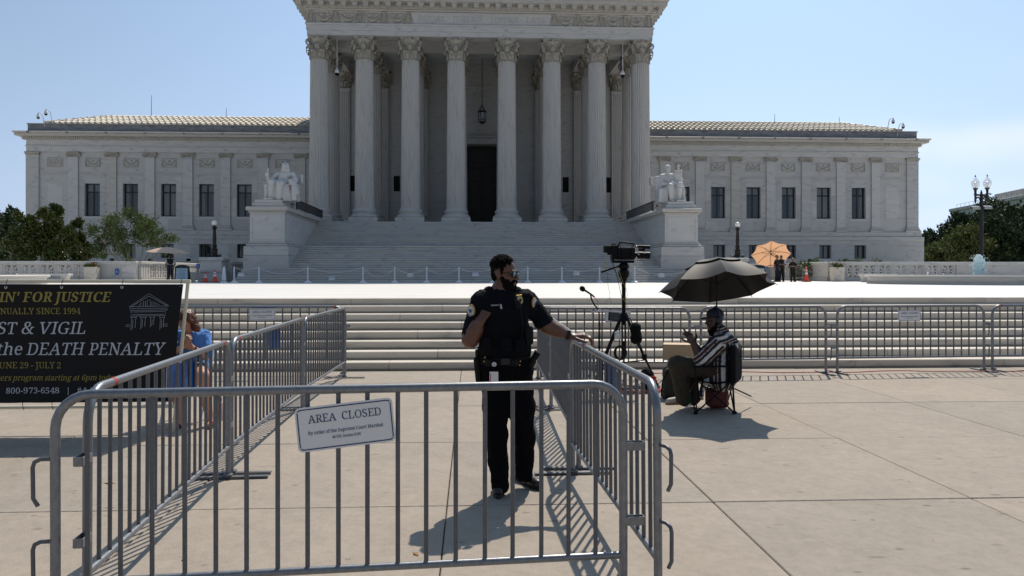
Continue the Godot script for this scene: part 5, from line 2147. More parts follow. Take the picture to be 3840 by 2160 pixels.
func menu_board(label: String, at: Vector3, turn: float) -> void:
	var t := thing("sandwich_board", label, "sign board", at, turn, "dark sandwich boards with printed notices")
	for s in [1.0, -1.0]:
		var lean := Basis(Vector3.RIGHT, -s * 0.16)
		var g := Geo.new()
		var out := PackedVector2Array([Vector2(-0.40, 0), Vector2(0.40, 0), Vector2(0.36, 0.86)])
		for k in 9:
			var a := PI * k / 8
			out.append(Vector2(0.34 * cos(a), 0.88 + 0.12 * sin(a)))
		out.append(Vector2(-0.36, 0.86))
		g.prism(out, 0.03, Transform3D(lean, Vector3(0, 0, s * 0.20 - 0.015)))
		part("board", g, M.board_green, t)
		if s > 0:
			g = Geo.new()
			g.prism(PackedVector2Array([Vector2(-0.32, 0.06), Vector2(0.32, 0.06), Vector2(0.29, 0.80), Vector2(-0.29, 0.80)]), 0.006, Transform3D(lean, Vector3(0, 0, 0.216)))
			part("notice", g, M.notice_blue, t)
			for k in 9:
				g = Geo.new()
				var y := 0.72 - 0.072 * k
				var w: float = [0.22, 0.24, 0.18, 0.2, 0.15, 0.2, 0.17, 0.2, 0.18][k]
				g.prism(PackedVector2Array([Vector2(-w, y), Vector2(w, y), Vector2(w, y + 0.02), Vector2(-w, y + 0.02)]), 0.002, Transform3D(lean, Vector3(0, 0, 0.2225)))
				part("print_line", g, M.print_grey, t)
				if k > 1 and k % 2 == 0:
					g = Geo.new()
					g.prism(rounded(0.035, 0.035, 0.017, 3), 0.002, Transform3D(lean, Vector3(-0.25, 0, 0.2225) + lean * Vector3(0, y + 0.01, 0)))
					part("print_mark", g, M.red, t)


func parasol(label: String, at: Vector3, apex: Vector3, tilt: Basis, r: float, drop: float, sides: int, m: Material, underside: bool) -> void:
	var t := thing("parasol", label, "parasol", at, 0, "parasols on the plaza")
	var top := apex - at
	var g := Geo.new()
	g.tube([Vector3(0, 0.05, 0), Vector3(0, top.y * 0.75, 0), top + tilt * Vector3(0, -drop * 0.9, 0), top], 0.022, 8)
	part("pole", g, M.bronze, t)
	g = Geo.new()
	g.lathe([Vector2(0, 0), Vector2(0.24, 0), Vector2(0.24, 0.05), Vector2(0.06, 0.09), Vector2(0.04, 0.25), Vector2(0, 0.25)], 14)
	part("base", g, M.iron, t)
	g = Geo.new()
	var rim := []
	for k in sides:
		var a := TAU * (k + 0.5) / sides
		rim.append(top + tilt * Vector3(cos(a) * r, -drop, sin(a) * r))
	for k in sides:
		var p: Vector3 = rim[k]
		var q: Vector3 = rim[(k + 1) % sides]
		g.sheet(func(u: float, v: float) -> Vector3:
			var edge := p.lerp(q, v).lerp(top + tilt * Vector3(0, -drop, 0), 0.07 * sin(v * PI) * u)
			return top.lerp(edge, u) + tilt * Vector3(0, drop * 0.16 * sin(u * PI) - 0.03 * sin(v * PI) * u, 0), 8, 8, tilt * Vector3.UP)
	part("canopy", g, m, t)
	for k in sides:
		g = Geo.new()
		var mid: Vector3 = top.lerp(rim[k], 0.5) + tilt * Vector3(0, drop * 0.16 - 0.03, 0)
		g.tube([top + tilt * Vector3(0, -0.03, 0), mid, rim[k] + tilt * Vector3(0, -0.02, 0)], 0.012, 5)
		g.tube([top + tilt * Vector3(0, -drop * 0.95, 0), mid], 0.009, 5)
		part("rib", g, M.bronze, t)
	g = Geo.new()
	g.lathe([Vector2(0, -0.05), Vector2(0.045, -0.05), Vector2(0.045, 0.05), Vector2(0.0, 0.08)], 10, Transform3D(tilt, top + tilt * Vector3(0, -drop * 0.95, 0)))
	part("hub", g, M.bronze, t)


func dome_camera(label: String, at: Vector3, s: float) -> void:
	var t := thing("roof_camera", label, "security camera", at, 0, "cameras on the roof corners")
	var g := Geo.new()
	g.tube([Vector3(s * 0.55, 0, 0), Vector3(s * 0.35, 0.95, 0), Vector3(s * 0.2, 1.12, 0), Vector3(0, 1.16, 0), Vector3(-s * 0.02, 1.08, 0)], 0.035, 7)
	part("arm", g, M.white_paint, t)
	g = Geo.new()
	g.lathe([Vector2(0, 1.10), Vector2(0.06, 1.10), Vector2(0.09, 1.0), Vector2(0.14, 0.92), Vector2(0.14, 0.78), Vector2(0, 0.78)], 12)
	part("housing", g, M.white_paint, t)
	g = Geo.new()
	g.ball(Vector3(0, 0.77, 0), Vector3(0.125, 0.13, 0.125), 12, 8)
	part("lens_dome", g, M.black_plastic, t)


func hanging_camera(label: String, at: Vector3, top: float) -> void:
	var t := thing("hanging_camera", label, "security camera", at, 0, "cameras hung from the portico ceiling")
	var g := Geo.new()
	g.tube([Vector3(0, 0.3, 0), Vector3(0, top - at.y, 0)], 0.03, 7)
	part("stem", g, M.white_paint, t)
	g = Geo.new()
	g.lathe([Vector2(0, 0.42), Vector2(0.05, 0.42), Vector2(0.09, 0.3), Vector2(0.17, 0.2), Vector2(0.17, 0.02), Vector2(0, 0.02)], 12)
	part("housing", g, M.white_paint, t)
	g = Geo.new()
	g.ball(Vector3(0, 0.0, 0), Vector3(0.15, 0.16, 0.15), 12, 8)
	part("lens_dome", g, M.black_plastic, t)


func access_sign(label: String, at: Vector3, on_post: bool) -> void:
	var t := thing("access_sign", label, "sign", at, 0, "blue wheelchair access signs")
	var g := Geo.new()
	g.prism(rounded(0.20 if not on_post else 0.24, 0.36 if not on_post else 0.26, 0.01, 2), 0.012)
	part("plate", g, M.access_blue, t)
	g = Geo.new()
	var ring := []
	for k in 11:
		var a := PI * 0.45 + TAU * 0.72 * k / 10
		ring.append(Vector3(cos(a) * 0.05, sin(a) * 0.05 - 0.02, 0.014))
	g.tube(ring, 0.007, 4)
	g.tube([Vector3(-0.015, 0.06, 0.014), Vector3(-0.005, 0.005, 0.014), Vector3(0.035, 0.0, 0.014), Vector3(0.055, -0.05, 0.014)], 0.008, 4)
	g.ball(Vector3(-0.02, 0.085, 0.014), Vector3(0.012, 0.012, 0.004), 6, 5)
	part("wheelchair_mark", g, M.sign_white, t)
	if on_post:
		g = Geo.new()
		g.tube([Vector3(0, 0.1, -0.02), Vector3(0, P - at.y, -0.02)], 0.02, 6)
		part("post", g, M.zinc, t)


func plaza_things() -> void:
	mat("board_green", 0.008, 0.022, 0.026, 0.45)
	mat("notice_blue", 0.40, 0.52, 0.58, 0.6)
	mat("print_grey", 0.10, 0.16, 0.20, 0.7)
	var beige := mat("parasol_beige", 0.62, 0.47, 0.38, 0.85)
	beige.backlight_enabled = true
	beige.backlight = lin(0.25, 0.19, 0.14)
	var peach := mat("parasol_peach", 0.60, 0.34, 0.20, 0.85)
	peach.backlight_enabled = true
	peach.backlight = lin(0.62, 0.36, 0.21)
	var posts := [-13.430, -12.889, -11.561, -8.935, -5.946, -4.218, -2.469, -0.698, 1.184, 3.103, 5.001, 7.101, 9.077, 12.390]
	var places := ["broad white rope post beside the orange cones", "second white rope post from the orange cones", "white rope post below the hooded statue's pedestal", "white rope post at the stairs' corner by hooded statue", "white rope post below the first portico column gap", "white rope post below the second and third columns", "white rope post below the fourth column", "white rope post just beside the officer's shoulder patch arm", "white rope post hidden mostly by the officer's head", "white rope post right next to the officer's sunglasses", "white rope post between officer and television camera", "white rope post right behind the camera's pan handle", "white rope post beneath the television camera's lens", "white rope post behind the black umbrella"]
	for i in posts.size():
		stanchion(places[i], posts[i], i == 0)
	for i in posts.size() - 1:
		if i == 0:
			continue
		var n := "white rope between the %s and %s posts counted from the cones" % [["first", "second", "third", "fourth", "fifth", "sixth", "seventh", "eighth", "ninth", "tenth", "eleventh", "twelfth", "thirteenth"][i], ["second", "third", "fourth", "fifth", "sixth", "seventh", "eighth", "ninth", "tenth", "eleventh", "twelfth", "thirteenth", "last"][i]]
		rope(n, posts[i], posts[i + 1], [0.1, 0.1, 0.34, 0.26, 0.5, 0.3, 0.36, 0.24, 0.30, 0.16, 0.2, 0.34, 0.40][i])
	for q in ROPE_SIGNS:
		little_sign(q[0], q[1], q[2])
	cone("shorter orange cone beside the lamp pier", Vector3(-14.754, P, -45), 0.52)
	cone("taller orange cone beside the broad rope post", Vector3(-14.104, P, -44.6), 0.66)
	cone("orange cone with white bands near the officers' barrier", Vector3(19.915, P, -46.5), 0.84)
	menu_board("dark sandwich board beside the lone guard", Vector3(-16.002, P, -45), 0.12)
	menu_board("dark sandwich board beside the black umbrella and officers", Vector3(16.474, P, -45), -0.12)
	var t := thing("waste_bin", "pale square waste bin behind the guard's sandwich board", "bin", Vector3(-15.839, P, -46))
	var g := Geo.new()
	g.prism(PackedVector2Array([Vector2(-0.15, 0), Vector2(0.15, 0), Vector2(0.185, 0.55), Vector2(-0.185, 0.55)]), 0.34, xf(Vector3(0, 0, -0.17)))
	part("bucket", g, M.step_marble_pale, t)
	g = Geo.new()
	g.box(Vector3(0, 0.575, 0), Vector3(0.42, 0.05, 0.40), 0.015)
	part("rim", g, M.white_paint, t)
	parasol("flat beige parasol above the lone guard", Vector3(-17.425, P, -46.6), Vector3(-17.350, 3.122, -46.6), Basis(Vector3(0, 0, 1), -0.04), 1.30, 0.33, 4, beige, false)
	parasol("tilted orange parasol over the group of officers", Vector3(18.838, P, -48.3), Vector3(18.471, 3.000, -48.4), Basis(Vector3(0, 0, 1), -0.22) * Basis(Vector3.RIGHT, -0.72), 1.19, 0.30, 8, peach, true)
	dome_camera("upper roof camera on the courthouse's left wing corner", Vector3(-35.242, 14.05, -67.9), 1.0)
	dome_camera("lower outer roof camera on the left wing corner", Vector3(-35.857, 13.75, -67.9), 1.0)
	dome_camera("roof camera with dark dome on the right wing corner", Vector3(36.824, 14.05, -67.9), -1.0)
	dome_camera("low outer roof camera on the right wing corner", Vector3(37.723, 13.62, -67.9), -1.0)
	hanging_camera("hanging camera between the first two left portico columns", Vector3(-9.738, 16.087, -58.3), 18.6)
	hanging_camera("hanging camera between the last two right portico columns", Vector3(11.133, 16.214, -58.3), 18.6)
	for q in [["thin roof aerial above the left wing's middle", -28.540, 15.5, 2.0], ["thin roof aerial near the left wing's columns", -21.977, 15.5, 0.9], ["thin roof aerial on the right wing", 28.082, 15.5, 0.9], ["short roof aerial near the right wing's end", 34.207, 15.4, 0.8]]:
		g = Geo.new()
		g.tube([Vector3(0, 0, 0), Vector3(0.02, q[3], 0)], [0.03, 0.018], 5)
		var o := obj("roof_aerial", g, M.zinc_dull)
		o.position = Vector3(q[1], q[2], -72.6)
		tag(o, q[0], "aerial", "aerials on the roof")
	access_sign("blue wheelchair sign fixed to the marble wall corner", Vector3(-21.174, 1.705, -48.74), false)
	access_sign("blue wheelchair sign on a post behind the sandwich board", Vector3(-16.829, 2.053, -50), true)
	lantern()
	twin_lamp()


const ROPE_SIGNS := [["small closed sign on the rope near the cones", -12.504, 0.44], ["small closed sign hung lowest, under the first columns", -7.624, 0.23], ["small closed sign on the rope under the middle columns", -3.359, 0.42], ["small closed sign on the rope beside the officer's head", 0.212, 0.45], ["small closed sign on the rope between officer and camera", 5.819, 0.52], ["small closed sign on the rope beside the umbrella", 10.580, 0.40]]


func lantern() -> void:
	var at := Vector3(0.850, 13.675, -64.5)
	var t := thing("hanging_lantern", "black hexagonal lantern hung on a long rod in the portico", "lantern", at)
	var h := 15.272 - at.y
	var g := Geo.new()
	g.tube([Vector3(0, h, 0), Vector3(0, 19.2 - at.y, 0)], 0.028, 6)
	part("rod", g, M.iron, t)
	g = Geo.new()
	var r := 0.30
	var bh := h * 0.62
	for k in 6:
		var a := TAU * k / 6
		var b := TAU * (k + 1) / 6
		var p := Vector3(cos(a) * r, 0, sin(a) * r)
		var q := Vector3(cos(b) * r, 0, sin(b) * r)
		g.tube([p + Vector3(0, 0.15, 0), p + Vector3(0, bh, 0)], 0.03, 6)
		for y in [0.18, bh * 0.35, bh - 0.03]:
			g.tube([p + Vector3(0, y, 0), q + Vector3(0, y, 0)], 0.022, 5)
		g.tube([p + Vector3(0, bh, 0), p * 0.85 + Vector3(0, bh + 0.2, 0), p * 0.35 + Vector3(0, h * 0.85, 0), Vector3(0, h, 0)], 0.02, 5)
	g.lathe([Vector2(0, 0), Vector2(0.06, 0.03), Vector2(0.16, 0.12), Vector2(0.3, 0.17), Vector2(0, 0.17)], 12)
	g.lathe([Vector2(0.34, bh), Vector2(0.36, bh + 0.06), Vector2(0.2, bh + 0.13), Vector2(0, bh + 0.15)], 12)
	part("cage", g, M.iron, t)
	g = Geo.new()
	g.lathe([Vector2(r * 0.86, 0.18), Vector2(r * 0.86, bh)], 6)
	part("glass", g, M.clear_glass, t)
	g = Geo.new()
	g.lathe([Vector2(0.05, 0.2), Vector2(0.08, 0.4), Vector2(0.08, bh * 0.7), Vector2(0, bh * 0.8)], 8)
	part("burner", g, M.bronze, t)


func twin_lamp() -> void:
	var at := Vector3(34.957, 0.95, -53)
	var t := thing("street_lamp", "tall black street lamp with two glass globes", "street lamp", at)
	var y := func(py: float) -> float: return at.y * 0.0 + py
	var top := 7.050 - at.y
	var g := Geo.new()
	g.lathe([Vector2(0.3, 0), Vector2(0.28, 0.6), Vector2(0.17, 0.9), Vector2(0.145, 1.2), Vector2(0.105, top)], 14)
	part("post", g, M.iron, t)
	g = Geo.new()
	g.lathe([Vector2(0.10, top), Vector2(0.06, top + 0.06), Vector2(0.08, top + 0.14), Vector2(0.03, top + 0.2), Vector2(0.045, top + 0.24), Vector2(0, top + 0.30)], 10)
	part("finial", g, M.iron, t)
	g = Geo.new()
	g.box(Vector3(0, top - 0.06, 0), Vector3(0.86, 0.12, 0.14), 0.02)
	for s in [-1.0, 1.0]:
		g.tube([Vector3(s * 0.4, top - 0.3, 0), Vector3(s * 0.22, top - 0.2, 0), Vector3(s * 0.1, top - 0.36, 0)], [0.07, 0.05, 0.05], 7)
	part("crossarm", g, M.iron, t)
	for s in [-1.0, 1.0]:
		var dy := 0.0 if s < 0 else 0.12
		var arm := node("lamp_head", t, Vector3(s * 0.42, top + dy * 0.3, 0))
		g = Geo.new()
		g.lathe([Vector2(0.03, -0.62), Vector2(0.07, -0.5), Vector2(0.07, -0.1), Vector2(0.11, 0.0), Vector2(0.07, 0.06), Vector2(0.09, 0.28), Vector2(0.16, 0.36), Vector2(0.17, 0.40), Vector2(0, 0.40)], 12)
		part("neck", g, M.iron, arm)
		g = Geo.new()
		g.lathe([Vector2(0.13, 0.40), Vector2(0.24, 0.56), Vector2(0.27, 0.72), Vector2(0.24, 0.88), Vector2(0.15, 1.0), Vector2(0.10, 1.03), Vector2(0.12, 1.07), Vector2(0.06, 1.14), Vector2(0.03, 1.2)], 16)
		part("globe", g, M.clear_glass, arm)
		g = Geo.new()
		g.lathe([Vector2(0.05, 0.42), Vector2(0.09, 0.55), Vector2(0.09, 0.8), Vector2(0, 0.86)], 10)
		part("bulb", g, M.milk_glass, arm)
		g = Geo.new()
		g.lathe([Vector2(0.035, 1.18), Vector2(0.05, 1.22), Vector2(0.03, 1.27), Vector2(0, 1.34)], 8)
		part("finial", g, M.iron, arm)
		g = Geo.new()
		g.tube([Vector3(0, -0.62, 0), Vector3(-0.08, -0.7, 0), Vector3(-0.08, -0.84, 0)], 0.012, 5)
		g.tube([Vector3(0, -0.62, 0), Vector3(0.08, -0.7, 0), Vector3(0.08, -0.84, 0)], 0.012, 5)
		part("yoke", g, M.iron, arm)
		g = Geo.new()
		g.box(Vector3(0, -0.94, 0), Vector3(0.56, 0.17, 0.34), 0.02, Basis(Vector3.RIGHT, 0.35))
		part("floodlight", g, M.zinc, arm)

# ---------------------------------------------------------------- barriers, signs, banner

func barrier(label: String, a: Vector3, b: Vector3, group: String, hooks := 0, tape := [], top := 1.07, spacing := 0.134, feet := 3, swing := 0.0) -> Node3D:
	var d := b - a
	var L := Vector2(d.x, d.z).length()
	var t := thing("crowd_barrier", label, "barrier", a, atan2(-d.z, d.x), group)
	var k := top / 1.07
	t.rotation.x = rng.randf_range(-0.012, 0.012)
	var g := Geo.new()
	var path := [Vector3(0, 0.02, 0)]
	var cr := 0.15 * k
	for i in 7:
		var q := PI / 2 * i / 6
		path.append(Vector3(cr - cr * cos(q), top - cr + cr * sin(q), 0))
	for i in 7:
		var q := PI / 2 * i / 6
		path.append(Vector3(L - cr + cr * sin(q), top - cr + cr * cos(q), 0))
	path.append(Vector3(L, 0.02, 0))
	g.tube(path, 0.021 * k, 12)
	part("frame", g, M.zinc, t)
	g = Geo.new()
	g.tube([Vector3(0.01, 0.245 * k, 0), Vector3(L - 0.01, 0.245 * k, 0)], 0.0175 * k, 10)
	part("bottom_rail", g, M.zinc, t)
	var n := int(round(L / (spacing * k))) - 1
	g = Geo.new()
	g.tube([Vector3(0, 0.245 * k, 0), Vector3(0, top - 0.005, 0)], 0.0108 * k, 8, false)
	var rod := g.mesh()
	for i in n:
		var x := L * (i + 1) / (n + 1)
		if x < cr * 0.8 or x > L - cr * 0.8:
			g = Geo.new()
			var e := minf(x, L - x)
			var y := top - cr + sqrt(maxf(0.0, cr * cr - (cr - e) * (cr - e)))
			g.tube([Vector3(0, 0.245 * k, 0), Vector3(0, y, 0)], 0.0108 * k, 8, false)
			part("bar", g, M.zinc_dull, t, Vector3(x, 0, 0))
		else:
			part("bar", rod, M.zinc_dull, t, Vector3(x + rng.randf_range(-0.003, 0.003), 0, 0))
	for e in 2:
		if not (feet & (1 << e)):
			continue
		g = Geo.new()
		g.box(Vector3(0, 0.016, 0), Vector3(0.052, 0.012, 0.62), 0.004)
		g.box(Vector3(0, 0.03, 0), Vector3(0.07, 0.02, 0.07), 0.006)
		part("foot", g, M.zinc_dull, t, Vector3(0.02 if e == 0 else L - 0.02, 0, 0))
	if hooks != 0:
		for y in [0.79, 0.43]:
			g = Geo.new()
			var s := -1.0 if hooks == 1 else 1.0
			var x := 0.0 if hooks == 1 else L
			g.tube([Vector3(x, y, 0), Vector3(x + s * 0.06, y, 0), Vector3(x + s * 0.085, y - 0.012, 0), Vector3(x + s * 0.092, y - 0.035, 0), Vector3(x + s * 0.09, y - 0.17, 0), Vector3(x + s * 0.07, y - 0.205, 0)], 0.0095, 8)
			var hook := part("hook", g.shift(Vector3(-x, 0, 0)), M.zinc_dull, t, Vector3(x, 0, 0))
			hook.rotation.y = swing
			g = Geo.new()
			var x2 := L if hooks == 1 else 0.0
			for z in [-0.018, 0.018]:
				g.box(Vector3(x2 - s * 0.05, y - 0.02, z), Vector3(0.10, 0.042, 0.006), 0.002)
			g.box(Vector3(x2 - s * 0.10, y - 0.02, 0), Vector3(0.006, 0.042, 0.042), 0.002)
			part("loop", g, M.zinc, t)
	for q in tape:
		g = Geo.new()
		g.tube([Vector3(q * L - 0.016, top, 0), Vector3(q * L + 0.016, top, 0)], 0.0218 * k, 12, false)
		part("tape", g, M.tape, t)
	return t


func closed_sign(label: String, at: Vector3, turn: float, roll: float, w := 0.43) -> void:
	var t := thing("closed_sign", label, "sign", at, turn, "area closed signs tied to barriers")
	var body := node("sign_board", t)
	body.rotation.z = roll
	var h := w * 0.46
	var g := Geo.new()
	g.prism(rounded(w, h, 0.022), 0.003, xf(Vector3(0, 0, 0.002)))
	part("plate", g, M.sign_white, body)
	g = Geo.new()
	g.prism(rounded(w, h, 0.022), 0.002)
	part("back", g, M.sign_back, body)
	g = Geo.new()
	var outer := rounded(w - 0.016, h - 0.016, 0.018)
	var inner := rounded(w - 0.026, h - 0.026, 0.014)
	for i in outer.size():
		var j := (i + 1) % outer.size()
		g.quad(Vector3(outer[i].x, outer[i].y, 0.0062), Vector3(outer[j].x, outer[j].y, 0.0062), Vector3(inner[j].x, inner[j].y, 0.0062), Vector3(inner[i].x, inner[i].y, 0.0062), Vector3(0, 0, 1))
	part("border", g, M.sign_blue, body)
	var s := w / 0.43
	for q in [["AREA  CLOSED", 0.036, 0.026, 0.32], ["By order of the Supreme Court Marshal", 0.0155, -0.025, 0.33], ["40 USC Section 6102", 0.0125, -0.052, 0.125]]:
		var m := letters(q[0], q[1] * s, false, 0.0, 0.5, true, 0.001)
		var o := part("lettering", m, M.sign_blue, body, Vector3(0, q[2] * s, 0.0065))
		o.scale.x = q[3] * s / m.get_aabb().size.x
	for q in [[-0.47, 0.40], [0.47, 0.40], [-0.47, -0.40], [0.47, -0.40]]:
		g = Geo.new()
		g.tube([Vector3(q[0] * w, q[1] * h, 0.008), Vector3(q[0] * w * 1.03, q[1] * h + 0.006, -0.025)], 0.003, 5)
		part("tie", g, M.white_paint, body)


func barriers() -> void:
	var pen := "barriers fencing in the officer"
	var row := "barriers along the plaza steps"
	barrier("nearest crowd barrier, carrying the big area closed sign", Vector3(-1.817, 0, -3.58), Vector3(0.73, 0, -3.808), pen, 1)
	barrier("crowd barrier beside the black banner, nearest of its line", Vector3(-1.74, 0, -3.70), Vector3(-1.90, 0, -6.33), pen, 2, [0.11, 0.92])
	barrier("second crowd barrier in the line past the seated woman", Vector3(-1.905, 0, -6.42), Vector3(-1.975, 0, -9.42), pen, 2, [0.07, 0.95])
	barrier("third crowd barrier in the banner line, ending at the steps", Vector3(-1.985, 0, -9.52), Vector3(-1.94, 0, -12.3), pen, 2, [0.05])
	barrier("crowd barrier that the officer's hand rests on", Vector3(0.885, 0, -3.74), Vector3(0.807, 0, -6.33), pen, 1, [0.75], 1.07, 0.134, 3, 0.5)
	barrier("second crowd barrier behind the officer's outstretched arm", Vector3(0.87, 0, -6.45), Vector3(0.93, 0, -9.30), pen, 1)
	barrier("third crowd barrier behind the officer, ending at the steps", Vector3(0.94, 0, -9.42), Vector3(1.0, 0, -12.0), pen, 1)
	barrier("barrier along the steps behind the seated woman", Vector3(-4.75, 0, -12.75), Vector3(-2.02, 0, -12.72), row, 1, [0.06, 0.95])
	barrier("barrier along the steps behind the camera tripod", Vector3(1.06, 0, -12.15), Vector3(3.32, 0, -12.0), row, 2)
	barrier("barrier along the steps behind the seated man", Vector3(3.60, 0, -12.35), Vector3(5.65, 0, -12.45), row, 2)
	barrier("barrier along the steps with its own closed sign", Vector3(5.86, 0, -12.5), Vector3(8.41, 0, -12.68), row, 2)
	barrier("barrier along the steps cut by the picture's edge", Vector3(8.60, 0, -12.75), Vector3(11.1, 0, -12.8), row, 2, [0.06])
	barrier("small barrier in front of the lone guard", Vector3(-18.913, P, -46.3), Vector3(-16.858, P, -46.3), "barriers on the plaza", 0, [], 1.0, 0.15)
	barrier("small barrier behind the group of officers", Vector3(17.955, P, -47.6), Vector3(20.140, P, -47.6), "barriers on the plaza", 0, [], 1.0, 0.15)
	closed_sign("large tilted area closed sign on the nearest barrier", Vector3(-0.572, 0.912, -3.655), 0.089, 0.098, 0.437)
	closed_sign("area closed sign behind the seated woman", Vector3(-3.279, 0.957, -12.68), 0.0, 0.02, 0.41)
	closed_sign("area closed sign on the steps barrier in full view", Vector3(7.070, 0.921, -12.54), 0.07, 0.0, 0.39)
	closed_sign("area closed sign half hidden by monitor and tripod", Vector3(2.223, 0.952, -12.03), 0.066, 0.02, 0.40)
	closed_sign("blue backed sign on the banner line's nearest barrier", Vector3(-1.86, 0.93, -5.22), -PI / 2 - 0.06, 0.05, 0.43)
	closed_sign("blue backed sign on the second barrier past the woman", Vector3(-1.97, 0.95, -8.05), -PI / 2 - 0.02, 0.08, 0.43)
	closed_sign("blue backed sign under the officer's outstretched hand", Vector3(0.875, 0.93, -4.97), PI / 2 + 0.03, 0.0, 0.43)


func banner() -> void:
	var z := -8.2
	var right := -2.905
	var low_right := -3.016
	var left := -6.3
	var top := 1.492
	var low := 0.307
	var t := thing("protest_banner", "black banner with gold and white lettering on a pipe frame", "banner", Vector3(left, 0, z))
	var rx := right - left
	var lx := low_right - left
	var g := Geo.new()
	# the cloth: a slightly billowing sheet with real thickness
	var nx := 110
	var ny := 28
	var bulge := func(x: float, y: float) -> float:
		var v := clampf((y - low) / (top - low), 0.0, 1.0)
		return 0.030 * sin(x * 2.3 + 0.6) * sin(v * PI) + 0.009 * sin(x * 8.0 + y * 5.0) * (0.3 + 0.7 * sin(v * PI)) + 0.006 * sin(x * 21.0 - y * 9.0) * pow(absf(2.0 * v - 1.0), 1.5)
	for side in [1.0, -1.0]:
		g.sheet(func(u: float, v: float) -> Vector3:
			var bx := u * lerpf(lx, rx, v)
			var by := lerpf(low, top, v)
			return Vector3(bx, by, bulge.call(bx, by) + side * 0.0015), nx, ny, Vector3(0, 0, side))
	part("cloth", g, M.banner_black, t)
	var frame := [["upper_pipe", Vector3(-0.05, top + 0.03, -0.03), Vector3(rx + 0.06, top + 0.03, -0.03)], ["lower_pipe", Vector3(-0.05, low - 0.05, -0.03), Vector3(lx + 0.05, low - 0.05, -0.03)], ["upright_pipe", Vector3(rx + 0.035, top + 0.03, -0.03), Vector3(lx - 0.0, 0.0, -0.03)], ["upright_pipe", Vector3(0, top + 0.03, -0.03), Vector3(0, 0, -0.03)]]
	for f in frame:
		g = Geo.new()
		g.tube([f[1], f[2]], 0.017, 10)
		part(f[0], g, M.cream_pipe, t)
	for k in 4:
		g = Geo.new()
		var px: float = [-4.642, -4.100, -3.510, -2.932][k] - left
		g.lathe([Vector2(0.008, -0.002), Vector2(0.014, 0.0), Vector2(0.014, 0.003), Vector2(0.008, 0.005)], 12, Transform3D(Basis(Vector3.RIGHT, PI / 2), Vector3(px, top - 0.03, 0.004)))
		part("grommet", g, M.chrome, t)
		g = Geo.new()
		g.tube([Vector3(px, top - 0.03, 0.006), Vector3(px + 0.004, top + 0.015, 0.006), Vector3(px, top + 0.052, -0.03)], 0.003, 5)
		part("tie", g, M.black_plastic, t)
	for k in 3:
		g = Geo.new()
		var px: float = [-4.482, -4.196, -3.845][k] - left
		g.tube([Vector3(px, low + 0.03, 0.006), Vector3(px + 0.006, low - 0.03, 0.01), Vector3(px, low - 0.075, -0.02)], 0.003, 5)
		part("tie", g, M.black_plastic, t)
	g = Geo.new()
	g.lathe([Vector2(0.008, -0.002), Vector2(0.014, 0.0), Vector2(0.014, 0.003), Vector2(0.008, 0.005)], 12, Transform3D(Basis(Vector3.RIGHT, PI / 2), Vector3(-2.969 - left, 0.910, 0.006)))
	part("grommet", g, M.chrome, t)
	# words: full line, the last words that fit the given width, width, right end, base line, letter height, slant, bold, gold
	for q in BANNER_LINES:
		var m := letters(q[0], q[5], q[7], q[6], 1.0, true, 0.0012)
		var vis := letters(q[1], q[5], q[7], 0.0, 1.0, true, 0.0012)
		var o := part("lettering", m, M.banner_gold if q[8] else M.banner_white, t, Vector3(q[3] - left, q[4], 0.0))
		var wide: float = q[2] / vis.get_aabb().size.x
		var arr := m.surface_get_arrays(0)
		var mv: PackedVector3Array = arr[Mesh.ARRAY_VERTEX]
		for i in mv.size():
			mv[i] = Vector3(mv[i].x * wide, mv[i].y, mv[i].z + 0.0035 + bulge.call(q[3] - left + mv[i].x * wide, q[4] + mv[i].y))
		arr[Mesh.ARRAY_VERTEX] = mv
		var am := ArrayMesh.new()
		am.add_surface_from_arrays(Mesh.PRIMITIVE_TRIANGLES, arr)
		o.mesh = am
	# the printed drawing of a temple front
	g = Geo.new()
	var px := func(x: float) -> float: return lerpf(-3.440, -3.040, (x - 1080.0) / 340.0) - left
	var py := func(y: float) -> float: return lerpf(1.400, 1.024, (y - 223.0) / 312.0)
	var lines := [[[1085, 335], [1250, 225], [1418, 325]], [[1100, 335], [1250, 245], [1405, 327]], [[1085, 335], [1418, 327], [1410, 360], [1092, 366], [1085, 335]], [[1100, 350], [1405, 345]], [[1100, 368], [1100, 412], [1390, 408], [1390, 364]], [[1112, 378], [1380, 374]], [[1112, 400], [1380, 398]], [[1060, 485], [1095, 484]], [[1060, 498], [1095, 497]], [[1370, 480], [1412, 478]], [[1370, 497], [1412, 494]], [[1205, 330], [1205, 290], [1222, 290], [1222, 330]], [[1236, 330], [1236, 278], [1262, 278], [1262, 328]], [[1275, 328], [1275, 292], [1292, 292], [1292, 327]], [[1320, 326], [1300, 300], [1340, 320]], [[1160, 330], [1190, 300], [1180, 332]]]
	for c in [[1098, 1148, 530], [1178, 1228, 520], [1258, 1300, 505], [1340, 1385, 525]]:
		lines.append([[c[0], 414], [c[0] + 8, 440], [c[0] + 4, c[2]]])
		lines.append([[c[1], 412], [c[1] - 8, 440], [c[1] - 12, c[2] - 20]])
		lines.append([[c[0] + 2, 425], [c[1] - 2, 423]])
		lines.append([[c[0] + 20, 440], [c[0] + 16, c[2] - 12]])
	for l in lines:
		var pts := []
		for p in l:
			var dx: float = px.call(float(p[0]))
			var dy: float = py.call(float(p[1]))
			pts.append(Vector3(dx, dy, 0.003 + bulge.call(dx, dy)))
		g.tube(pts, 0.0016, 4)
	part("temple_drawing", g, M.banner_white, t)


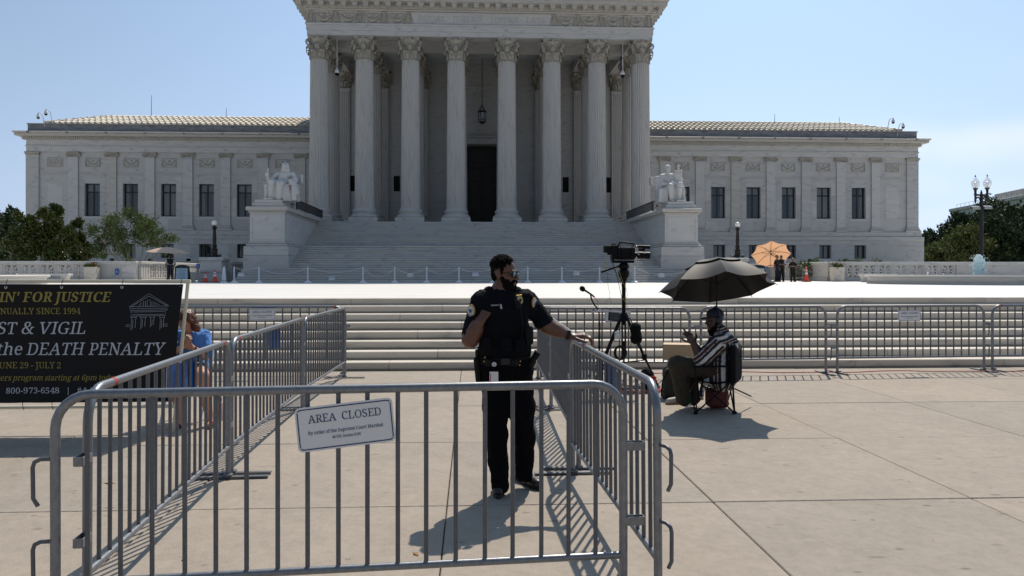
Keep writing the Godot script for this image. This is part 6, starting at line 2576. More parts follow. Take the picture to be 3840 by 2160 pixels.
const BANNER_LINES := [
	["STARVIN' FOR JUSTICE", "IN' FOR JUSTICE", -3.610 - -4.696, -3.631, 1.315, 0.100, 0.24, true, true],
	["ANNUALLY SINCE 1994", "NUALLY SINCE 1994", -3.918 - -4.707, -3.918, 1.193, 0.062, 0.0, false, true],
	["FAST & VIGIL", "ST & VIGIL", -3.866 - -4.732, -3.882, 0.993, 0.122, 0.22, false, false],
	["to Abolish the DEATH PENALTY", "the DEATH PENALTY", -3.079 - -4.737, -3.095, 0.783, 0.124, 0.22, false, false],
	["JUNE 29 - JULY 2", "UNE 29 - JULY 2", -4.113 - -4.722, -4.113, 0.650, 0.062, 0.0, false, true],
	["Speakers program starting at 6pm today", "ers program starting at 6pm today", -3.552 - -4.707, -3.552, 0.528, 0.056, 0.26, false, true],
	["800-973-6548   |   #AACE", "800-973-6548   |   #AACE", -3.683 - -4.645, -3.683, 0.400, 0.058, 0.0, false, false],
]

# ---------------------------------------------------------------- broadcast gear on the pavement

func cable(called: String, label: String, pts: Array, r: float, m: Material, group := "cables on the pavement") -> void:
	var c := Curve3D.new()
	for p in pts:
		c.add_point(p)
	for i in pts.size():
		var a: Vector3 = pts[maxi(i - 1, 0)]
		var b: Vector3 = pts[mini(i + 1, pts.size() - 1)]
		c.set_point_in(i, (a - b) * 0.17)
		c.set_point_out(i, (b - a) * 0.17)
	c.bake_interval = 0.06
	var out := []
	for p in c.get_baked_points():
		out.append(p - pts[0])
	var g := Geo.new()
	g.tube(out, r, 6)
	var o := obj(called, g, m)
	o.position = pts[0]
	tag(o, label, "cable", group)


func soft_bag(g: Geo, at: Vector3, size: Vector3, turn := Basis.IDENTITY) -> void:
	var f := Flesh.new()
	var h := size * 0.5
	var r := minf(h.x, minf(h.y, h.z)) * 0.8
	for x in [-1.0, 1.0]:
		for y in [-1.0, 1.0]:
			f.limb(at + turn * Vector3(x * (h.x - r), y * (h.y - r), -(h.z - r)), at + turn * Vector3(x * (h.x - r), y * (h.y - r) * 0.9, h.z - r), r, r * 0.95)
	f.lump(at, h * 0.98, turn)
	f.fill(g, 0.014, 0.05, 0.012, 10.0)


func broadcast_gear() -> void:
	var tz := -11.2
	var tx := 2.154
	# tripod
	var t := thing("tripod", "tall black tripod carrying the television camera", "tripod", Vector3(tx, 0, tz))
	var hub := 0.99
	var g := Geo.new()
	g.tube([Vector3(0, hub - 0.12, 0), Vector3(0, 1.50, 0)], 0.028, 10)
	part("column", g, M.black_plastic, t)
	g = Geo.new()
	g.lathe([Vector2(0, 1.49), Vector2(0.045, 1.49), Vector2(0.05, 1.53), Vector2(0.075, 1.56), Vector2(0.082, 1.62), Vector2(0.07, 1.645), Vector2(0.04, 1.655), Vector2(0, 1.655)], 16)
	g.box(Vector3(0, 1.70, 0), Vector3(0.14, 0.10, 0.11), 0.03)
	part("fluid_head", g, M.black_plastic, t)
	g = Geo.new()
	g.tube([Vector3(-0.05, 1.71, 0.05), Vector3(-0.15, 1.68, 0.08), Vector3(-0.34, 1.62, 0.12)], [0.011, 0.011, 0.018], 8)
	part("pan_handle", g, M.black_plastic, t)
	g = Geo.new()
	g.lathe([Vector2(0, hub - 0.06), Vector2(0.06, hub - 0.06), Vector2(0.07, hub), Vector2(0.05, hub + 0.05), Vector2(0, hub + 0.05)], 12)
	part("collar", g, M.black_plastic, t)
	for k in 3:
		var a: float = [2.75, 0.55, -1.4][k]
		var foot := Vector3(cos(a) * 0.52, 0.0, sin(a) * 0.45)
		g = Geo.new()
		var topp := Vector3(cos(a) * 0.05, hub - 0.02, sin(a) * 0.05)
		var side := Vector3(-sin(a), 0, cos(a)) * 0.022
		var mid := topp.lerp(foot, 0.55)
		g.tube([topp + side, mid + side], 0.013, 8)
		g.tube([topp - side, mid - side], 0.013, 8)
		g.tube([topp.lerp(foot, 0.35), foot + Vector3(0, 0.02, 0)], 0.015, 8)
		g.box(mid, Vector3(0.07, 0.09, 0.07), 0.015)
		g.ball(foot + Vector3(0, 0.018, 0), Vector3(0.03, 0.02, 0.03), 8, 6)
		part("leg", g, M.black_plastic, t)
		g = Geo.new()
		g.tube([Vector3(0, 0.34, 0), topp.lerp(foot, 0.6)], 0.009, 6)
		part("spreader_arm", g, M.black_plastic, t)
	# the camera itself
	var c := thing("television_camera", "black shoulder television camera mounted on the tall tripod", "video camera", Vector3(tx, 1.75, tz))
	var px := func(x: float) -> float: return (x - 690.0) * 0.000653
	var py := func(y: float) -> float: return (570.0 - y) * 0.000653
	var slab := func(called, x0, x1, y0, y1, depth, bevel):
		var q := Geo.new()
		q.span(Vector3(px.call(x0), py.call(y1), -depth / 2), Vector3(px.call(x1), py.call(y0), depth / 2), bevel)
		part(called, q, M.black_plastic, c)
	slab.call("base_plate", 430.0, 910.0, 515.0, 570.0, 0.09, 0.006)
	slab.call("body", 540.0, 920.0, 225.0, 505.0, 0.15, 0.015)
	slab.call("rear_module", 405.0, 545.0, 180.0, 500.0, 0.13, 0.01)
	slab.call("battery", 250.0, 405.0, 195.0, 355.0, 0.11, 0.008)
	slab.call("rear_connector", 415.0, 470.0, 395.0, 520.0, 0.16, 0.01)
	slab.call("rear_connector", 330.0, 400.0, 350.0, 400.0, 0.08, 0.01)
	slab.call("top_receiver", 430.0, 520.0, 140.0, 185.0, 0.07, 0.008)
	slab.call("side_panel", 560.0, 880.0, 250.0, 480.0, 0.17, 0.02)
	g = Geo.new()
	g.tube([Vector3(px.call(560.0), py.call(235.0), 0), Vector3(px.call(595.0), py.call(135.0), 0), Vector3(px.call(700.0), py.call(122.0), 0), Vector3(px.call(920.0), py.call(155.0), 0), Vector3(px.call(890.0), py.call(230.0), 0)], 0.013, 8)
	part("carry_handle", g, M.black_plastic, c)
	g = Geo.new()
	g.tube([Vector3(px.call(930.0), py.call(215.0), 0.05), Vector3(px.call(1100.0), py.call(215.0), 0.05)], 0.02, 10)
	g.tube([Vector3(px.call(1090.0), py.call(222.0), 0.05), Vector3(px.call(1245.0), py.call(232.0), 0.05)], [0.024, 0.027], 12)
	g.box(Vector3(px.call(1060.0), py.call(285.0), 0.04), Vector3(0.11, 0.035, 0.04), 0.01)
	part("viewfinder", g, M.black_plastic, c)
	g = Geo.new()
	g.lathe([Vector2(0, 0), Vector2(0.04, 0), Vector2(0.042, 0.05), Vector2(0.05, 0.06), Vector2(0.05, 0.13), Vector2(0.043, 0.135), Vector2(0.045, 0.16), Vector2(0.051, 0.165), Vector2(0.051, 0.225), Vector2(0.044, 0.225), Vector2(0.042, 0.2), Vector2(0, 0.2)], 18, Transform3D(Basis(Vector3(0, 0, 1), -PI / 2 - 0.03), Vector3(px.call(915.0), py.call(400.0), 0)))
	part("lens", g, M.black_plastic, c)
	g = Geo.new()
	for q in [[960, 330], [995, 385], [950, 225], [975, 285], [945, 460]]:
		g.ball(Vector3(px.call(float(q[0])), py.call(float(q[1])), 0.07), Vector3(0.014, 0.012, 0.01), 7, 5)
	part("lens_fittings", g, M.chrome, c)
	for q in [[[640, 500, 0.09], [610, 350, 0.095], [600, 200, 0.05]], [[800, 500, 0.09], [820, 360, 0.095], [850, 220, 0.06]]]:
		g = Geo.new()
		var pts := []
		for p in q:
			pts.append(Vector3(px.call(float(p[0])), py.call(float(p[1])), p[2]))
		g.tube(pts, 0.014, 6, true, 0.3)
		part("strap", g, M.black_cloth, c)
	var hang := func(called, label, list, r, m):
		var pts := []
		for p in list:
			pts.append(Vector3(tx + px.call(float(p[0])), 1.75 + py.call(float(p[1])), tz + p[2]))
		cable(called, label, pts, r, m, "cables hanging from the television camera")
	hang.call("black_cable", "black cable running down beside the tripod column", [[395, 500, 0.03], [440, 640, 0.06], [520, 850, 0.06], [640, 1350, 0.04], [660, 1500, 0.035]], 0.0035, M.rubber)
	hang.call("black_cable", "second black cable meeting the tripod column halfway", [[440, 500, 0.04], [470, 680, 0.07], [560, 920, 0.07], [655, 1110, 0.04]], 0.0035, M.rubber)
	hang.call("thin_cable", "thin loose cable looping away from the camera", [[400, 640, 0.02], [330, 780, 0.05], [325, 1050, 0.08], [365, 1300, 0.08], [250, 1450, 0.09]], 0.002, M.rubber)
	hang.call("yellow_cable", "yellow cable wound round the tripod column", [[490, 560, 0.05], [560, 700, 0.06], [640, 940, 0.05], [740, 1180, 0.06], [740, 1310, 0.05], [650, 1345, 0.05], [720, 1420, 0.05], [800, 1750, 0.05]], 0.0028, M.yellow_cable)
	hang.call("yellow_cable", "short yellow cable with orange clip under the camera's rear", [[380, 460, 0.03], [320, 490, 0.05], [300, 580, 0.05], [290, 700, 0.05], [285, 840, 0.05]], 0.004, M.yellow_cable)
	# microphone on its stand
	var mz := -10.6
	var mx := 1.707
	t = thing("microphone_stand", "thin black stand with a jointed microphone arm", "stand", Vector3(mx, 0, mz))
	g = Geo.new()
	g.tube([Vector3(0, 0.05, 0), Vector3(0.0, 0.62, 0), Vector3(0.0, 1.077, 0)], [0.016, 0.014, 0.009], 8)
	part("post", g, M.black_plastic, t)
	for k in 3:
		var a := TAU * k / 3 + 0.4
		g = Geo.new()
		g.tube([Vector3(0, 0.42, 0), Vector3(cos(a) * 0.16, 0.30, sin(a) * 0.16), Vector3(cos(a) * 0.36, 0.01, sin(a) * 0.36)], 0.01, 6)
		part("leg", g, M.black_plastic, t)
	var joint := Vector3(0.0, 1.102, 0)
	var tip := Vector3(1.589 - mx, 1.327, 0)
	g = Geo.new()
	var neck := []
	var fat := []
	for i in 15:
		var u := i / 14.0
		neck.append(joint.lerp(tip, u) + Vector3(-0.025 * sin(u * PI), 0.0, 0))
		fat.append(0.012 if i % 2 else 0.009)
	g.tube(neck, fat, 8)
	part("gooseneck", g, M.black_plastic, t)
	g = Geo.new()
	g.box(joint, Vector3(0.06, 0.045, 0.05), 0.01)
	g.tube([joint + Vector3(-0.10, -0.02, 0.02), joint + Vector3(0.08, 0.0, 0.02)], 0.008, 6)
	g.tube([joint + Vector3(-0.10, 0.03, 0.02), joint + Vector3(-0.10, -0.09, 0.02)], 0.007, 6)
	part("clamp", g, M.chrome, t)
	t = thing("microphone", "black foam covered microphone pointing away from the officer", "microphone", Vector3(mx, 0, mz) + tip)
	var head := Vector3(1.481 - mx, 1.395, 0) - tip
	g = Geo.new()
	g.tube([Vector3(0.045, -0.035, 0), Vector3.ZERO, head * 0.8], [0.012, 0.012, 0.015], 10)
	part("handle", g, M.black_plastic, t)
	g = Geo.new()
	g.ball(head, Vector3(0.036, 0.042, 0.036), 14, 10, Basis(Vector3(0, 0, 1), 0.9))
	part("windscreen", g, M.black_cloth, t)
	g = Geo.new()
	g.tube([Vector3(0.04, -0.03, 0), Vector3(0.06, -0.045, 0)], 0.009, 8)
	part("plug", g, M.orange, t)
	cable("microphone_cable", "black cable curving from microphone plug down its stand", [Vector3(mx, 0, mz) + tip + Vector3(0.06, -0.045, 0.0), Vector3(mx, 0, mz) + tip + Vector3(0.10, -0.12, 0.01), Vector3(mx, 0, mz) + tip + Vector3(0.10, -0.22, 0.02), Vector3(mx + 0.02, 0.8, mz + 0.03), Vector3(mx + 0.01, 0.4, mz + 0.03)], 0.0028, M.rubber, "cables hanging from the television camera")
	# monitor on the tripod
	t = thing("monitor", "small dark blue monitor clamped beside the tripod column", "monitor", Vector3(1.977, 1.001, -11.0), 0.25)
	g = Geo.new()
	g.box(Vector3.ZERO, Vector3(0.165, 0.125, 0.03), 0.01, Basis(Vector3(0, 0, 1), -0.08))
	part("case", g, M.black_plastic, t)
	g = Geo.new()
	g.box(Vector3(0, 0, 0.0165), Vector3(0.145, 0.098, 0.002), 0.0, Basis(Vector3(0, 0, 1), -0.08))
	part("screen", g, M.screen, t)
	g = Geo.new()
	g.tube([Vector3(0.06, -0.02, -0.02), Vector3(0.15, -0.03, -0.1)], 0.01, 6)
	part("bracket", g, M.black_plastic, t)
	# bags hung on and leant against the tripod
	t = thing("equipment_bag", "black equipment pack hung high on the tripod", "bag", Vector3(2.297, 0.631, -11.05))
	g = Geo.new()
	soft_bag(g, Vector3(0, 0.13, 0), Vector3(0.15, 0.27, 0.12), Basis(Vector3(0, 0, 1), 0.08))
	part("pack", g, M.black_cloth, t)
	g = Geo.new()
	g.tube([Vector3(-0.04, 0.25, 0), Vector3(-0.08, 0.33, 0), Vector3(-0.15, 0.38, -0.05)], 0.008, 6)
	part("strap", g, M.black_cloth, t)
	t = thing("cable_reel", "round black bundle hanging between the tripod's legs", "cable bundle", Vector3(2.052, 0.414, -10.95))
	g = Geo.new()
	for k in 6:
		var ring := []
		for i in 19:
			var a := TAU * i / 18
			ring.append(Vector3(cos(a) * (0.055 + 0.006 * k), 0.09 + sin(a) * (0.085 + 0.004 * (k % 3)), -0.03 + 0.013 * k))
		g.tube(ring, 0.012, 6)
	part("coil", g, M.rubber, t)
	t = thing("clear_pouch", "clear plastic rain pouch hanging on the tripod", "pouch", Vector3(2.030, 0.656, -11.0))
	g = Geo.new()
	g.box(Vector3(0, 0.07, 0), Vector3(0.11, 0.15, 0.05), 0.03)
	part("pouch", g, M.clear_glass, t)
	g = Geo.new()
	g.tube([Vector3(-0.055, 0.0, 0.03), Vector3(-0.055, 0.14, 0.03), Vector3(0.0, 0.16, 0.03), Vector3(0.055, 0.14, 0.03), Vector3(0.05, 0.0, 0.03), Vector3(-0.055, 0.0, 0.03)], 0.006, 5)
	part("hem", g, M.black_plastic, t)
	t = thing("sling_bag", "black bag with red trim slumped against the tripod's foot", "bag", Vector3(2.404, 0, -10.7))
	g = Geo.new()
	soft_bag(g, Vector3(0, 0.15, 0), Vector3(0.17, 0.30, 0.16), Basis(Vector3(0, 0, 1), 0.35))
	part("pack", g, M.black_cloth, t)
	for k in 2:
		g = Geo.new()
		g.box(Vector3(0.045 + 0.012 * k, 0.205 - 0.05 * k, 0.085), Vector3(0.075, 0.028, 0.012), 0.004, Basis(Vector3(0, 0, 1), -0.25))
		part("trim", g, M.red, t)
	# the wooden box and what it stands on
	t = thing("folding_stool", "black folding stool under the wooden box", "stool", Vector3(2.808, 0, -10.4))
	g = Geo.new()
	g.box(Vector3(0, 0.46, 0), Vector3(0.34, 0.02, 0.3), 0.005)
	part("seat", g, M.black_cloth, t)
	for s in [-1.0, 1.0]:
		g = Geo.new()
		g.tube([Vector3(-0.15, 0.0, s * 0.12), Vector3(0.15, 0.45, s * 0.12)], 0.011, 6)
		g.tube([Vector3(0.15, 0.0, s * 0.12), Vector3(-0.15, 0.45, s * 0.12)], 0.011, 6)
		part("leg", g, M.black_plastic, t)
	t = thing("wooden_box", "plywood camera box with two hand slots", "box", Vector3(2.752, 0.472, -10.35), -0.25)
	g = Geo.new()
	var slot := PackedVector2Array()
	g.span(Vector3(-0.23, 0.19, -0.15), Vector3(0.23, 0.205, 0.15), 0.003)
	g.span(Vector3(-0.23, 0.0, -0.15), Vector3(0.23, 0.015, 0.15), 0.003)
	g.span(Vector3(-0.215, 0.015, 0.135), Vector3(0.23, 0.19, 0.15), 0.002)
	g.span(Vector3(-0.215, 0.015, -0.15), Vector3(0.23, 0.19, -0.135), 0.002)
	part("panel", g, M.plywood, t)
	g = Geo.new()
	g.span(Vector3(-0.23, 0.015, -0.15), Vector3(-0.215, 0.19, -0.06), 0.002)
	g.span(Vector3(-0.23, 0.015, 0.06), Vector3(-0.215, 0.19, 0.15), 0.002)
	g.span(Vector3(-0.23, 0.015, -0.06), Vector3(-0.215, 0.04, 0.06), 0.002)
	g.span(Vector3(-0.23, 0.085, -0.06), Vector3(-0.215, 0.115, 0.06), 0.002)
	g.span(Vector3(-0.23, 0.16, -0.06), Vector3(-0.215, 0.19, 0.06), 0.002)
	part("slotted_end", g, M.plywood, t)
	t = thing("orange_clip", "orange plastic clip hanging below the wooden box", "clip", Vector3(2.505, 0.286, -10.05))
	g = Geo.new()
	g.box(Vector3(0, 0.035, 0), Vector3(0.035, 0.08, 0.02), 0.01)
	part("body", g, M.orange, t)
	g = Geo.new()
	g.tube([Vector3(0, 0.07, 0), Vector3(0.005, 0.14, -0.05), Vector3(0.03, 0.2, -0.15)], 0.004, 5)
	part("cord", g, M.red_cable, t)
	# cables on the ground
	var line := []
	for i in 26:
		var u := i / 25.0
		line.append(Vector3(lerpf(2.0, 12.5, u), 0.008, -12.62 + 0.07 * sin(u * 23.0) + 0.04 * sin(u * 51.0) - 0.35 * maxf(0.0, u - 0.6)))
	cable("red_cable", "long red cable running along the feet of the barriers", line, 0.007, M.red_cable)
	line = []
	for i in 46:
		var a := i * 0.62
		line.append(Vector3(tx + 0.05 + cos(a) * (0.30 + 0.08 * sin(i * 1.3)), 0.008 + 0.0006 * i, -10.7 + sin(a) * (0.20 + 0.06 * cos(i * 0.9))))
	cable("orange_cable", "tangled red orange cable under the tripod", line, 0.007, M.red_cable)
	line = []
	for i in 30:
		var a := i * 0.7 + 1.0
		line.append(Vector3(tx - 0.15 + cos(a) * (0.28 + 0.1 * sin(i * 1.7)), 0.022 + 0.0008 * i, -10.9 + sin(a) * (0.18 + 0.05 * cos(i * 1.1))))
	cable("black_cable", "tangled black cable under the tripod", line, 0.006, M.rubber)


func pavement_litter() -> void:
	for q in [["dry orange leaf on the pavement behind the nearest barrier", Vector3(-2.757, 0.000, -6.218), 0.05], ["small dry leaf near the banner line's barrier", Vector3(-1.604, 0.000, -4.536), 0.03], ["small brown leaf between the officer and closed sign", Vector3(-0.316, 0.000, -4.555), 0.035], ["pale scrap of paper near the umbrella's shadow", Vector3(2.851, 0.000, -7.169), 0.02]]:
		var g := Geo.new()
		var s: float = q[2]
		g.quad(Vector3(-s, 0.003, 0), Vector3(0, 0.01, s * 0.4), Vector3(s, 0.004, 0), Vector3(0, 0.008, -s * 0.4), Vector3.UP)
		g.quad(Vector3(-s, 0.002, 0), Vector3(0, 0.009, s * 0.4), Vector3(s, 0.003, 0), Vector3(0, 0.007, -s * 0.4), Vector3.DOWN)
		g.tube([Vector3(s, 0.004, 0), Vector3(s * 1.4, 0.003, s * 0.1)], 0.001, 4)
		var o := obj("fallen_leaf" if "leaf" in q[0] else "paper_scrap", g, M.leaf_dry if "leaf" in q[0] else M.sign_white)
		o.position = q[1]
		o.rotation.y = s * 60.0
		tag(o, q[0], "leaf" if "leaf" in q[0] else "scrap", "litter on the pavement")

# ---------------------------------------------------------------- people

# the skull, jaw, nose, brow, lips and ears of a head about its centre; look has x = the head's own left, y up, z forward
func head_on(f: Flesh, at: Vector3, look: Basis, s := 1.0) -> void:
	var lump := func(p: Vector3, r: Vector3): f.lump(at + look * (p * s), r * s, look)
	var limb := func(a: Vector3, b: Vector3, ra: float, rb: float): f.limb(at + look * (a * s), at + look * (b * s), ra * s, rb * s)
	lump.call(Vector3(0, 0.035, -0.014), Vector3(0.075, 0.086, 0.096))
	lump.call(Vector3(0, -0.035, 0.022), Vector3(0.061, 0.080, 0.068))
	lump.call(Vector3(0, -0.092, 0.052), Vector3(0.034, 0.024, 0.030))
	limb.call(Vector3(-0.05, -0.065, 0.0), Vector3(-0.02, -0.098, 0.05), 0.02, 0.018)
	limb.call(Vector3(0.05, -0.065, 0.0), Vector3(0.02, -0.098, 0.05), 0.02, 0.018)
	limb.call(Vector3(-0.032, 0.022, 0.078), Vector3(0.032, 0.022, 0.078), 0.012, 0.012)
	limb.call(Vector3(0, 0.012, 0.086), Vector3(0, -0.026, 0.106), 0.009, 0.013)
	lump.call(Vector3(-0.012, -0.031, 0.094), Vector3(0.010, 0.008, 0.010))
	lump.call(Vector3(0.012, -0.031, 0.094), Vector3(0.010, 0.008, 0.010))
	lump.call(Vector3(-0.038, -0.018, 0.060), Vector3(0.024, 0.020, 0.022))
	lump.call(Vector3(0.038, -0.018, 0.060), Vector3(0.024, 0.020, 0.022))
	limb.call(Vector3(-0.02, -0.058, 0.080), Vector3(0.02, -0.058, 0.080), 0.008, 0.008)
	limb.call(Vector3(-0.016, -0.069, 0.079), Vector3(0.016, -0.069, 0.079), 0.009, 0.009)
	for q in [-1.0, 1.0]:
		lump.call(Vector3(q * 0.077, -0.006, -0.012), Vector3(0.010, 0.031, 0.019))


# a hand that leaves the wrist along dir, back of the hand towards back; thumb on the side of out; curl in radians a joint
func hand_on(f: Flesh, wrist: Vector3, dir: Vector3, back: Vector3, out: Vector3, curl: float, thumb_in := 0.3, s := 1.0) -> void:
	dir = dir.normalized()
	back = (back - dir * back.dot(dir)).normalized()
	out = (out - dir * out.dot(dir) - back * out.dot(back)).normalized()
	var knuckles := wrist + dir * 0.092 * s
	for k in 4:
		var across := out * (0.031 - 0.0205 * k) * s
		f.limb(wrist + across * 0.55 + dir * 0.01, knuckles + across, 0.016 * s, 0.0125 * s)
	var lens := [[0.044, 0.026, 0.020], [0.048, 0.030, 0.021], [0.045, 0.028, 0.020], [0.036, 0.021, 0.018]]
	for k in 4:
		var p := knuckles + out * (0.031 - 0.0205 * k) * s
		var d := (dir + out * 0.05 * (1.5 - k)).normalized()
		var axis := d.cross(back).normalized()
		var r := [0.0098, 0.0100, 0.0095, 0.0084]
		for j in 3:
			d = d.rotated(axis, -curl * (0.8 if j == 0 else 1.0))
			var q: Vector3 = p + d * lens[k][j] * s
			f.limb(p, q, (r[k] - 0.0008 * j) * s, (r[k] - 0.0008 * (j + 1)) * s)
			p = q
	var base := wrist + dir * 0.022 * s + out * 0.026 * s - back * 0.006 * s
	var td := (dir * 0.75 + out * 0.75 - back * thumb_in).normalized()
	var m := base + td * 0.045 * s
	f.limb(base, m, 0.015 * s, 0.0115 * s)
	td = (td + dir * 0.5 - back * thumb_in * 0.6).normalized()
	var e := m + td * 0.034 * s
	f.limb(m, e, 0.0112 * s, 0.0100 * s)
	f.limb(e, e + (td + dir * 0.2).normalized() * 0.026 * s, 0.0100 * s, 0.0082 * s)


func toward(forward: Vector3) -> Basis:
	var z := forward.normalized()
	var x := Vector3.UP.cross(z).normalized()
	return Basis(x, z.cross(x), z)


func clad(called: String, f: Flesh, cell: float, k: float, m: Material, parent: Node3D, base: Vector3, wrinkle := 0.006, grain := 14.0) -> MeshInstance3D:
	var g := Geo.new()
	f.fill(g, cell, k, wrinkle, grain)
	g.shift(-base)
	return obj(called, g, m, parent)


func shoe(called: String, heel: Vector3, toe: Vector3, m: Material, sole: Material, parent: Node3D, base: Vector3, lift := 0.0) -> void:
	var f := Flesh.new()
	var d := toe - heel
	var side := d.cross(Vector3.UP).normalized()
	f.limb(heel + Vector3(0, 0.05, 0), heel + d * 0.35 + Vector3(0, 0.055, 0), 0.042, 0.042)
	f.limb(heel + d * 0.3 + Vector3(0, 0.052, 0), heel + d * 0.95 + Vector3(0, 0.040, 0), 0.044, 0.035)
	f.limb(heel + d * 0.65 + side * 0.015 + Vector3(0, 0.04, 0), heel + d * 0.9 + side * 0.012 + Vector3(0, 0.036, 0), 0.036, 0.03)
	f.limb(heel + d * 0.1 + Vector3(0, 0.08, 0), heel + d * 0.3 + Vector3(0, 0.09, 0), 0.04, 0.036)
	var o := clad(called, f, 0.008, 0.03, m, parent, base, 0.002, 20.0)
	var g := Geo.new()
	var out := PackedVector2Array()
	for i in 20:
		var a := TAU * i / 20
		var u := cos(a)
		var w := (0.050 if u > 0 else 0.044) * sin(a)
		out.append(Vector2((u * 0.5 + 0.5) * (d.length() + 0.02) - 0.01 + u * 0.03, w))
	var along := d.normalized()
	g.prism(out, 0.024, Transform3D(Basis(along, side, Vector3.UP), heel + Vector3(0, 0.001, 0) - base))
	obj("sole", g, sole, o)


func curls(g: Geo, at: Vector3, look: Basis, r: Vector3, count: int, size: float, keep: Callable) -> void:
	for i in count:
		var y := 1.0 - 2.0 * (i + 0.5) / count
		var a := i * 2.399963
		var d := Vector3(cos(a) * sqrt(1 - y * y), y, sin(a) * sqrt(1 - y * y))
		if not keep.call(d):
			continue
		var s := size * rng.randf_range(0.7, 1.3)
		g.ball(at + look * (d * r * rng.randf_range(0.96, 1.06)), Vector3(s, s, s), 6, 4)


func officer() -> void:
	mat("skin_brown", 0.135, 0.058, 0.034, 0.45)
	mat("hair_black", 0.006, 0.0045, 0.004, 0.8, 0.0, 0.2)
	relief(mat("uniform", 0.0055, 0.0062, 0.0095, 0.9, 0.0, 0.25), bump_texture(256, 0.3, 2, 31), 0.3)
	mat("uniform_vest", 0.005, 0.0053, 0.0075, 0.85, 0.0, 0.25)
	mat("trousers_black", 0.004, 0.0042, 0.006, 0.9, 0.0, 0.2)
	mat("boot", 0.02, 0.018, 0.018, 0.45)
	mat("lens_mirror", 0.10, 0.20, 0.26, 0.06, 0.85)
	mat("patch_white", 0.55, 0.56, 0.58, 0.7)
	mat("patch_gold", 0.50, 0.29, 0.07, 0.6)
	mat("badge_gold", 0.65, 0.45, 0.20, 0.35, 0.8)
	mat("card_red", 0.5, 0.05, 0.05, 0.6)
	mat("card_green", 0.03, 0.16, 0.06, 0.6)
	var z := 5.78
	var base := Vector3(0.31, 0, -z)
	var t := thing("person", "officer in dark uniform and vest with sunglasses, hand on barrier", "person", base)
	# joints
	var head := Vector3(0.240, 1.595, -5.800)
	var neck := Vector3(0.216, 1.440, -5.800)
	var chest := Vector3(0.226, 1.330, -5.790)
	var waist := Vector3(0.241, 1.029, -5.790)
	var hips := Vector3(0.249, 0.893, -5.790)
	var sr := Vector3(0.072, 1.398, -5.780)
	var er := Vector3(-0.009, 1.130, -5.700)
	var wr := Vector3(0.065, 1.262, -5.640)
	var sl := Vector3(0.404, 1.404, -5.810)
	var el := Vector3(0.554, 1.215, -5.830)
	var wl := Vector3(0.724, 1.139, -5.800)
	var hr := Vector3(0.173, 0.864, -5.790)
	var hl := Vector3(0.340, 0.863, -5.790)
	var kr := Vector3(0.180, 0.428, -5.770)
	var kl := Vector3(0.387, 0.394, -5.850)
	var ar := Vector3(0.201, 0.109, -5.750)
	var al := Vector3(0.392, 0.129, -5.930)
	var look := toward(Vector3(0.89, -0.05, 0.46))
	var f := Flesh.new()
	# trunk
	f.limb(chest + Vector3(-0.085, 0.02, 0), chest + Vector3(0.085, 0.02, 0), 0.085, 0.085)
	f.limb(waist + Vector3(-0.07, 0, 0), waist + Vector3(0.07, 0, 0), 0.078, 0.078)
	f.limb(hips + Vector3(-0.075, 0, 0), hips + Vector3(0.075, 0, 0), 0.085, 0.085)
	f.limb(chest, hips, 0.08, 0.08)
	f.limb(sr, sl, 0.055, 0.055)
	f.limb(neck + Vector3(-0.07, -0.01, 0), neck + Vector3(0.07, -0.01, 0), 0.05, 0.05)
	f.chain([neck + Vector3(0, -0.02, 0), neck + Vector3(0.005, 0.05, 0.0), head + Vector3(0, -0.05, 0)], [0.066, 0.060, 0.060])
	# arms and legs
	f.chain([sr, er, wr], [0.060, 0.045, 0.030])
	f.limb(sr.lerp(er, 0.3), sr.lerp(er, 0.7), 0.060, 0.050)
	f.limb(er, er.lerp(wr, 0.45), 0.046, 0.045)
	f.chain([sl, el, wl], [0.060, 0.044, 0.029])
	f.limb(sl.lerp(el, 0.3), sl.lerp(el, 0.7), 0.058, 0.050)
	f.limb(el, el.lerp(wl, 0.4), 0.044, 0.043)
	f.chain([hr, kr, ar, ar + Vector3(0, -0.06, 0)], [0.075, 0.055, 0.042, 0.035])
	f.chain([hl, kl, al, al + Vector3(0, -0.06, 0)], [0.075, 0.055, 0.042, 0.035])
	var g := Geo.new()
	f.fill(g, 0.013, 0.05)
	# head and hands on finer grids of their own
	var hf := Flesh.new()
	head_on(hf, head, look, 0.98)
	hf.limb(neck, head + Vector3(0, -0.05, 0), 0.058, 0.056)
	hf.fill(g, 0.005, 0.014)
	hf = Flesh.new()
	hand_on(hf, wl, Vector3(0.93, 0.10, 0.12), Vector3(-0.1, 1, 0.15), Vector3(0.15, 0, 1), 0.62, 0.25, 1.05)
	hf.limb(wl - Vector3(0.03, -0.01, 0), wl + Vector3(0.012, 0, 0), 0.028, 0.026)
	hf.fill(g, 0.0042, 0.010)
	hf = Flesh.new()
	hand_on(hf, wr, Vector3(0.42, 0.72, -0.42), Vector3(-0.2, 0.5, 1), Vector3(-0.6, 0.8, 0.0), 1.35, 0.5, 0.88)
	hf.limb(wr - Vector3(0.01, 0.02, 0), wr, 0.031, 0.030)
	hf.fill(g, 0.0042, 0.010)
	g.shift(-base)
	part("body", g, M.skin_brown, t)
	# hair, beard, glasses
	g = Geo.new()
	var cap := Flesh.new()
	cap.lump(head + look * Vector3(0, 0.054, -0.020), Vector3(0.077, 0.077, 0.089), look)
	cap.lump(head + look * Vector3(0, 0.0, -0.058), Vector3(0.062, 0.065, 0.045), look)
	cap.limb(head + look * Vector3(-0.069, 0.0, 0.010), head + look * Vector3(-0.068, 0.04, 0.010), 0.007, 0.010)
	cap.limb(head + look * Vector3(0.069, 0.0, 0.010), head + look * Vector3(0.068, 0.04, 0.010), 0.007, 0.010)
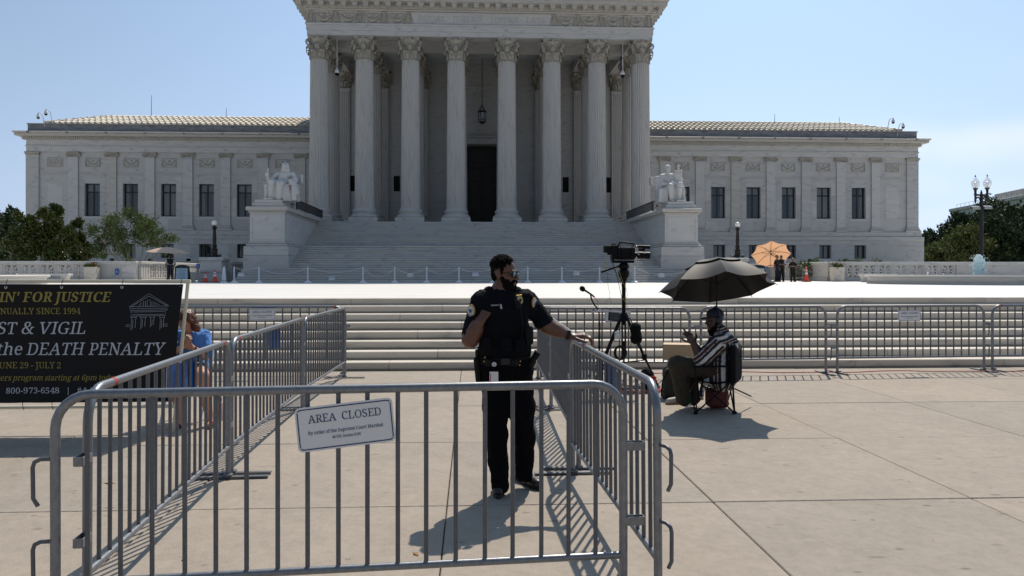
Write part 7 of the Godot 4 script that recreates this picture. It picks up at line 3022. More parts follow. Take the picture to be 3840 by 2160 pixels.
	cap.fill(g, 0.007, 0.014, 0.006, 40.0)
	curls(g, head + look * Vector3(0, 0.058, -0.022), look, Vector3(0.077, 0.080, 0.089), 1100, 0.0065, func(d): return d.y > 0.0 and not (d.z > 0.55 and d.y < 0.55))
	g.shift(-base)
	part("hair", g, M.hair_black, t)
	g = Geo.new()
	var brd := Flesh.new()
	brd.limb(head + look * Vector3(-0.062, -0.03, 0.010), head + look * Vector3(-0.045, -0.09, 0.035), 0.014, 0.022)
	brd.limb(head + look * Vector3(0.062, -0.03, 0.010), head + look * Vector3(0.045, -0.09, 0.035), 0.014, 0.022)
	brd.limb(head + look * Vector3(-0.045, -0.095, 0.04), head + look * Vector3(0.045, -0.095, 0.04), 0.026, 0.026)
	brd.limb(head + look * Vector3(-0.02, -0.10, 0.058), head + look * Vector3(0.02, -0.10, 0.058), 0.03, 0.03)
	brd.lump(head + look * Vector3(-0.044, -0.062, 0.040), Vector3(0.022, 0.034, 0.032), look)
	brd.lump(head + look * Vector3(0.044, -0.062, 0.040), Vector3(0.022, 0.034, 0.032), look)
	brd.lump(head + look * Vector3(0, -0.128, 0.048), Vector3(0.045, 0.034, 0.04), look)
	brd.limb(head + look * Vector3(-0.022, -0.047, 0.087), head + look * Vector3(0.022, -0.047, 0.087), 0.007, 0.007)
	brd.limb(head + look * Vector3(-0.024, -0.048, 0.084), head + look * Vector3(-0.03, -0.085, 0.07), 0.008, 0.01)
	brd.limb(head + look * Vector3(0.024, -0.048, 0.084), head + look * Vector3(0.03, -0.085, 0.07), 0.008, 0.01)
	brd.fill(g, 0.006, 0.018, 0.006, 50.0)
	g.shift(-base)
	part("beard", g, M.hair_black, t)
	var glasses := node("sunglasses", t, head - base)
	g = Geo.new()
	for s in [-1.0, 1.0]:
		var ring := []
		for i in 17:
			var a := TAU * i / 16
			ring.append(look * Vector3(s * 0.033 + cos(a) * 0.027, 0.003 + sin(a) * 0.022, 0.097 - 0.006 * absf(cos(a) + s * 0.5)))
		g.tube(ring, 0.0032, 6)
		g.tube([look * Vector3(s * 0.058, 0.012, 0.092), look * Vector3(s * 0.076, 0.012, 0.05), look * Vector3(s * 0.080, 0.008, -0.01)], 0.0032, 6)
	g.tube([look * Vector3(-0.058, 0.021, 0.093), look * Vector3(-0.02, 0.024, 0.098), look * Vector3(0.02, 0.024, 0.098), look * Vector3(0.058, 0.021, 0.093)], 0.0042, 6)
	part("frame", g, M.black_plastic, glasses)
	for s in [-1.0, 1.0]:
		g = Geo.new()
		g.ball(look * Vector3(s * 0.033, 0.003, 0.094), Vector3(0.027, 0.022, 0.004), 14, 8, look)
		part("lens", g, M.lens_mirror, glasses)
	# clothes
	f = Flesh.new()
	f.limb(chest + Vector3(-0.085, 0.02, 0), chest + Vector3(0.085, 0.02, 0), 0.118, 0.118)
	f.limb(waist + Vector3(-0.07, -0.01, 0), waist + Vector3(0.07, -0.01, 0), 0.112, 0.112)
	f.limb(chest, waist, 0.118, 0.115)
	f.limb(sr + Vector3(0.02, 0, 0), sl - Vector3(0.02, 0, 0), 0.074, 0.074)
	f.limb(neck + Vector3(-0.07, -0.015, 0), neck + Vector3(0.07, -0.015, 0), 0.058, 0.058)
	f.limb(neck + Vector3(0, -0.03, 0), neck + Vector3(0.004, 0.035, 0), 0.078, 0.068)
	f.limb(sr, sr.lerp(er, 0.84), 0.074, 0.076)
	f.limb(sl, sl.lerp(el, 0.80), 0.072, 0.072)
	clad("shirt", f, 0.012, 0.045, M.uniform, t, base, 0.008, 12.0)
	f = Flesh.new()
	var vw := 0.082
	f.limb(chest + Vector3(-vw, 0.0, 0.012), chest + Vector3(vw, 0.0, 0.012), 0.116, 0.116)
	f.limb(chest + Vector3(-vw, -0.14, 0.012), chest + Vector3(vw, -0.14, 0.012), 0.118, 0.118)
	f.limb(waist + Vector3(-vw, 0.02, 0.01), waist + Vector3(vw, 0.02, 0.01), 0.112, 0.112)
	for s in [-1.0, 1.0]:
		f.limb(chest + Vector3(s * 0.09, 0.03, 0.06), chest + Vector3(s * 0.098, 0.125, 0.0), 0.055, 0.045)
		f.limb(chest + Vector3(s * 0.098, 0.125, 0.0), chest + Vector3(s * 0.09, 0.03, -0.07), 0.045, 0.05)
	clad("vest", f, 0.012, 0.03, M.uniform_vest, t, base, 0.005, 16.0)
	f = Flesh.new()
	f.limb(hips + Vector3(-0.075, 0.03, 0), hips + Vector3(0.075, 0.03, 0), 0.122, 0.122)
	f.limb(waist + Vector3(-0.07, -0.03, 0), waist + Vector3(0.07, -0.03, 0), 0.112, 0.112)
	f.chain([hr, hr.lerp(kr, 0.5), kr, kr.lerp(ar, 0.6), ar + Vector3(0.004, -0.035, 0)], [0.104, 0.094, 0.074, 0.066, 0.066])
	f.chain([hl, hl.lerp(kl, 0.5), kl, kl.lerp(al, 0.6), al + Vector3(0.0, -0.02, 0)], [0.104, 0.094, 0.074, 0.066, 0.064])
	clad("trousers", f, 0.012, 0.04, M.trousers_black, t, base, 0.010, 9.0)
	shoe("boot", Vector3(0.227, 0.000, -6.201), Vector3(0.189, 0.000, -5.672), M.boot, M.rubber, t, base)
	shoe("boot", Vector3(0.354, 0.000, -6.243), Vector3(0.499, 0.000, -5.866), M.boot, M.rubber, t, base)
	# duty belt and what hangs on it
	var belt := node("duty_belt", t, waist + Vector3(0, -0.055, 0) - base)
	g = Geo.new()
	var loop := []
	for i in 29:
		var a := TAU * i / 28
		loop.append(Vector3(cos(a) * 0.192, 0, sin(a) * 0.128))
	for y in [-0.018, 0.0, 0.018]:
		var at_y := []
		for p in loop:
			at_y.append(p + Vector3(0, y, 0))
		g.tube(at_y, 0.011, 6)
	part("strap", g, M.black_plastic, belt)
	g = Geo.new()
	g.box(Vector3(0.0, 0, 0.134), Vector3(0.07, 0.05, 0.014), 0.005)
	part("buckle", g, M.iron, belt)
	g = Geo.new()
	g.box(Vector3(-0.195, -0.07, 0.02), Vector3(0.05, 0.19, 0.08), 0.015, Basis(Vector3(0, 0, 1), 0.10))
	g.tube([Vector3(-0.195, 0.01, 0.03), Vector3(-0.200, 0.075, 0.03)], [0.018, 0.016], 8)
	part("holster", g, M.black_plastic, belt)
	g = Geo.new()
	g.ball(Vector3(-0.20, 0.085, 0.032), Vector3(0.016, 0.014, 0.016), 8, 6)
	part("baton_tip", g, M.chrome, belt)
	g = Geo.new()
	g.box(Vector3(0.185, -0.03, 0.05), Vector3(0.055, 0.10, 0.05), 0.012, Basis(Vector3(0, 0, 1), -0.5))
	g.tube([Vector3(0.175, -0.04, 0.07), Vector3(0.235, 0.055, 0.06)], [0.02, 0.026], 8)
	part("pistol", g, M.black_plastic, belt)
	for q in [[-0.145, 0.03], [-0.15, 0.0], [0.105, 0.0], [0.102, -0.026]]:
		g = Geo.new()
		g.ball(Vector3(q[0], q[1], 0.118), Vector3(0.006, 0.007, 0.006), 7, 5)
		part("brass_snap", g, M.gold, belt)
	for q in [[-0.12, 0.05], [0.06, 0.06]]:
		g = Geo.new()
		g.box(Vector3(q[0], -0.005, 0.128), Vector3(q[1], 0.062, 0.035), 0.012)
		part("pouch", g, M.black_plastic, belt)
	# identity card on a reel
	g = Geo.new()
	g.lathe([Vector2(0, 0), Vector2(0.017, 0), Vector2(0.017, 0.006), Vector2(0, 0.006)], 14, Transform3D(Basis(Vector3.RIGHT, PI / 2), Vector3(0.159, 0.958, -5.630) - base))
	part("badge_reel", g, M.patch_white, t)
	var card := node("identity_card", t, Vector3(0.157, 0.864, -5.620) - base)
	g = Geo.new()
	g.prism(rounded(0.062, 0.086, 0.004, 2), 0.002)
	part("card", g, M.sign_white, card)
	g = Geo.new()
	g.box(Vector3(-0.024, 0, 0.0026), Vector3(0.006, 0.06, 0.001))
	part("stripe", g, M.card_red, card)
	g = Geo.new()
	g.box(Vector3(0.006, -0.036, 0.0026), Vector3(0.04, 0.012, 0.001))
	part("stripe", g, M.card_green, card)
	g = Geo.new()
	g.tube([Vector3(0, 0.045, 0), Vector3(0.002, 0.095, -0.005)], 0.0015, 4)
	part("cord", g, M.black_plastic, card)
	# chest: badge, name tape, pens, radio and microphone cord
	var badge := node("badge", t, Vector3(0.344, 1.411, -5.655) - base)
	badge.rotation = Vector3(-0.25, 0.25, 0.15)
	g = Geo.new()
	g.prism(PackedVector2Array([Vector2(-0.018, 0.022), Vector2(-0.02, -0.008), Vector2(-0.012, -0.024), Vector2(0, -0.03), Vector2(0.012, -0.024), Vector2(0.02, -0.008), Vector2(0.018, 0.022), Vector2(0.0, 0.028)]), 0.005)
	part("shield", g, M.badge_gold, badge)
	g = Geo.new()
	g.lathe([Vector2(0, 0.008), Vector2(0.011, 0.007), Vector2(0.011, 0.004)], 12, Transform3D(Basis(Vector3.RIGHT, PI / 2), Vector3(0, -0.002, 0)))
	part("seal", g, M.iron, badge)
	g = Geo.new()
	g.box(Vector3(0.0, 0.034, 0.004), Vector3(0.04, 0.008, 0.004), 0.001)
	part("bar", g, M.gold, badge)
	part("name_tape", letters("PERDOMO", 0.0085, true, 0, 0.5, false, 0.002), M.patch_white, t, Vector3(0.165, 1.371, -5.635) - base, Vector3(-0.1, -0.05, 0.04))
	for k in 2:
		g = Geo.new()
		g.tube([Vector3(0, 0, 0), Vector3(0.004, -0.034, 0)], 0.003, 5)
		part("pen", g, M.chrome, t, Vector3(0.202, 1.384, -5.635) - base + Vector3(0.008 * k, -0.002 * k, 0))
	g = Geo.new()
	g.box(Vector3.ZERO, Vector3(0.042, 0.062, 0.03), 0.008, Basis(Vector3(0, 0, 1), 0.25))
	part("shoulder_microphone", g, M.black_plastic, t, Vector3(0.330, 1.380, -5.640) - base)
	g = Geo.new()
	var a0 := Vector3(0.342, 1.365, -5.635) - base
	var a1 := Vector3(0.355, 1.290, -5.620) - base
	var a2 := Vector3(0.364, 1.224, -5.620) - base
	var a3 := Vector3(0.351, 1.139, -5.620) - base
	g.tube([a0, a1, a2, a3], 0.004, 6)
	part("microphone_cord", g, M.black_plastic, t)
	g = Geo.new()
	g.box(Vector3.ZERO, Vector3(0.06, 0.13, 0.045), 0.012)
	g.tube([Vector3(-0.015, 0.06, 0), Vector3(-0.015, 0.13, 0)], 0.007, 6)
	part("radio", g, M.black_plastic, t, Vector3(0.409, 1.159, -5.660) - base)
	for q in [[0, Vector3(0.108, 1.101, -5.645)], [0, Vector3(0.247, 1.102, -5.625)], [0, Vector3(0.343, 1.090, -5.640)]]:
		g = Geo.new()
		g.box(Vector3.ZERO, Vector3(0.07, 0.095, 0.028), 0.01)
		part("vest_pouch", g, M.uniform_vest, t, q[1] - base)
	# sleeve patches
	for k in 2:
		var p := node("shoulder_patch", t, ([Vector3(-0.005, 1.333, -5.685), Vector3(0.458, 1.383, -5.750)][k] as Vector3) - base)
		p.rotation = [Vector3(0.05, -0.62, -0.16), Vector3(0.1, 0.95, 0.60)][k]
		p.scale = Vector3(1.0, 1.0, 1.0)
		g = Geo.new()
		g.lathe([Vector2(0, 0.004), Vector2(0.040, 0.001), Vector2(0.044, -0.003)], 20, Transform3D(Basis(Vector3.RIGHT, PI / 2).scaled(Vector3(0.78, 1.12, 1)), Vector3.ZERO))
		part("ring", g, M.patch_gold, p)
		g = Geo.new()
		g.lathe([Vector2(0, 0.0065), Vector2(0.034, 0.004)], 20, Transform3D(Basis(Vector3.RIGHT, PI / 2).scaled(Vector3(0.78, 1.12, 1)), Vector3.ZERO))
		part("field", g, M.patch_white, p)
		g = Geo.new()
		for s in [-1.0, 1.0]:
			g.tube([Vector3(s * 0.003, -0.004, 0.007), Vector3(s * 0.012, 0.008, 0.007), Vector3(s * 0.018, 0.003, 0.0065)], [0.004, 0.004, 0.002], 5)
			g.tube([Vector3(s * 0.003, -0.006, 0.007), Vector3(s * 0.011, -0.016, 0.006)], 0.002, 5)
		g.ball(Vector3(0, -0.003, 0.007), Vector3(0.005, 0.009, 0.003), 7, 5)
		g.ball(Vector3(0.002, 0.010, 0.007), Vector3(0.003, 0.003, 0.003), 6, 5)
		part("eagle", g, M.sign_blue, p)
		if k == 0:
			part("lettering", letters("POLICE", 0.008, true, 0, 0.5, false, 0.001), M.sign_blue, p, Vector3(0, -0.034, 0.0055))
	# watch
	var wat := node("wrist_watch", t, wl.lerp(el, 0.10) - base)
	g = Geo.new()
	var dir := (wl - el).normalized()
	g.tube([-dir * 0.014, dir * 0.014], 0.0345, 16, false)
	part("strap", g, M.rubber, wat)
	g = Geo.new()
	g.ball(Vector3(0.0, 0.033, 0.008), Vector3(0.018, 0.007, 0.016), 12, 6)
	part("case", g, M.black_plastic, wat)


func seated_man() -> void:
	mat("skin_dark", 0.060, 0.030, 0.020, 0.45)
	mat("cap_navy", 0.008, 0.011, 0.02, 0.8)
	mat("headphone_blue", 0.012, 0.022, 0.045, 0.5)
	mat("trousers_olive", 0.035, 0.028, 0.018, 0.9)
	mat("shoe_grey", 0.42, 0.40, 0.38, 0.7)
	mat("gum", 0.30, 0.19, 0.10, 0.7)
	var stripes := mat("shirt_stripes", 1, 1, 1, 0.85)
	stripes.vertex_color_use_as_albedo = true
	mat("backpack", 0.035, 0.033, 0.028, 0.9)
	var canopy := mat("umbrella_black", 0.016, 0.016, 0.018, 0.6, 0.0, 0.35)
	var z := 9.25
	var base := Vector3(2.795, 0, -9.25)
	var t := thing("person", "man in striped shirt and dark cap seated under black umbrella", "person", base)
	var head := Vector3(2.859, 1.052, -9.250)
	var neck := Vector3(2.929, 0.926, -9.250)
	var chest := Vector3(2.961, 0.738, -9.250)
	var belly := Vector3(2.917, 0.518, -9.250)
	var hips := Vector3(2.948, 0.408, -9.250)
	var sh_n := Vector3(2.860, 0.812, -9.050)
	var el_n := Vector3(2.627, 0.601, -9.020)
	var wr_n := Vector3(2.542, 0.801, -9.050)
	var sh_f := Vector3(2.989, 0.789, -9.460)
	var el_f := Vector3(2.765, 0.608, -9.450)
	var wr_f := Vector3(2.609, 0.773, -9.220)
	var kn_n := Vector3(2.364, 0.547, -9.080)
	var an_n := Vector3(2.457, 0.160, -9.150)
	var kn_f := Vector3(2.572, 0.494, -9.420)
	var an_f := Vector3(2.640, 0.126, -9.400)
	var look := toward(Vector3(-0.97, -0.10, 0.12))
	var f := Flesh.new()
	f.limb(chest + Vector3(0, 0, -0.10), chest + Vector3(0, 0, 0.10), 0.14, 0.14)
	f.limb(belly + Vector3(0, 0, -0.09), belly + Vector3(0, 0, 0.09), 0.16, 0.16)
	f.limb(hips + Vector3(0, 0, -0.10), hips + Vector3(0, 0, 0.10), 0.14, 0.14)
	f.limb(sh_n, sh_f, 0.08, 0.08)
	f.chain([neck, head + Vector3(0, -0.05, 0)], [0.078, 0.068])
	f.chain([sh_n, el_n, wr_n], [0.075, 0.052, 0.034])
	f.chain([sh_f, el_f, wr_f], [0.075, 0.052, 0.034])
	f.chain([hips + Vector3(0, 0, 0.1), kn_n, an_n, an_n + Vector3(0, -0.06, 0)], [0.11, 0.075, 0.045, 0.04])
	f.chain([hips + Vector3(0, 0, -0.1), kn_f, an_f, an_f + Vector3(0, -0.06, 0)], [0.11, 0.075, 0.045, 0.04])
	var g := Geo.new()
	f.fill(g, 0.016, 0.05)
	var hf := Flesh.new()
	head_on(hf, head, look, 1.06)
	hf.limb(neck, head + Vector3(0, -0.05, 0), 0.074, 0.066)
	hf.fill(g, 0.007, 0.014)
	hf = Flesh.new()
	hand_on(hf, wr_n, Vector3(-0.45, 0.85, 0.05), Vector3(0.2, 0.1, 1), Vector3(-1, -0.3, 0.1), 0.75, 0.5)
	hf.fill(g, 0.006, 0.010)
	hf = Flesh.new()
	hand_on(hf, wr_f, Vector3(-0.6, 0.7, 0.2), Vector3(0.1, -0.3, -1), Vector3(-0.6, 0.8, 0), 0.7, 0.4)
	hf.fill(g, 0.006, 0.010)
	g.shift(-base)
	part("body", g, M.skin_dark, t)
	g = Geo.new()
	var brd := Flesh.new()
	brd.limb(head + look * Vector3(-0.065, -0.03, 0.005), head + look * Vector3(-0.04, -0.11, 0.04), 0.018, 0.03)
	brd.limb(head + look * Vector3(0.065, -0.03, 0.005), head + look * Vector3(0.04, -0.11, 0.04), 0.018, 0.03)
	brd.limb(head + look * Vector3(-0.03, -0.12, 0.05), head + look * Vector3(0.03, -0.12, 0.05), 0.036, 0.036)
	brd.lump(head + look * Vector3(0, -0.15, 0.045), Vector3(0.045, 0.04, 0.04), look)
	brd.limb(head + look * Vector3(-0.022, -0.05, 0.092), head + look * Vector3(0.022, -0.05, 0.092), 0.008, 0.008)
	brd.fill(g, 0.009, 0.02, 0.006, 40.0)
	g.shift(-base)
	part("beard", g, M.hair_black, t)
	# cap with a brim, headphones over it
	var cap := node("cap", t, head - base)
	var cf := Flesh.new()
	cf.lump(look * Vector3(0, 0.065, -0.012), Vector3(0.088, 0.078, 0.105), look)
	g = Geo.new()
	cf.fill(g, 0.009, 0.02)
	part("crown", g, M.cap_navy, cap)
	g = Geo.new()
	var brim := PackedVector2Array()
	for i in 13:
		var a := PI * i / 12
		brim.append(Vector2(cos(a) * 0.078, sin(a) * 0.085))
	g.prism(brim, 0.006, Transform3D(look * Basis(Vector3(1, 0, 0), Vector3(0, -0.12, 1).normalized(), Vector3(0, 1, 0.12).normalized()), look * Vector3(0, 0.035, 0.085)))
	part("brim", g, M.cap_navy, cap)
	var cans := node("headphones", t, head - base)
	g = Geo.new()
	var band := []
	for i in 15:
		var a := PI * i / 14
		band.append(look * Vector3(cos(a) * 0.098, 0.03 + sin(a) * 0.125, -0.025))
	g.tube(band, 0.011, 6)
	part("band", g, M.headphone_blue, cans)
	for s in [-1.0, 1.0]:
		g = Geo.new()
		g.ball(look * Vector3(s * 0.092, 0.0, -0.02), Vector3(0.024, 0.046, 0.04), 12, 8, look)
		part("ear_cup", g, M.headphone_blue, cans)
	# shirt with broad stripes running down the body, across the yoke and round the sleeves
	f = Flesh.new()
	f.limb(chest + Vector3(0, 0, -0.11), chest + Vector3(0, 0, 0.11), 0.158, 0.158)
	f.limb(belly + Vector3(-0.01, 0, -0.10), belly + Vector3(-0.01, 0, 0.10), 0.178, 0.178)
	f.limb(hips + Vector3(-0.03, -0.02, -0.11), hips + Vector3(-0.03, -0.02, 0.11), 0.165, 0.165)
	f.limb(hips + Vector3(-0.18, -0.0, -0.11), hips + Vector3(-0.18, -0.0, 0.11), 0.11, 0.11)
	f.limb(sh_n, sh_f, 0.098, 0.098)
	f.limb(neck + Vector3(0, -0.02, -0.03), neck + Vector3(0, -0.02, 0.03), 0.09, 0.09)
	f.limb(sh_n, sh_n.lerp(el_n, 0.95), 0.098, 0.095)
	f.limb(sh_f, sh_f.lerp(el_f, 0.95), 0.098, 0.095)
	f.limb(hips + Vector3(-0.26, -0.06, 0.16), hips + Vector3(-0.30, -0.20, 0.18), 0.035, 0.03)
	g = Geo.new()
	g.colored = true
	var white := Color(0.60, 0.58, 0.55)
	var navy := Color(0.012, 0.012, 0.018)
	var rust := Color(0.085, 0.022, 0.018)
	var ax_n := (el_n - sh_n).normalized()
	var dye := func(p: Vector3, n: Vector3) -> Color:
		var u: float
		var on_sleeve := (p - sh_n).dot(ax_n) > 0.03 and (p - sh_n - ax_n * (p - sh_n).dot(ax_n)).length() < 0.118 and p.z > -9.13
		if on_sleeve:
			u = (p - sh_n).dot(ax_n.cross(Vector3(0, 0, 1))) * 14.0 + 0.3
		elif p.y > chest.y + 0.06:
			u = (p.y - p.x * 0.25) * 15.0
		else:
			u = atan2(p.z - chest.z, (p.x - chest.x) * 0.9) * 3.4
		u = fposmod(u, 2.0)
		if u < 0.52:
			return white
		if u < 0.95:
			return navy
		if u < 1.03:
			return white
		if u < 1.42:
			return rust
		if u < 1.52:
			return white
		return navy
	f.fill(g, 0.0095, 0.04, 0.010, 10.0, dye)
	g.shift(-base)
	part("shirt", g, M.shirt_stripes, t)
	f = Flesh.new()
	f.limb(hips + Vector3(0, 0, -0.1), hips + Vector3(0, 0, 0.1), 0.135, 0.135)
	f.chain([hips + Vector3(0, 0.02, 0.1), kn_n, kn_n.lerp(an_n, 0.6), an_n + Vector3(0, -0.02, 0)], [0.125, 0.098, 0.085, 0.085])
	f.chain([hips + Vector3(0, 0.02, -0.1), kn_f, kn_f.lerp(an_f, 0.6), an_f + Vector3(0, -0.02, 0)], [0.125, 0.098, 0.085, 0.085])
	clad("trousers", f, 0.014, 0.04, M.trousers_olive, t, base, 0.012, 8.0)
	var q1 := Vector3(2.694, 0.000, -9.662)
	shoe("trainer", Vector3(2.699, 0.000, -9.702), Vector3(2.395, 0.000, -9.618), M.shoe_grey, M.gum, t, base)
	shoe("trainer", Vector3(2.920, 0.000, -10.026), Vector3(2.686, 0.000, -9.952), M.shoe_grey, M.gum, t, base)
	# phone in his hands
	var ph := thing("mobile_phone", "black mobile phone held by the seated man", "phone", wr_n + Vector3(-0.055, 0.10, -0.06), 0.0)
	g = Geo.new()
	g.box(Vector3.ZERO, Vector3(0.009, 0.145, 0.07), 0.003, Basis(Vector3(0, 0, 1), 0.55))
	part("case", g, M.black_plastic, ph)
	g = Geo.new()
	g.box(Basis(Vector3(0, 0, 1), 0.55) * Vector3(0.0052, 0, 0), Vector3(0.001, 0.132, 0.063), 0.0, Basis(Vector3(0, 0, 1), 0.55))
	part("screen", g, M.screen, ph)
	# camp chair
	var ch := thing("camp_chair", "black folding camp chair under the seated man", "chair", base)
	var near_z := -8.92
	var far_z := -9.55
	var p := func(x: float, y: float, zz: float) -> Vector3: return Vector3(x, y, zz) - base
	var fx := 2.537
	var bx := 2.945
	g = Geo.new()
	g.tube([p.call(bx + 0.04, 0.02, near_z), p.call(bx + 0.0, 0.72, near_z)], 0.011, 7)
	g.tube([p.call(bx + 0.16, 0.02, far_z), p.call(bx + 0.12, 0.74, far_z)], 0.011, 7)
	part("back_post", g, M.black_plastic, ch)
	for q in [[fx, near_z, bx + 0.04, near_z], [fx + 0.06, far_z, bx + 0.16, far_z], [fx, near_z, fx + 0.06, far_z], [bx + 0.04, near_z, bx + 0.16, far_z]]:
		g = Geo.new()
		g.tube([p.call(q[0], 0.02, q[1]), p.call(q[2], 0.40, q[3])], 0.009, 6)
		g.tube([p.call(q[2], 0.02, q[3]), p.call(q[0], 0.40, q[1])], 0.009, 6)
		part("cross_leg", g, M.black_plastic, ch)
	g = Geo.new()
	g.tube([p.call(bx + 0.02, 0.3, near_z), p.call(bx + 0.42, 0.12, far_z + 0.1)], 0.009, 6)
	part("stay", g, M.black_plastic, ch)
	for q in [[fx, near_z], [bx + 0.04, near_z], [fx + 0.06, far_z], [bx + 0.16, far_z]]:
		g = Geo.new()
		g.box(p.call(q[0], 0.02, q[1]), Vector3(0.045, 0.04, 0.045), 0.01)
		part("foot", g, M.black_plastic, ch)
	g = Geo.new()
	for i in 8:
		var u0 := i / 8.0
		var u1 := (i + 1) / 8.0
		var dip := func(u: float) -> float: return 0.40 - 0.05 * sin(u * PI)
		g.quad(p.call(lerpf(fx, bx + 0.06, u0), dip.call(u0), near_z), p.call(lerpf(fx, bx + 0.06, u1), dip.call(u1), near_z), p.call(lerpf(fx, bx + 0.1, u1), dip.call(u1), far_z), p.call(lerpf(fx, bx + 0.1, u0), dip.call(u0), far_z), Vector3.UP)
		g.quad(p.call(lerpf(fx, bx + 0.06, u0), dip.call(u0) - 0.006, near_z), p.call(lerpf(fx, bx + 0.06, u1), dip.call(u1) - 0.006, near_z), p.call(lerpf(fx, bx + 0.1, u1), dip.call(u1) - 0.006, far_z), p.call(lerpf(fx, bx + 0.1, u0), dip.call(u0) - 0.006, far_z), Vector3.DOWN)
	part("seat", g, M.black_cloth, ch)
	g = Geo.new()
	var bk := Flesh.new()
	for i in 11:
		var u := i / 10.0
		bk.limb(Vector3(bx + 0.02 + 0.10 * u + 0.10 * sin(u * PI), 0.36, lerpf(near_z, far_z, u)), Vector3(bx + 0.0 + 0.12 * u + 0.11 * sin(u * PI), 0.76 - 0.03 * sin(u * PI), lerpf(near_z, far_z, u)), 0.018, 0.018)
	for i in 9:
		var y := 0.38 + 0.045 * i
		bk.chain([Vector3(bx + 0.02, y, near_z), Vector3(bx + 0.185, y, (near_z + far_z) / 2), Vector3(bx + 0.13, y, far_z)], [0.02, 0.02, 0.02])
	bk.fill(g, 0.014, 0.06)
	g.shift(-base)
	part("backrest", g, M.black_cloth, ch)
	for e in [[near_z, 0.0], [far_z, 0.07]]:
		g = Geo.new()
		g.box(p.call((fx + bx) / 2 + e[1], 0.545, e[0]), Vector3(bx - fx + 0.1, 0.018, 0.06), 0.008)
		part("armrest", g, M.black_cloth, ch)
		g = Geo.new()
		g.tube([p.call(fx + 0.01 + e[1], 0.02, e[0]), p.call(fx + e[1], 0.54, e[0])], 0.009, 6)
		part("front_post", g, M.black_plastic, ch)
	# umbrella, leaning away towards the sun
	var apex := Vector3(2.868, 1.753, -9.300)
	var um := thing("umbrella", "large black umbrella shading the seated man", "umbrella", apex)
	var tilt := Basis(Vector3(0, 0, 1), 0.03) * Basis(Vector3.RIGHT, -0.30)
	var r := 0.675
	var drop := 0.335
	var rim := []
	for k in 8:
		var a := TAU * (k + 0.18) / 8
		rim.append(tilt * Vector3(cos(a) * r, -drop, sin(a) * r))
	for layer in 2:
		g = Geo.new()
		for k in 8:
			var ra: Vector3 = rim[k]
			var rb: Vector3 = rim[(k + 1) % 8]
			g.sheet(func(e: float, v: float) -> Vector3:
				var u := e * (0.52 if layer == 1 else 0.66) + (0.0 if layer == 1 else 0.34)
				var edge := ra.lerp(rb, v).lerp(tilt * Vector3(0, -drop, 0), 0.10 * sin(v * PI) * u * u)
				return edge * u + tilt * Vector3(0, drop * 0.22 * sin(u * PI) - 0.02 * sin(v * PI) * u + (0.022 if layer == 1 else 0.0), 0), 8, 8, tilt * Vector3.UP)
		part("vent_canopy" if layer == 1 else "canopy", g, M.umbrella_black, um)
	for k in 8:
		g = Geo.new()
		var line := []
		for i in 7:
			var u := i / 6.0
			line.append(rim[k] * u * 1.02 + tilt * Vector3(0, drop * 0.22 * sin(u * PI) - 0.012, 0))
		g.tube(line, 0.0035, 5)
		g.tube([tilt * Vector3(0, -0.30, 0), line[3]], 0.003, 5)
		part("rib", g, M.black_plastic, um)
	g = Geo.new()
	var foot := Vector3(2.918, 0.402, -9.420) - apex
	g.tube([tilt * Vector3(0, 0.03, 0), tilt * Vector3(0, -0.3, 0), foot], 0.0085, 8)
	part("shaft", g, M.black_plastic, um)
	g = Geo.new()
	g.tube([Vector3(2.374, 1.449, -9.050) - apex, Vector3(2.357, 1.372, -9.030) - apex, Vector3(2.366, 1.317, -9.030) - apex], 0.014, 5, true, 0.25)
	part("tie_strap", g, M.black_cloth, um)
	# things on the ground round the chair
	var bp := thing("backpack", "dark grey backpack standing by the seated man's legs", "backpack", Vector3(2.531, 0.000, -9.960))
	g = Geo.new()
	soft_bag(g, Vector3(0.02, 0.21, -0.1), Vector3(0.24, 0.42, 0.2), Basis(Vector3(0, 0, 1), -0.12))
	part("pack", g, M.backpack, bp)
	g = Geo.new()
	g.tube([Vector3(-0.05, 0.38, 0.0), Vector3(-0.13, 0.25, 0.04), Vector3(-0.15, 0.06, 0.05), Vector3(-0.10, 0.02, 0.05)], 0.013, 6, true, 0.4)
	part("shoulder_strap", g, M.black_cloth, bp)
	var cb := thing("cool_bag", "red cool bag under the camp chair", "bag", Vector3(2.900, 0.0, -9.3))
	g = Geo.new()
	g.box(Vector3(0, 0.13, 0), Vector3(0.24, 0.22, 0.2), 0.03)
	part("body", g, M.cool_red, cb)
	g = Geo.new()
	g.tube([Vector3(0.1, 0.30, 0.1), Vector3(0.14, 0.36, 0.1), Vector3(0.15, 0.3, 0.02)], 0.008, 6)
	part("strap", g, M.red, cb)
	var wb := thing("water_bottle", "clear green labelled water bottle behind the man's shins", "bottle", Vector3(2.572, 0, -9.33))
	g = Geo.new()
	g.lathe([Vector2(0, 0.0), Vector2(0.03, 0.0), Vector2(0.032, 0.02), Vector2(0.032, 0.15), Vector2(0.014, 0.19), Vector2(0.014, 0.2)], 12)
	part("bottle", g, M.clear_glass, wb)
	g = Geo.new()
	g.lathe([Vector2(0.0325, 0.06), Vector2(0.0325, 0.13)], 12)
	part("label", g, M.card_green, wb)
	g = Geo.new()
	g.lathe([Vector2(0.016, 0.19), Vector2(0.016, 0.212), Vector2(0, 0.212)], 10)
	part("cap", g, M.sign_white, wb)


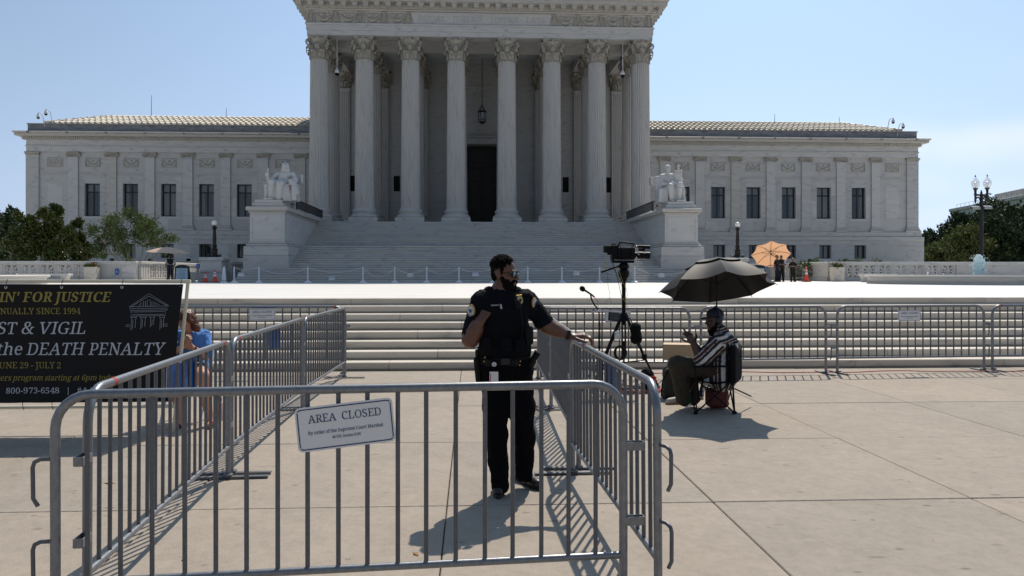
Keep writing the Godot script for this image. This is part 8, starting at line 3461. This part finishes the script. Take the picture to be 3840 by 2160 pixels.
func seated_woman() -> void:
	mat("skin_fair", 0.50, 0.265, 0.18, 0.45)
	mat("hair_auburn", 0.13, 0.042, 0.018, 0.5)
	mat("shirt_blue", 0.085, 0.24, 0.60, 0.85)
	mat("shorts_denim", 0.07, 0.12, 0.20, 0.9)
	mat("sandal", 0.30, 0.03, 0.05, 0.6)
	mat("bottle_pink", 0.62, 0.42, 0.42, 0.35)
	var base := Vector3(-3.054, 0.000, -8.634)
	var zf := 8.75
	var t := thing("person", "woman in blue shirt sitting behind the banner, head bowed", "person", base)
	var head := Vector3(-3.017, 1.096, -8.600)
	var neck := Vector3(-3.039, 0.969, -8.720)
	var chest := Vector3(-3.032, 0.837, -8.780)
	var hips := Vector3(-3.071, 0.554, -8.860)
	var sh_l := Vector3(-2.908, 0.916, -8.800)
	var el_l := Vector3(-2.853, 0.713, -8.720)
	var wr_l := Vector3(-2.918, 0.825, -8.500)
	var sh_r := Vector3(-3.167, 0.907, -8.780)
	var el_r := Vector3(-3.217, 0.731, -8.700)
	var wr_r := Vector3(-3.015, 0.836, -8.480)
	var kn_l := Vector3(-2.793, 0.522, -8.420)
	var kn_r := Vector3(-3.030, 0.513, -8.400)
	var an_l := Vector3(-2.737, 0.056, -8.500)
	var an_r := Vector3(-3.041, 0.033, -8.460)
	var look := toward(Vector3(-0.30, -0.40, 0.85))
	var f := Flesh.new()
	f.limb(chest + Vector3(-0.07, 0.0, 0), chest + Vector3(0.07, 0.0, 0), 0.10, 0.10)
	f.limb(chest, hips, 0.10, 0.115)
	f.limb(hips + Vector3(-0.07, 0, 0), hips + Vector3(0.07, 0, 0), 0.12, 0.12)
	f.limb(sh_l, sh_r, 0.055, 0.055)
	f.chain([neck, head + look * Vector3(0, -0.05, -0.01)], [0.055, 0.05])
	f.chain([sh_l, el_l, wr_l], [0.055, 0.040, 0.026])
	f.chain([sh_r, el_r, wr_r], [0.055, 0.040, 0.026])
	f.chain([hips + Vector3(0.08, 0, 0), kn_l, kn_l.lerp(an_l, 0.4), an_l], [0.11, 0.078, 0.062, 0.036])
	f.chain([hips + Vector3(-0.08, 0, 0), kn_r, kn_r.lerp(an_r, 0.4), an_r], [0.11, 0.078, 0.062, 0.036])
	for q in [[an_l, Vector3(0.05, 0, 0.19)], [an_r, Vector3(-0.01, 0, 0.20)]]:
		var a: Vector3 = q[0]
		f.limb(Vector3(a.x, 0.045, a.z), Vector3(a.x, 0.035, a.z) + q[1] * 0.8, 0.034, 0.026)
		f.limb(a, Vector3(a.x, 0.05, a.z), 0.034, 0.034)
	var g := Geo.new()
	f.fill(g, 0.014, 0.04)
	var hf := Flesh.new()
	head_on(hf, head, look, 0.92)
	hf.limb(neck, head + look * Vector3(0, -0.05, -0.01), 0.052, 0.048)
	hf.fill(g, 0.006, 0.013)
	hf = Flesh.new()
	hand_on(hf, wr_l, Vector3(-0.85, 0.35, 0.2), Vector3(0.2, -0.2, 1), Vector3(-0.2, 1, 0.1), 0.6, 0.3, 0.9)
	hf.fill(g, 0.005, 0.009)
	hf = Flesh.new()
	hand_on(hf, wr_r, Vector3(0.4, 0.6, 0.2), Vector3(-0.2, -0.2, 1), Vector3(0.4, 1, 0.1), 0.7, 0.3, 0.9)
	hf.fill(g, 0.005, 0.009)
	g.shift(-base)
	part("body", g, M.skin_fair, t)
	g = Geo.new()
	var hair := Flesh.new()
	hair.lump(head + look * Vector3(0, 0.048, -0.016), Vector3(0.078, 0.074, 0.092), look)
	hair.limb(head + look * Vector3(0.066, 0.04, 0.03), head + look * Vector3(0.07, -0.04, -0.01), 0.016, 0.02)
	hair.limb(head + look * Vector3(0.055, 0.0, -0.05), head + Vector3(0.095, -0.07, -0.01), 0.04, 0.04)
	hair.limb(head + Vector3(0.095, -0.07, -0.01), Vector3(-2.907, 1.003, -8.630), 0.042, 0.028)
	hair.fill(g, 0.009, 0.025, 0.008, 30.0)
	g.shift(-base)
	part("hair", g, M.hair_auburn, t)
	f = Flesh.new()
	f.limb(chest + Vector3(-0.07, 0.0, 0), chest + Vector3(0.07, 0.0, 0), 0.12, 0.12)
	f.limb(chest, hips + Vector3(0, 0.02, 0), 0.125, 0.14)
	f.limb(hips + Vector3(-0.06, 0.02, 0), hips + Vector3(0.06, 0.02, 0), 0.14, 0.14)
	f.limb(sh_l, sh_r, 0.072, 0.072)
	f.limb(sh_l, sh_l.lerp(el_l, 0.85), 0.072, 0.075)
	f.limb(sh_r, sh_r.lerp(el_r, 0.85), 0.072, 0.075)
	f.limb(neck + Vector3(-0.03, -0.035, 0), neck + Vector3(0.04, -0.03, 0), 0.06, 0.06)
	clad("shirt", f, 0.012, 0.04, M.shirt_blue, t, base, 0.012, 9.0)
	f = Flesh.new()
	f.limb(hips + Vector3(-0.08, -0.02, 0), hips + Vector3(0.08, -0.02, 0), 0.135, 0.135)
	f.limb(hips + Vector3(0.08, -0.01, 0), hips.lerp(kn_l, 0.5) + Vector3(0.02, 0, 0), 0.125, 0.108)
	f.limb(hips + Vector3(-0.08, -0.01, 0), hips.lerp(kn_r, 0.5) + Vector3(-0.02, 0, 0), 0.125, 0.108)
	clad("shorts", f, 0.013, 0.04, M.shorts_denim, t, base, 0.008, 12.0)
	g = Geo.new()
	var dir := (wr_l - el_l).normalized()
	g.tube([wr_l - dir * 0.035 - base, wr_l - dir * 0.01 - base], 0.029, 12, false)
	part("wrist_band", g, M.black_cloth, t)
	for q in [[an_l, Vector3(0.05, 0, 0.19)], [an_r, Vector3(-0.01, 0, 0.20)]]:
		var a: Vector3 = q[0]
		var s := node("sandal", t, Vector3(a.x, 0, a.z) - base)
		g = Geo.new()
		var out := PackedVector2Array()
		for i in 16:
			var w := TAU * i / 16
			out.append(Vector2(0.085 + cos(w) * 0.13, sin(w) * 0.042))
		var d: Vector3 = q[1].normalized()
		g.prism(out, 0.014, Transform3D(Basis(d, d.cross(Vector3.UP), Vector3.UP), Vector3(0, 0.001, 0)))
		part("sole", g, M.rubber, s)
		g = Geo.new()
		for e in [-1.0, 1.0]:
			g.tube([d * 0.05 + d.cross(Vector3.UP) * 0.036 * e + Vector3(0, 0.02, 0), d * 0.09 + d.cross(Vector3.UP) * 0.02 * e + Vector3(0, 0.066, 0), d * 0.12 + d.cross(Vector3.UP) * -0.025 * e + Vector3(0, 0.05, 0)], 0.008, 6)
		part("strap", g, M.sandal, s)
	# white folding chair
	var ch := thing("folding_chair", "white folding chair under the seated woman", "chair", Vector3(hips.x, 0, hips.z))
	g = Geo.new()
	g.box(Vector3(0.0, 0.41, 0.08), Vector3(0.42, 0.025, 0.40), 0.01)
	part("seat", g, M.white_paint, ch)
	for s in [-1.0, 1.0]:
		g = Geo.new()
		g.tube([Vector3(s * 0.21, 0.0, 0.30), Vector3(s * 0.21, 0.42, 0.0), Vector3(s * 0.20, 0.82, -0.20)], 0.012, 8)
		part("leg", g, M.white_paint, ch)
		g = Geo.new()
		g.tube([Vector3(s * 0.19, 0.0, -0.22), Vector3(s * 0.19, 0.40, 0.16)], 0.012, 8)
		part("leg", g, M.white_paint, ch)
	g = Geo.new()
	g.box(Vector3(0, 0.70, -0.15), Vector3(0.42, 0.22, 0.02), 0.008, Basis(Vector3.RIGHT, -0.35))
	part("backrest", g, M.white_paint, ch)
	var wb := thing("drink_bottle", "pink sports bottle with black lid beside the woman's foot", "bottle", Vector3(-2.738, 0.000, -8.803))
	g = Geo.new()
	g.lathe([Vector2(0, 0), Vector2(0.037, 0), Vector2(0.04, 0.02), Vector2(0.04, 0.19), Vector2(0.026, 0.215)], 16)
	part("flask", g, M.bottle_pink, wb)
	g = Geo.new()
	g.lathe([Vector2(0.028, 0.212), Vector2(0.028, 0.245), Vector2(0.012, 0.25), Vector2(0.012, 0.265), Vector2(0, 0.265)], 12)
	part("lid", g, M.black_plastic, wb)
	g = Geo.new()
	g.lathe([Vector2(0.0405, 0.06), Vector2(0.0405, 0.12)], 8, Transform3D.IDENTITY, 0.9, 2.2)
	part("print", g, M.red, wb)


func far_figure(label: String, at: Vector3, h: float, facing: float, top: Material, lower: Material, hat: int, pose: int, sleeves: Material, skin: Material) -> void:
	var t := thing("person", label, "person", at, facing, "people on the plaza")
	var s := h / 1.75
	var f := Flesh.new()
	var v := func(x: float, y: float, z: float) -> Vector3: return Vector3(x, y, z) * s
	var hands: Array = [[v.call(-0.27, 1.14, 0.0), v.call(-0.18, 0.98, 0.18), v.call(0.27, 1.14, 0.0), v.call(0.18, 0.98, 0.18)], [v.call(-0.27, 1.14, 0.02), v.call(0.06, 1.12, 0.20), v.call(0.27, 1.14, 0.02), v.call(-0.02, 1.16, 0.22)], [v.call(-0.29, 1.14, -0.03), v.call(-0.33, 0.90, 0.04), v.call(0.29, 1.14, -0.03), v.call(0.32, 0.90, 0.04)]][pose]
	f.limb(v.call(-0.07, 1.30, 0), v.call(0.07, 1.30, 0), 0.11 * s, 0.11 * s)
	f.limb(v.call(-0.06, 1.02, 0), v.call(0.06, 1.02, 0), 0.11 * s, 0.11 * s)
	f.limb(v.call(0, 1.3, 0), v.call(0, 1.0, 0), 0.11 * s, 0.11 * s)
	f.limb(v.call(-0.17, 1.42, 0), v.call(0.17, 1.42, 0), 0.055 * s, 0.055 * s)
	f.limb(v.call(0, 1.44, 0), v.call(0, 1.56, 0.01), 0.05 * s, 0.048 * s)
	f.chain([v.call(-0.19, 1.41, 0), hands[0], hands[1]], [0.052 * s, 0.04 * s, 0.028 * s])
	f.chain([v.call(0.19, 1.41, 0), hands[2], hands[3]], [0.052 * s, 0.04 * s, 0.028 * s])
	f.chain([v.call(-0.09, 0.95, 0), v.call(-0.10, 0.50, 0.02), v.call(-0.11, 0.08, -0.01)], [0.09 * s, 0.06 * s, 0.04 * s])
	f.chain([v.call(0.09, 0.95, 0), v.call(0.11, 0.50, 0.02), v.call(0.13, 0.08, -0.01)], [0.09 * s, 0.06 * s, 0.04 * s])
	var g := Geo.new()
	f.fill(g, 0.024, 0.04)
	var hf := Flesh.new()
	head_on(hf, v.call(0, 1.63, 0.015), Basis.IDENTITY, 1.0)
	for k in 2:
		hand_on(hf, hands[1 + 2 * k], hands[1 + 2 * k] - hands[2 * k], Vector3(0, 0.3, 1), Vector3(0.3 - 0.6 * k, 1, 0), 0.5, 0.3, s)
	hf.fill(g, 0.009, 0.014)
	part("body", g, skin, t)
	g = Geo.new()
	f = Flesh.new()
	f.limb(v.call(-0.07, 1.30, 0), v.call(0.07, 1.30, 0), 0.13 * s, 0.13 * s)
	f.limb(v.call(-0.07, 1.02, 0), v.call(0.07, 1.02, 0), 0.13 * s, 0.13 * s)
	f.limb(v.call(0, 1.3, 0), v.call(0, 1.0, 0), 0.13 * s, 0.13 * s)
	f.limb(v.call(-0.13, 1.42, 0), v.call(0.13, 1.42, 0), 0.066 * s, 0.066 * s)
	f.fill(g, 0.022, 0.04, 0.006, 10.0)
	part("vest", g, top, t)
	g = Geo.new()
	f = Flesh.new()
	f.limb(v.call(-0.17, 1.41, 0), v.call(-0.19, 1.41, 0).lerp(hands[0], 0.8), 0.064 * s, 0.06 * s)
	f.limb(v.call(0.17, 1.41, 0), v.call(0.19, 1.41, 0).lerp(hands[2], 0.8), 0.064 * s, 0.06 * s)
	f.fill(g, 0.02, 0.03)
	part("sleeves", g, sleeves, t)
	g = Geo.new()
	f = Flesh.new()
	f.limb(v.call(-0.07, 0.96, 0), v.call(0.07, 0.96, 0), 0.125 * s, 0.125 * s)
	f.chain([v.call(-0.09, 0.92, 0), v.call(-0.10, 0.50, 0.02), v.call(-0.11, 0.06, -0.01)], [0.108 * s, 0.085 * s, 0.075 * s])
	f.chain([v.call(0.09, 0.92, 0), v.call(0.11, 0.50, 0.02), v.call(0.13, 0.06, -0.01)], [0.108 * s, 0.085 * s, 0.075 * s])
	f.fill(g, 0.022, 0.035, 0.006, 8.0)
	part("trousers", g, lower, t)
	for k in [-1.0, 1.0]:
		shoe("shoe", v.call(0.12 * k, 0.0, -0.06), v.call(0.14 * k, 0.0, 0.18), M.boot, M.rubber, t, Vector3.ZERO)
	g = Geo.new()
	g.ball(v.call(0, 1.69, 0.0), Vector3(0.084, 0.07 if hat > 0 else 0.075, 0.105) * s, 12, 8)
	if hat == 1:
		g.box(v.call(0, 1.665, 0.11), Vector3(0.13, 0.012, 0.10) * s, 0.004)
	part("cap" if hat == 1 else "hair", g, M.cap_navy if hat == 1 else (M.hair_grey if hat == 2 else M.hair_black), t)


func plaza_people() -> void:
	mat("vest_navy", 0.008, 0.009, 0.014, 0.8)
	mat("shirt_white", 0.55, 0.57, 0.62, 0.8)
	mat("hair_grey", 0.16, 0.16, 0.17, 0.7)
	mat("skin_tan", 0.28, 0.14, 0.09, 0.5)
	far_figure("guard in dark vest and white shirt under the beige parasol", Vector3(-17.541, P, -47.4), 1.62, 0.25, M.vest_navy, M.vest_navy, 0, 0, M.shirt_white, M.skin_dark)
	far_figure("officer in dark cap in front, under the orange parasol", Vector3(18.315, P, -47.0), 1.60, 0.75, M.vest_navy, M.vest_navy, 1, 2, M.uniform, M.skin_tan)
	far_figure("officer with white sleeves standing close behind the capped officer", Vector3(18.727, P, -47.35), 1.60, -0.45, M.vest_navy, M.vest_navy, 1, 1, M.shirt_white, M.skin_tan)
	far_figure("grey haired officer standing alone beside the orange cone", Vector3(19.295, P, -47.0), 1.42, -0.1, M.vest_navy, M.vest_navy, 2, 1, M.uniform, M.skin_tan)
